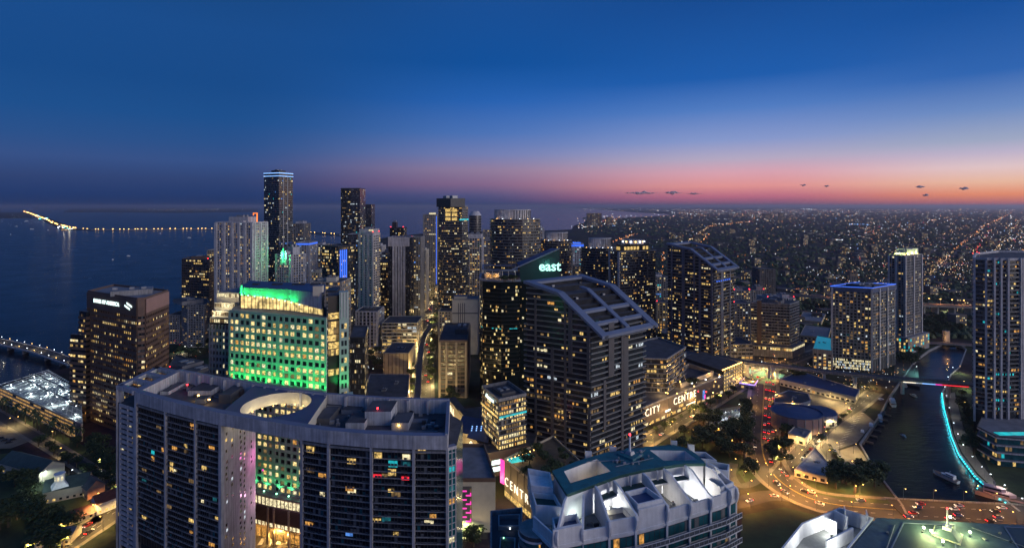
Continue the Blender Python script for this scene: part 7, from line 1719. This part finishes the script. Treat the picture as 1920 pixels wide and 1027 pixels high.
w = ccw([G(*p) for p in [(1388, 727), (1414, 731), (1420, 722), (1398, 717)]]); b = MB(); b.ring(offs(w, .8), offs(w, .3), 5.6, 6.4, 'neon_violet'); b.build('neon_outline', kk); p = G(1405, 733); lamp(p[0], p[1] - 4, 5, 1500, (.4, .3, 1), .5, kk); p = G(1422, 727); lamp(p[0], p[1], 5, 1500, (1, .1, .3), .5, kk)
sheet('sports_court', [(1392, 712), (1452, 724), (1472, 702), (1404, 690)], 'court', .11)
for i, (pts, h, lb, l) in enumerate((
    ([(1524, 690), (1560, 694), (1562, 668), (1532, 662)], 26, 'lit garage with cyan roof left of the boxy river tower', .7),
    ([(1500, 640), (1552, 646), (1558, 626), (1510, 620)], 10, 'pale low warehouse left of the river towers', .4), ([(1498, 610), (1540, 614), (1548, 598), (1506, 594)], 10, 'wide low store with bright front behind the warehouse', .5),
    ([(1560, 600), (1600, 604), (1604, 590), (1568, 586)], 12, 'low block behind the boxy river tower', .3), ([(1380, 668), (1402, 674), (1406, 660), (1384, 655)], 14, 'small pale block at the foot of the sloped blue tower', .4), ([(1270, 690), (1300, 700), (1312, 680), (1284, 672)], 16, 'podium block at the left foot of the sloped blue tower', .4),
    ([(1240, 640), (1262, 645), (1266, 628), (1244, 624)], 14, 'small block glimpsed between dark balcony towers', .5), ([(905, 620), (960, 620), (958, 600), (908, 600)], 20, 'low block behind the slanted sign tower', .3), ([(1010, 640), (1080, 640), (1076, 610), (1014, 610)], 24, 'podium behind the central sloped tower', .3), ([(720, 590), (780, 590), (778, 570), (724, 570)], 30, 'mid block left of the street canyon', .4), ([(640, 600), (676, 600), (676, 580), (644, 580)], 26, 'mid block behind the green fin walls', .4), ([(560, 560), (620, 560), (618, 540), (566, 540)], 34, 'mid block behind the glowing crown', .4), ([(815, 560), (850, 560), (850, 540), (818, 540)], 30, 'block with lit rows right of the street canyon', .5), ([(420, 640), (470, 640), (470, 610), (424, 610)], 20, 'low block left of the green building', .3))):
    lowrise('low_block', lb, pts, h, random.choice(('cream_wall', 'grey_concrete', 'beige_wall')), 'roof_grey' if i else 'pool_roof', l)
# ---- church and houses at lower left
gable('church', 'white church hall with dark green gable roof at lower left', G(128, 928), 26, 14, 9, 6, .5, 'cream_wall', 'roof_green', 'church', .1)
gable('church_wing', 'long church wing with dark ridge roof behind the cupola', G(60, 885), 52, 18, 8, 6, -.35, 'cream_wall', 'roof_green', 'church', .05)
gable('church_house', 'pink gabled parish house right of the church hall', G(172, 925), 18, 11, 8, 5, -.6, 'pink_stone', 'roof_dark', 'house', .1)
gable('chapel', 'small white chapel with lit porch by the corner street', G(195, 955), 12, 9, 8, 5, 1.0, 'white_paint', 'roof_tile', 'chapel', .6)
gable('low_house', 'low house with rusty red roof below the chapel', G(140, 975), 20, 11, 4, 4, .9, 'cream_wall', 'roof_tile', 'house', .3)
gable('garden_house', 'pale garden house at the bottom left corner', G(110, 1012), 20, 13, 5, 3.5, .2, 'cream_wall', 'roof_grey', 'house', .1)
cu = thing('cupola', 'lit white square cupola with pointed feet on the church roof', 'cupola', (*G(112, 903, 14), 12)); p = G(112, 903, 14)
b = MB(); b.cyl(p[0], p[1], 11, 15, 7, 'white_paint', r1=3.2, n=4); b.build('flared_base', cu); b = MB(); b.cyl(p[0], p[1], 15, 20, 3.1, 'white_paint', n=8); b.build('drum', cu); b = MB(); b.cyl(p[0], p[1], 20, 20.6, 3.6, 'white_paint', n=8); b.build('cornice', cu)
for t in (-1.9, -1.2, -.4): b = MB(); b.box(p[0] + math.cos(t) * 3, p[1] + math.sin(t) * 3, 16, 1.2, .3, 2.6, 'lit_pale', t + R(90)); b.build('louvre_window', cu)
for dx in (-9, 9): lamp(p[0] + dx, p[1] - 7, 14, 900, (.8, 1, .9), .4, cu)

# ================================================================== BOATS, PATH LIGHTS
def boat(x, y, ang, L, label, hull='white_paint', lights=(), decks=2, z=-2.4):
    r = thing('boat', label, 'boat', (x, y, z), 'boats on the river'); r.rotation_euler.z = ang; W_ = L * .26
    secs = [(-.5, .8, .0), (-.3, 1, .0), (.1, 1, .05), (.35, .7, .15), (.5, .06, .3)]; b = MB()
    for (t0, w0, s0), (t1, w1, s1) in zip(secs, secs[1:]):
        h = L * .11
        for sg in (-1, 1):
            q = [(t0 * L, sg * w0 * W_ * .35, 0), (t1 * L, sg * w1 * W_ * .35, 0), (t1 * L, sg * w1 * W_ / 2, h + s1 * h), (t0 * L, sg * w0 * W_ / 2, h + s0 * h)]; b.face(q if sg < 0 else q[::-1], hull)
        b.face([(t0 * L, -w0 * W_ / 2, h + s0 * h), (t1 * L, -w1 * W_ / 2, h + s1 * h), (t1 * L, w1 * W_ / 2, h + s1 * h), (t0 * L, w0 * W_ / 2, h + s0 * h)], 'wood_dock')
    b.face([(-.5 * L, .4 * W_, L * .11), (-.5 * L, -.4 * W_, L * .11), (-.5 * L, -.28 * W_, 0), (-.5 * L, .28 * W_, 0)], hull)
    o = bpy.data.objects.new('hull', b.mesh('hull')); col.objects.link(o); o.parent = r; z0 = L * .11
    for k in range(decks):
        b = MB(); l = L * (.55 - .17 * k); b.prism([(-.36 * L, -W_ * (.38 - .06 * k)), (-.36 * L + l * .8, -W_ * (.36 - .06 * k)), (-.36 * L + l, 0), (-.36 * L + l * .8, W_ * (.36 - .06 * k)), (-.36 * L, W_ * (.38 - .06 * k))], z0, z0 + L * .075, hull); dh = b.build('deckhouse', r, (0, 0, 0))
        b = MB(); b.prism([(-.34 * L, -W_ * (.385 - .06 * k)), (-.36 * L + l * .78, -W_ * (.368 - .06 * k)), (-.36 * L + l * .96, 0), (-.36 * L + l * .78, W_ * (.368 - .06 * k)), (-.34 * L, W_ * (.385 - .06 * k))], z0 + L * .025, z0 + L * .055, 'black_glass'); b.build('cabin_window', dh, (0, 0, 0)); z0 += L * .076
    b = MB(); b.tube((-.15 * L, 0, z0), (-.18 * L, 0, z0 + L * .14), L * .006, 'metal_grey'); b.build('mast', r, (0, 0, 0))
    for (u, v, m) in lights: b = MB(); b.box(u * L, v * W_, L * .14, .5, .5, .4, m); b.build('boat_light', r, (0, 0, 0))
    return r
for (px, py, a, L, lb, li) in ((1617, 812, 1.0, 15, 'small white motor boat moored nearest the dock corner', ()), (1633, 800, 1.0, 18, 'white motor yacht moored in the middle of the dock', ((-.3, 0, 'lamp_warm'),)), (1650, 785, 1.0, 20, 'pinkish motor yacht moored at the far end of the dock', ()), (1672, 756, 1.1, 26, 'large white yacht moored upstream of the dock', ((.1, 0, 'lamp_white'),)), (1654, 752, .3, 14, 'small boat moored beside the large upstream yacht', ()), (1694, 722, 1.2, 18, 'boat moored under the rail viaduct', ((0, 0, 'lamp_warm'),)), (1693, 817, 1.7, 7, 'tiny skiff with blue light in mid river', ((0, 0, 'neon_blue'),)), (1773, 896, 1.9, 19, 'motor yacht with bright deck light under way in the river', ((-.25, 0, 'lamp_warm'), (-.1, .2, 'lamp_warm'), (.05, 0, 'lamp_white'))), (1712, 742, 1.6, 10, 'small boat crossing below the viaduct', ((0, 0, 'lamp_white'),))):
    p = G(px, py, -2.4); boat(p[0], p[1], a, L, lb, lights=li)
p = G(1884, 938, -2.4); boat(p[0], p[1], -.72, 34, 'big pale pink superyacht moored by the cyan lit quay', 'pink_hull', ((.1, .1, 'lamp_white'), (-.45, .3, 'lamp_warm'), (-.46, -.3, 'lamp_cyan')), 2)
p = G(1902, 952, -2); lamp(p[0], p[1], -.6, 700, (.05, .9, 1), .3)
for i, (px, py) in enumerate(((212, 487), (241, 480), (60, 430), (30, 425), (90, 432), (355, 446), (300, 438), (20, 440), (50, 415))):
    p = G(px, py, -2.4); boat(p[0], p[1], random.random() * 3, max(14, p[1] * .006), 'distant boat with a white light out on the bay', lights=((0, 0, 'lamp_white'),)); bpy.data.objects
ql = thing('quay_lights', 'string of cyan lights along the right river quay', 'lights', (*G(1780, 800), 0)); rbk = [G(*p) for p in right_bank[1:]][::-1][3:]
acc = []
for a, c in zip(rbk, rbk[1:]):
    n = max(1, int(dist(a, c) / 4.2))
    for k in range(n): acc.append((lerp(a, c, k / n), nrm(a, c)))
for k, (p, n) in enumerate(acc):
    q = (p[0] + n[0] * .2 - 1.0, p[1] - .5); b = MB(); b.box(q[0] - .4, q[1], -.9, .55, .55, .4, 'lamp_cyan'); b.build('quay_light', ql)
    if k % 2 == 0: lamp(q[0] - 1.4, q[1], -.8, 330, (.02, .75, .9), .3, ql)
for k in range(13):
    t = k / 12; i_ = min(int(t * (len(rbk) - 1)), len(rbk) - 2); p = lerp(rbk[i_], rbk[i_ + 1], t * (len(rbk) - 1) - i_); street_lamp(p[0] + 4, p[1], math.pi, 'slim white lamp on the river path', 'river path lamps', 900, (1, .95, .8), 'lamp_white')
# dock
dk = thing('dock', 'timber dock with mooring slips on the left river bank', 'dock', (*G(1630, 800), 0)); d0, d1 = G(1612, 828), G(1655, 768)
b = MB(); b.bar(d0, d1, 0, 3, -2, -.6, 'wood_dock'); b.build('walkway', dk)
for k in range(6): p = lerp(d0, d1, (k + .5) / 6); n = nrm(d0, d1); b = MB(); b.bar(p, (p[0] + n[0] * 9, p[1] + n[1] * 9), -.7, .7, -2, -.7, 'wood_dock'); b.build('finger_pier', dk)
for k in range(14): p = lerp(G(1566, 838), G(1612, 772), k / 13); q = add(p, (9, 4)); b = MB(); b.bar(p, q, -.12, .12, .11, .13, 'paint_white'); tag(b.build('bay_marking'), kind='structure')

# ================================================================== THE LOW CITY BEYOND
rl = random.Random(3); lb_ = MB()
def dot(px, py, m, k=1.):
    p = G(px, py); s = p[1] * .00085 * k; z = 6 + s * .5
    b = lb_; i = len(b.v); x, y = p
    b.v += [(x - s / 2, y, z), (x, y - s / 2, z), (x + s / 2, y, z), (x, y + s / 2, z), (x, y, z + s / 2), (x, y, z - s / 2)]; mi = b.mi(m)
    for t in ((0, 1, 4), (1, 2, 4), (2, 3, 4), (3, 0, 4), (1, 0, 5), (2, 1, 5), (3, 2, 5), (0, 3, 5)): b.f.append((i + t[0], i + t[1], i + t[2])); b.m.append(mi)
def pm(): return rl.choices(('pt_warm', 'pt_white', 'pt_orange', 'pt_red', 'pt_blue'), (5, 4, 1.6, .5, .4))[0]
def inview(x, y): return y > 60 and 1085 < HX + x / y * FPX < 1990
def wdot(x, y, m, k):
    px, py = HX + x / y * FPX, HY + CAMH / y * FPX
    if 393 < py < 600 and px > (1100 if py < 440 else 1200) and not (py < 405 and px < 1262): dot(px, py, m, k)
dA = (.683, .730); dB = (.730, -.683)                     # street grid: avenues run out toward the horizon, cross streets at right angles
for i in range(-70, 71):                                 # avenues
    big = i % 5 == 0; off = i * 170.; m0 = rl.choice(('pt_warm', 'pt_warm', 'pt_orange', 'pt_white'))
    t = 700.
    while t < 16000:
        t += rl.expovariate(1 / ((50. if big else 330.) * (.6 + t / 2600)))
        wdot(dA[0] * t + dB[0] * off + rl.gauss(0, 6), dA[1] * t + dB[1] * off + rl.gauss(0, 6), m0 if rl.random() < .75 else pm(), rl.choice((.4, .5, .6, .9)) * (1.1 if big else .85))
for j in range(5, 90):                                   # cross streets
    big = j % 4 == 0; tt = j * 150. * (1 + j / 60); o_ = -9000.; m0 = rl.choice(('pt_warm', 'pt_white', 'pt_warm'))
    while o_ < 9000:
        o_ += rl.expovariate(1 / ((75. if big else 460.) * (.6 + tt / 3000))); wdot(dA[0] * tt + dB[0] * o_ + rl.gauss(0, 6), dA[1] * tt + dB[1] * o_ + rl.gauss(0, 6), m0 if rl.random() < .7 else pm(), rl.choice((.35, .45, .6)))
for _ in range(1000):
    y = 394 + 210 * rl.random() ** 1.9; x = rl.uniform(1085 if y < 440 else 1200, 1990)
    if y < 405 and x < 1262: continue
    if x < 1300 and rl.random() < .5: continue
    dot(x, y, pm(), rl.choice((.35, .4, .45, .5, .6, .8, 1.1)))
for _ in range(700):                                     # dense strip under the horizon and in the far right
    dot(rl.uniform(1270, 1990), 392 + abs(rl.gauss(0, 5)), pm(), rl.choice((.4, .5, .7)))
for _ in range(900):
    y = 410 + 110 * rl.random(); dot(1920 - rl.random() ** 1.4 * 330, y, pm(), rl.choice((.45, .55, .7, 1.1)))
def line(a, c, n, m, j=1.2, k=1.):
    for _ in range(n):
        t = rl.random() ** .8; dot(a[0] + (c[0] - a[0]) * t + rl.gauss(0, j), a[1] + (c[1] - a[1]) * t + rl.gauss(0, j * .4), m if rl.random() < .8 else pm(), rl.choice((.55, .7, 1.0)) * k)
line((1898, 399), (1845, 425), 60, 'pt_orange'); line((1845, 425), (1790, 470), 70, 'pt_orange', 2); line((1915, 410), (1860, 480), 60, 'pt_warm', 2); line((1790, 470), (1740, 520), 50, 'pt_warm', 2.5)
line((1860, 430), (1830, 470), 40, 'pt_red', 1.5); line((1415, 415), (1330, 425), 50, 'pt_orange', 1.2); line((1330, 425), (1290, 455), 40, 'pt_warm', 1.5); line((1300, 470), (1330, 440), 26, 'pt_orange', 1.0); line((1110, 470), (1190, 440), 60, 'pt_orange', 2); line((1240, 520), (1245, 470), 30, 'pt_orange', 1.5)
line((1480, 545), (1560, 552), 50, 'pt_orange', 2); line((1590, 421), (1630, 423), 26, 'pt_blue', 1, 1.3); line((1555, 450), (1580, 452), 22, 'pt_white', 1, 1.2); line((1500, 392), (1525, 393), 14, 'pt_white', .8, 1.2)
for cxx, cyy, n, sx in ((1140, 416, 90, 26), (1240, 402, 20, 16), (1450, 404, 60, 34), (1560, 520, 80, 34), (1640, 535, 60, 26), (1770, 500, 120, 44), (1850, 520, 90, 40), (1740, 545, 60, 24), (1520, 600, 40, 24), (1430, 405, 40, 20), (1290, 440, 30, 20), (1100, 424, 30, 14)):
    for _ in range(n): dot(rl.gauss(cxx, sx), cyy + rl.gauss(0, 1 + sx * .18), pm(), rl.choice((.45, .55, .7, 1.1)))
for _ in range(120): dot(rl.uniform(1085, 1300), rl.uniform(386 + 4, 396), 'pt_white' if rl.random() < .6 else 'pt_warm', .55)
for _ in range(70): dot(rl.choice((rl.uniform(160, 480), rl.gauss(305, 22), rl.gauss(400, 30))), rl.uniform(391.5, 396), rl.choice(('pt_white', 'pt_warm', 'pt_white')), rl.choice((.4, .5, .7)))
for _ in range(50): dot(rl.uniform(0, 80), rl.uniform(404, 424), 'pt_white', .4)
for (x0, x1, y0, y1, n) in ((640, 720, 600, 700, 60), (700, 815, 500, 700, 160), (320, 400, 630, 680, 40), (810, 900, 560, 640, 60), (1230, 1260, 560, 680, 40), (1380, 1500, 600, 720, 120), (1500, 1700, 690, 740, 130)):
    for _ in range(n): dot(rl.uniform(x0, x1), rl.uniform(y0, y1), pm(), rl.choice((.5, .7, 1.)))
o = lb_.build('city_lights'); tag(o, 'countless small lamps and lit windows of the low city', 'lights', kind='stuff')
# tree canopy and far roofs between the lights
cb = MB()
for _ in range(5200):
    y = 399 + 235 * rl.random() ** 1.7; x = rl.uniform(1095 if y < 440 else 1215, 2000)
    if y < 408 and x < 1270: continue
    p = G(x, y); r = max(7, p[1] * .004) * rl.uniform(.6, 1.3); h = min(14, 5 + r * .35); i = len(cb.v); mi = cb.mi(rl.choice(('leaf_dark', 'leaf_dark', 'leaf_mid')))
    n = 6; ph = rl.random() * 6
    cb.v += [(p[0] + math.cos(ph + 1.047 * k) * r * rl.uniform(.75, 1.2), p[1] + math.sin(ph + 1.047 * k) * r * rl.uniform(.75, 1.2), rl.uniform(0, 2)) for k in range(n)] + [(p[0] + math.cos(ph + .5 + 1.047 * k) * r * .6, p[1] + math.sin(ph + .5 + 1.047 * k) * r * .6, h * rl.uniform(.7, .95)) for k in range(n)] + [(p[0], p[1], h)]
    for k in range(n): j = (k + 1) % n; cb.f += [(i + k, i + j, i + n + k), (i + j, i + n + j, i + n + k), (i + n + k, i + n + j, i + 2 * n)]; cb.m += [mi] * 3
tag(cb.build('distant_tree_canopy'), 'dark tree canopy spreading over the low city', 'trees', kind='stuff')
HV = []
for v in range(6):
    b = MB(); w, d, h = ((14, 10, 5), (20, 12, 6), (26, 18, 9), (40, 24, 8), (18, 18, 16), (24, 16, 24))[v]; b.box(0, 0, 0, w, d, h, 'suburb_wall', 0, ('suburb_roof', 'suburb_tile', 'suburb_roof')[v % 3])
    for k in range(int(w / 4)):
        for fl in range(int(h / 4)):
            if rl.random() < .3: b.pane((-w / 2, -d / 2), (w / 2, -d / 2), (k + .2) / int(w / 4), (k + .7) / int(w / 4), fl * 4 + 1, fl * 4 + 3, .08, rl.choice(('lit_warm', 'lit_pale', 'lit_amber')))
    HV.append(b.mesh('suburb_building'))
for k in range(290):
    y = 430 + 190 * rl.random() ** 1.15; x = rl.uniform(1235, 1925)
    if 1556 < x < 1735 and y > 590: continue
    p = G(x, y); vi = rl.choice((0, 0, 1, 1, 2, 3, 3, 4, 5)); o = bpy.data.objects.new('suburb_building', HV[vi]); col.objects.link(o); o.location = (*p, 0); o.rotation_euler.z = rl.choice((0, .35, -.5, .2)); s = 1 + max(0, p[1] - 1500) / 3500; o.scale = (s, s, min(s, 1.4))
    zn = 'close behind the river towers' if y > 540 else 'in the middle of the low city' if y > 480 else 'far out toward the sunset'; tag(o, ('small grey roofed house', 'red roofed house', 'mid sized flat roofed block', 'wide low warehouse', 'boxy apartment house', 'taller apartment block')[vi] + ' ' + zn, 'building', 'low city, ' + zn)
for (px, py, w, h, lb) in ((1115, 425, 26, 90, 'reddish condominium block on the far bay shore'), (1142, 421, 10, 50, 'pale low tower right of the shore condominium'), (1466, 412, 9, 45, 'slim distant tower below the sunset'), (1440, 410, 14, 35, 'low distant slab below the sunset'), (1308, 460, 12, 60, 'distant tower over the tree canopy right of penthouse ring'), (1316, 486, 14, 60, 'nearer distant tower above the sloped blue tower'), (1276, 452, 8, 50, 'thin far tower left of distant pair'), (1600, 530, 14, 34, 'mid distance block above the boxy river tower'), (1738, 480, 14, 40, 'mid distance block right of the glowing crown'), (1862, 462, 18, 40, 'mid distance block above the right edge tower')):
    p = G(px, py); k = p[1] / FPX; tower('distant_block', lb, rect(px - w / 2, px + w / 2, p[1], w * k * .6), h * max(1, k * .28), fh=5 * max(1, k * .2), grid='suburb_wall', gb=.4, gw=.4, colw=max(5, w * k / 7), lit=.25, parts=False, parapet=0, cat='building')
# ================================================================== EVENING HAZE
hm = bpy.data.materials.new('haze'); hm.use_nodes = True; hn = hm.node_tree; hn.nodes.clear()
pv = N(hn, 'ShaderNodeVolumePrincipled'); pv.inputs['Color'].default_value = (.90, .84, .92, 1); pv.inputs['Density'].default_value = 3.1e-5; pv.inputs['Anisotropy'].default_value = .45
ho = N(hn, 'ShaderNodeOutputMaterial'); hn.links.new(pv.outputs[0], ho.inputs['Volume']); MATS['haze'] = hm
b = MB(); b.prism([(-152000, -2100), (192000, -2100), (192000, 192000), (-152000, 192000)], -6.5, 310, 'haze'); tag(b.build('haze'), 'thin evening haze lying over the bay and the city', 'haze', kind='stuff')
# ================================================================== LABELS: tell look-alikes apart by their place in the row
def ordinal(k):
    return ('first', 'second', 'third', 'fourth', 'fifth', 'sixth', 'seventh', 'eighth', 'ninth', 'tenth')[k] if k < 10 else '%d%s' % (k + 1, 'th' if 10 <= (k + 1) % 100 <= 20 else {1: 'st', 2: 'nd', 3: 'rd'}.get((k + 1) % 10, 'th'))
same = {}
for o in bpy.data.objects:
    if o.parent is None and o.get('label') and o.get('category'): same.setdefault(o['label'], []).append(o)
for lab, L in same.items():
    if len(L) < 2: continue
    pxs = [HX + o.location.x / o.location.y * FPX for o in L]; pys = [HY + (CAMH - o.location.z) / o.location.y * FPX for o in L]
    if max(pxs) - min(pxs) > .8 * (max(pys) - min(pys)): L = [o for _, o in sorted(zip(pxs, L), key=lambda t: t[0])]; end = 'from left'
    else: L = [o for _, o in sorted(zip(pys, L), key=lambda t: -t[0])]; end = 'from front'
    for k, o in enumerate(L): o['label'] = '%s, %s %s' % (lab, ordinal(k), end)
for o in list(bpy.data.objects):
    if '_o' in o: del o['_o']
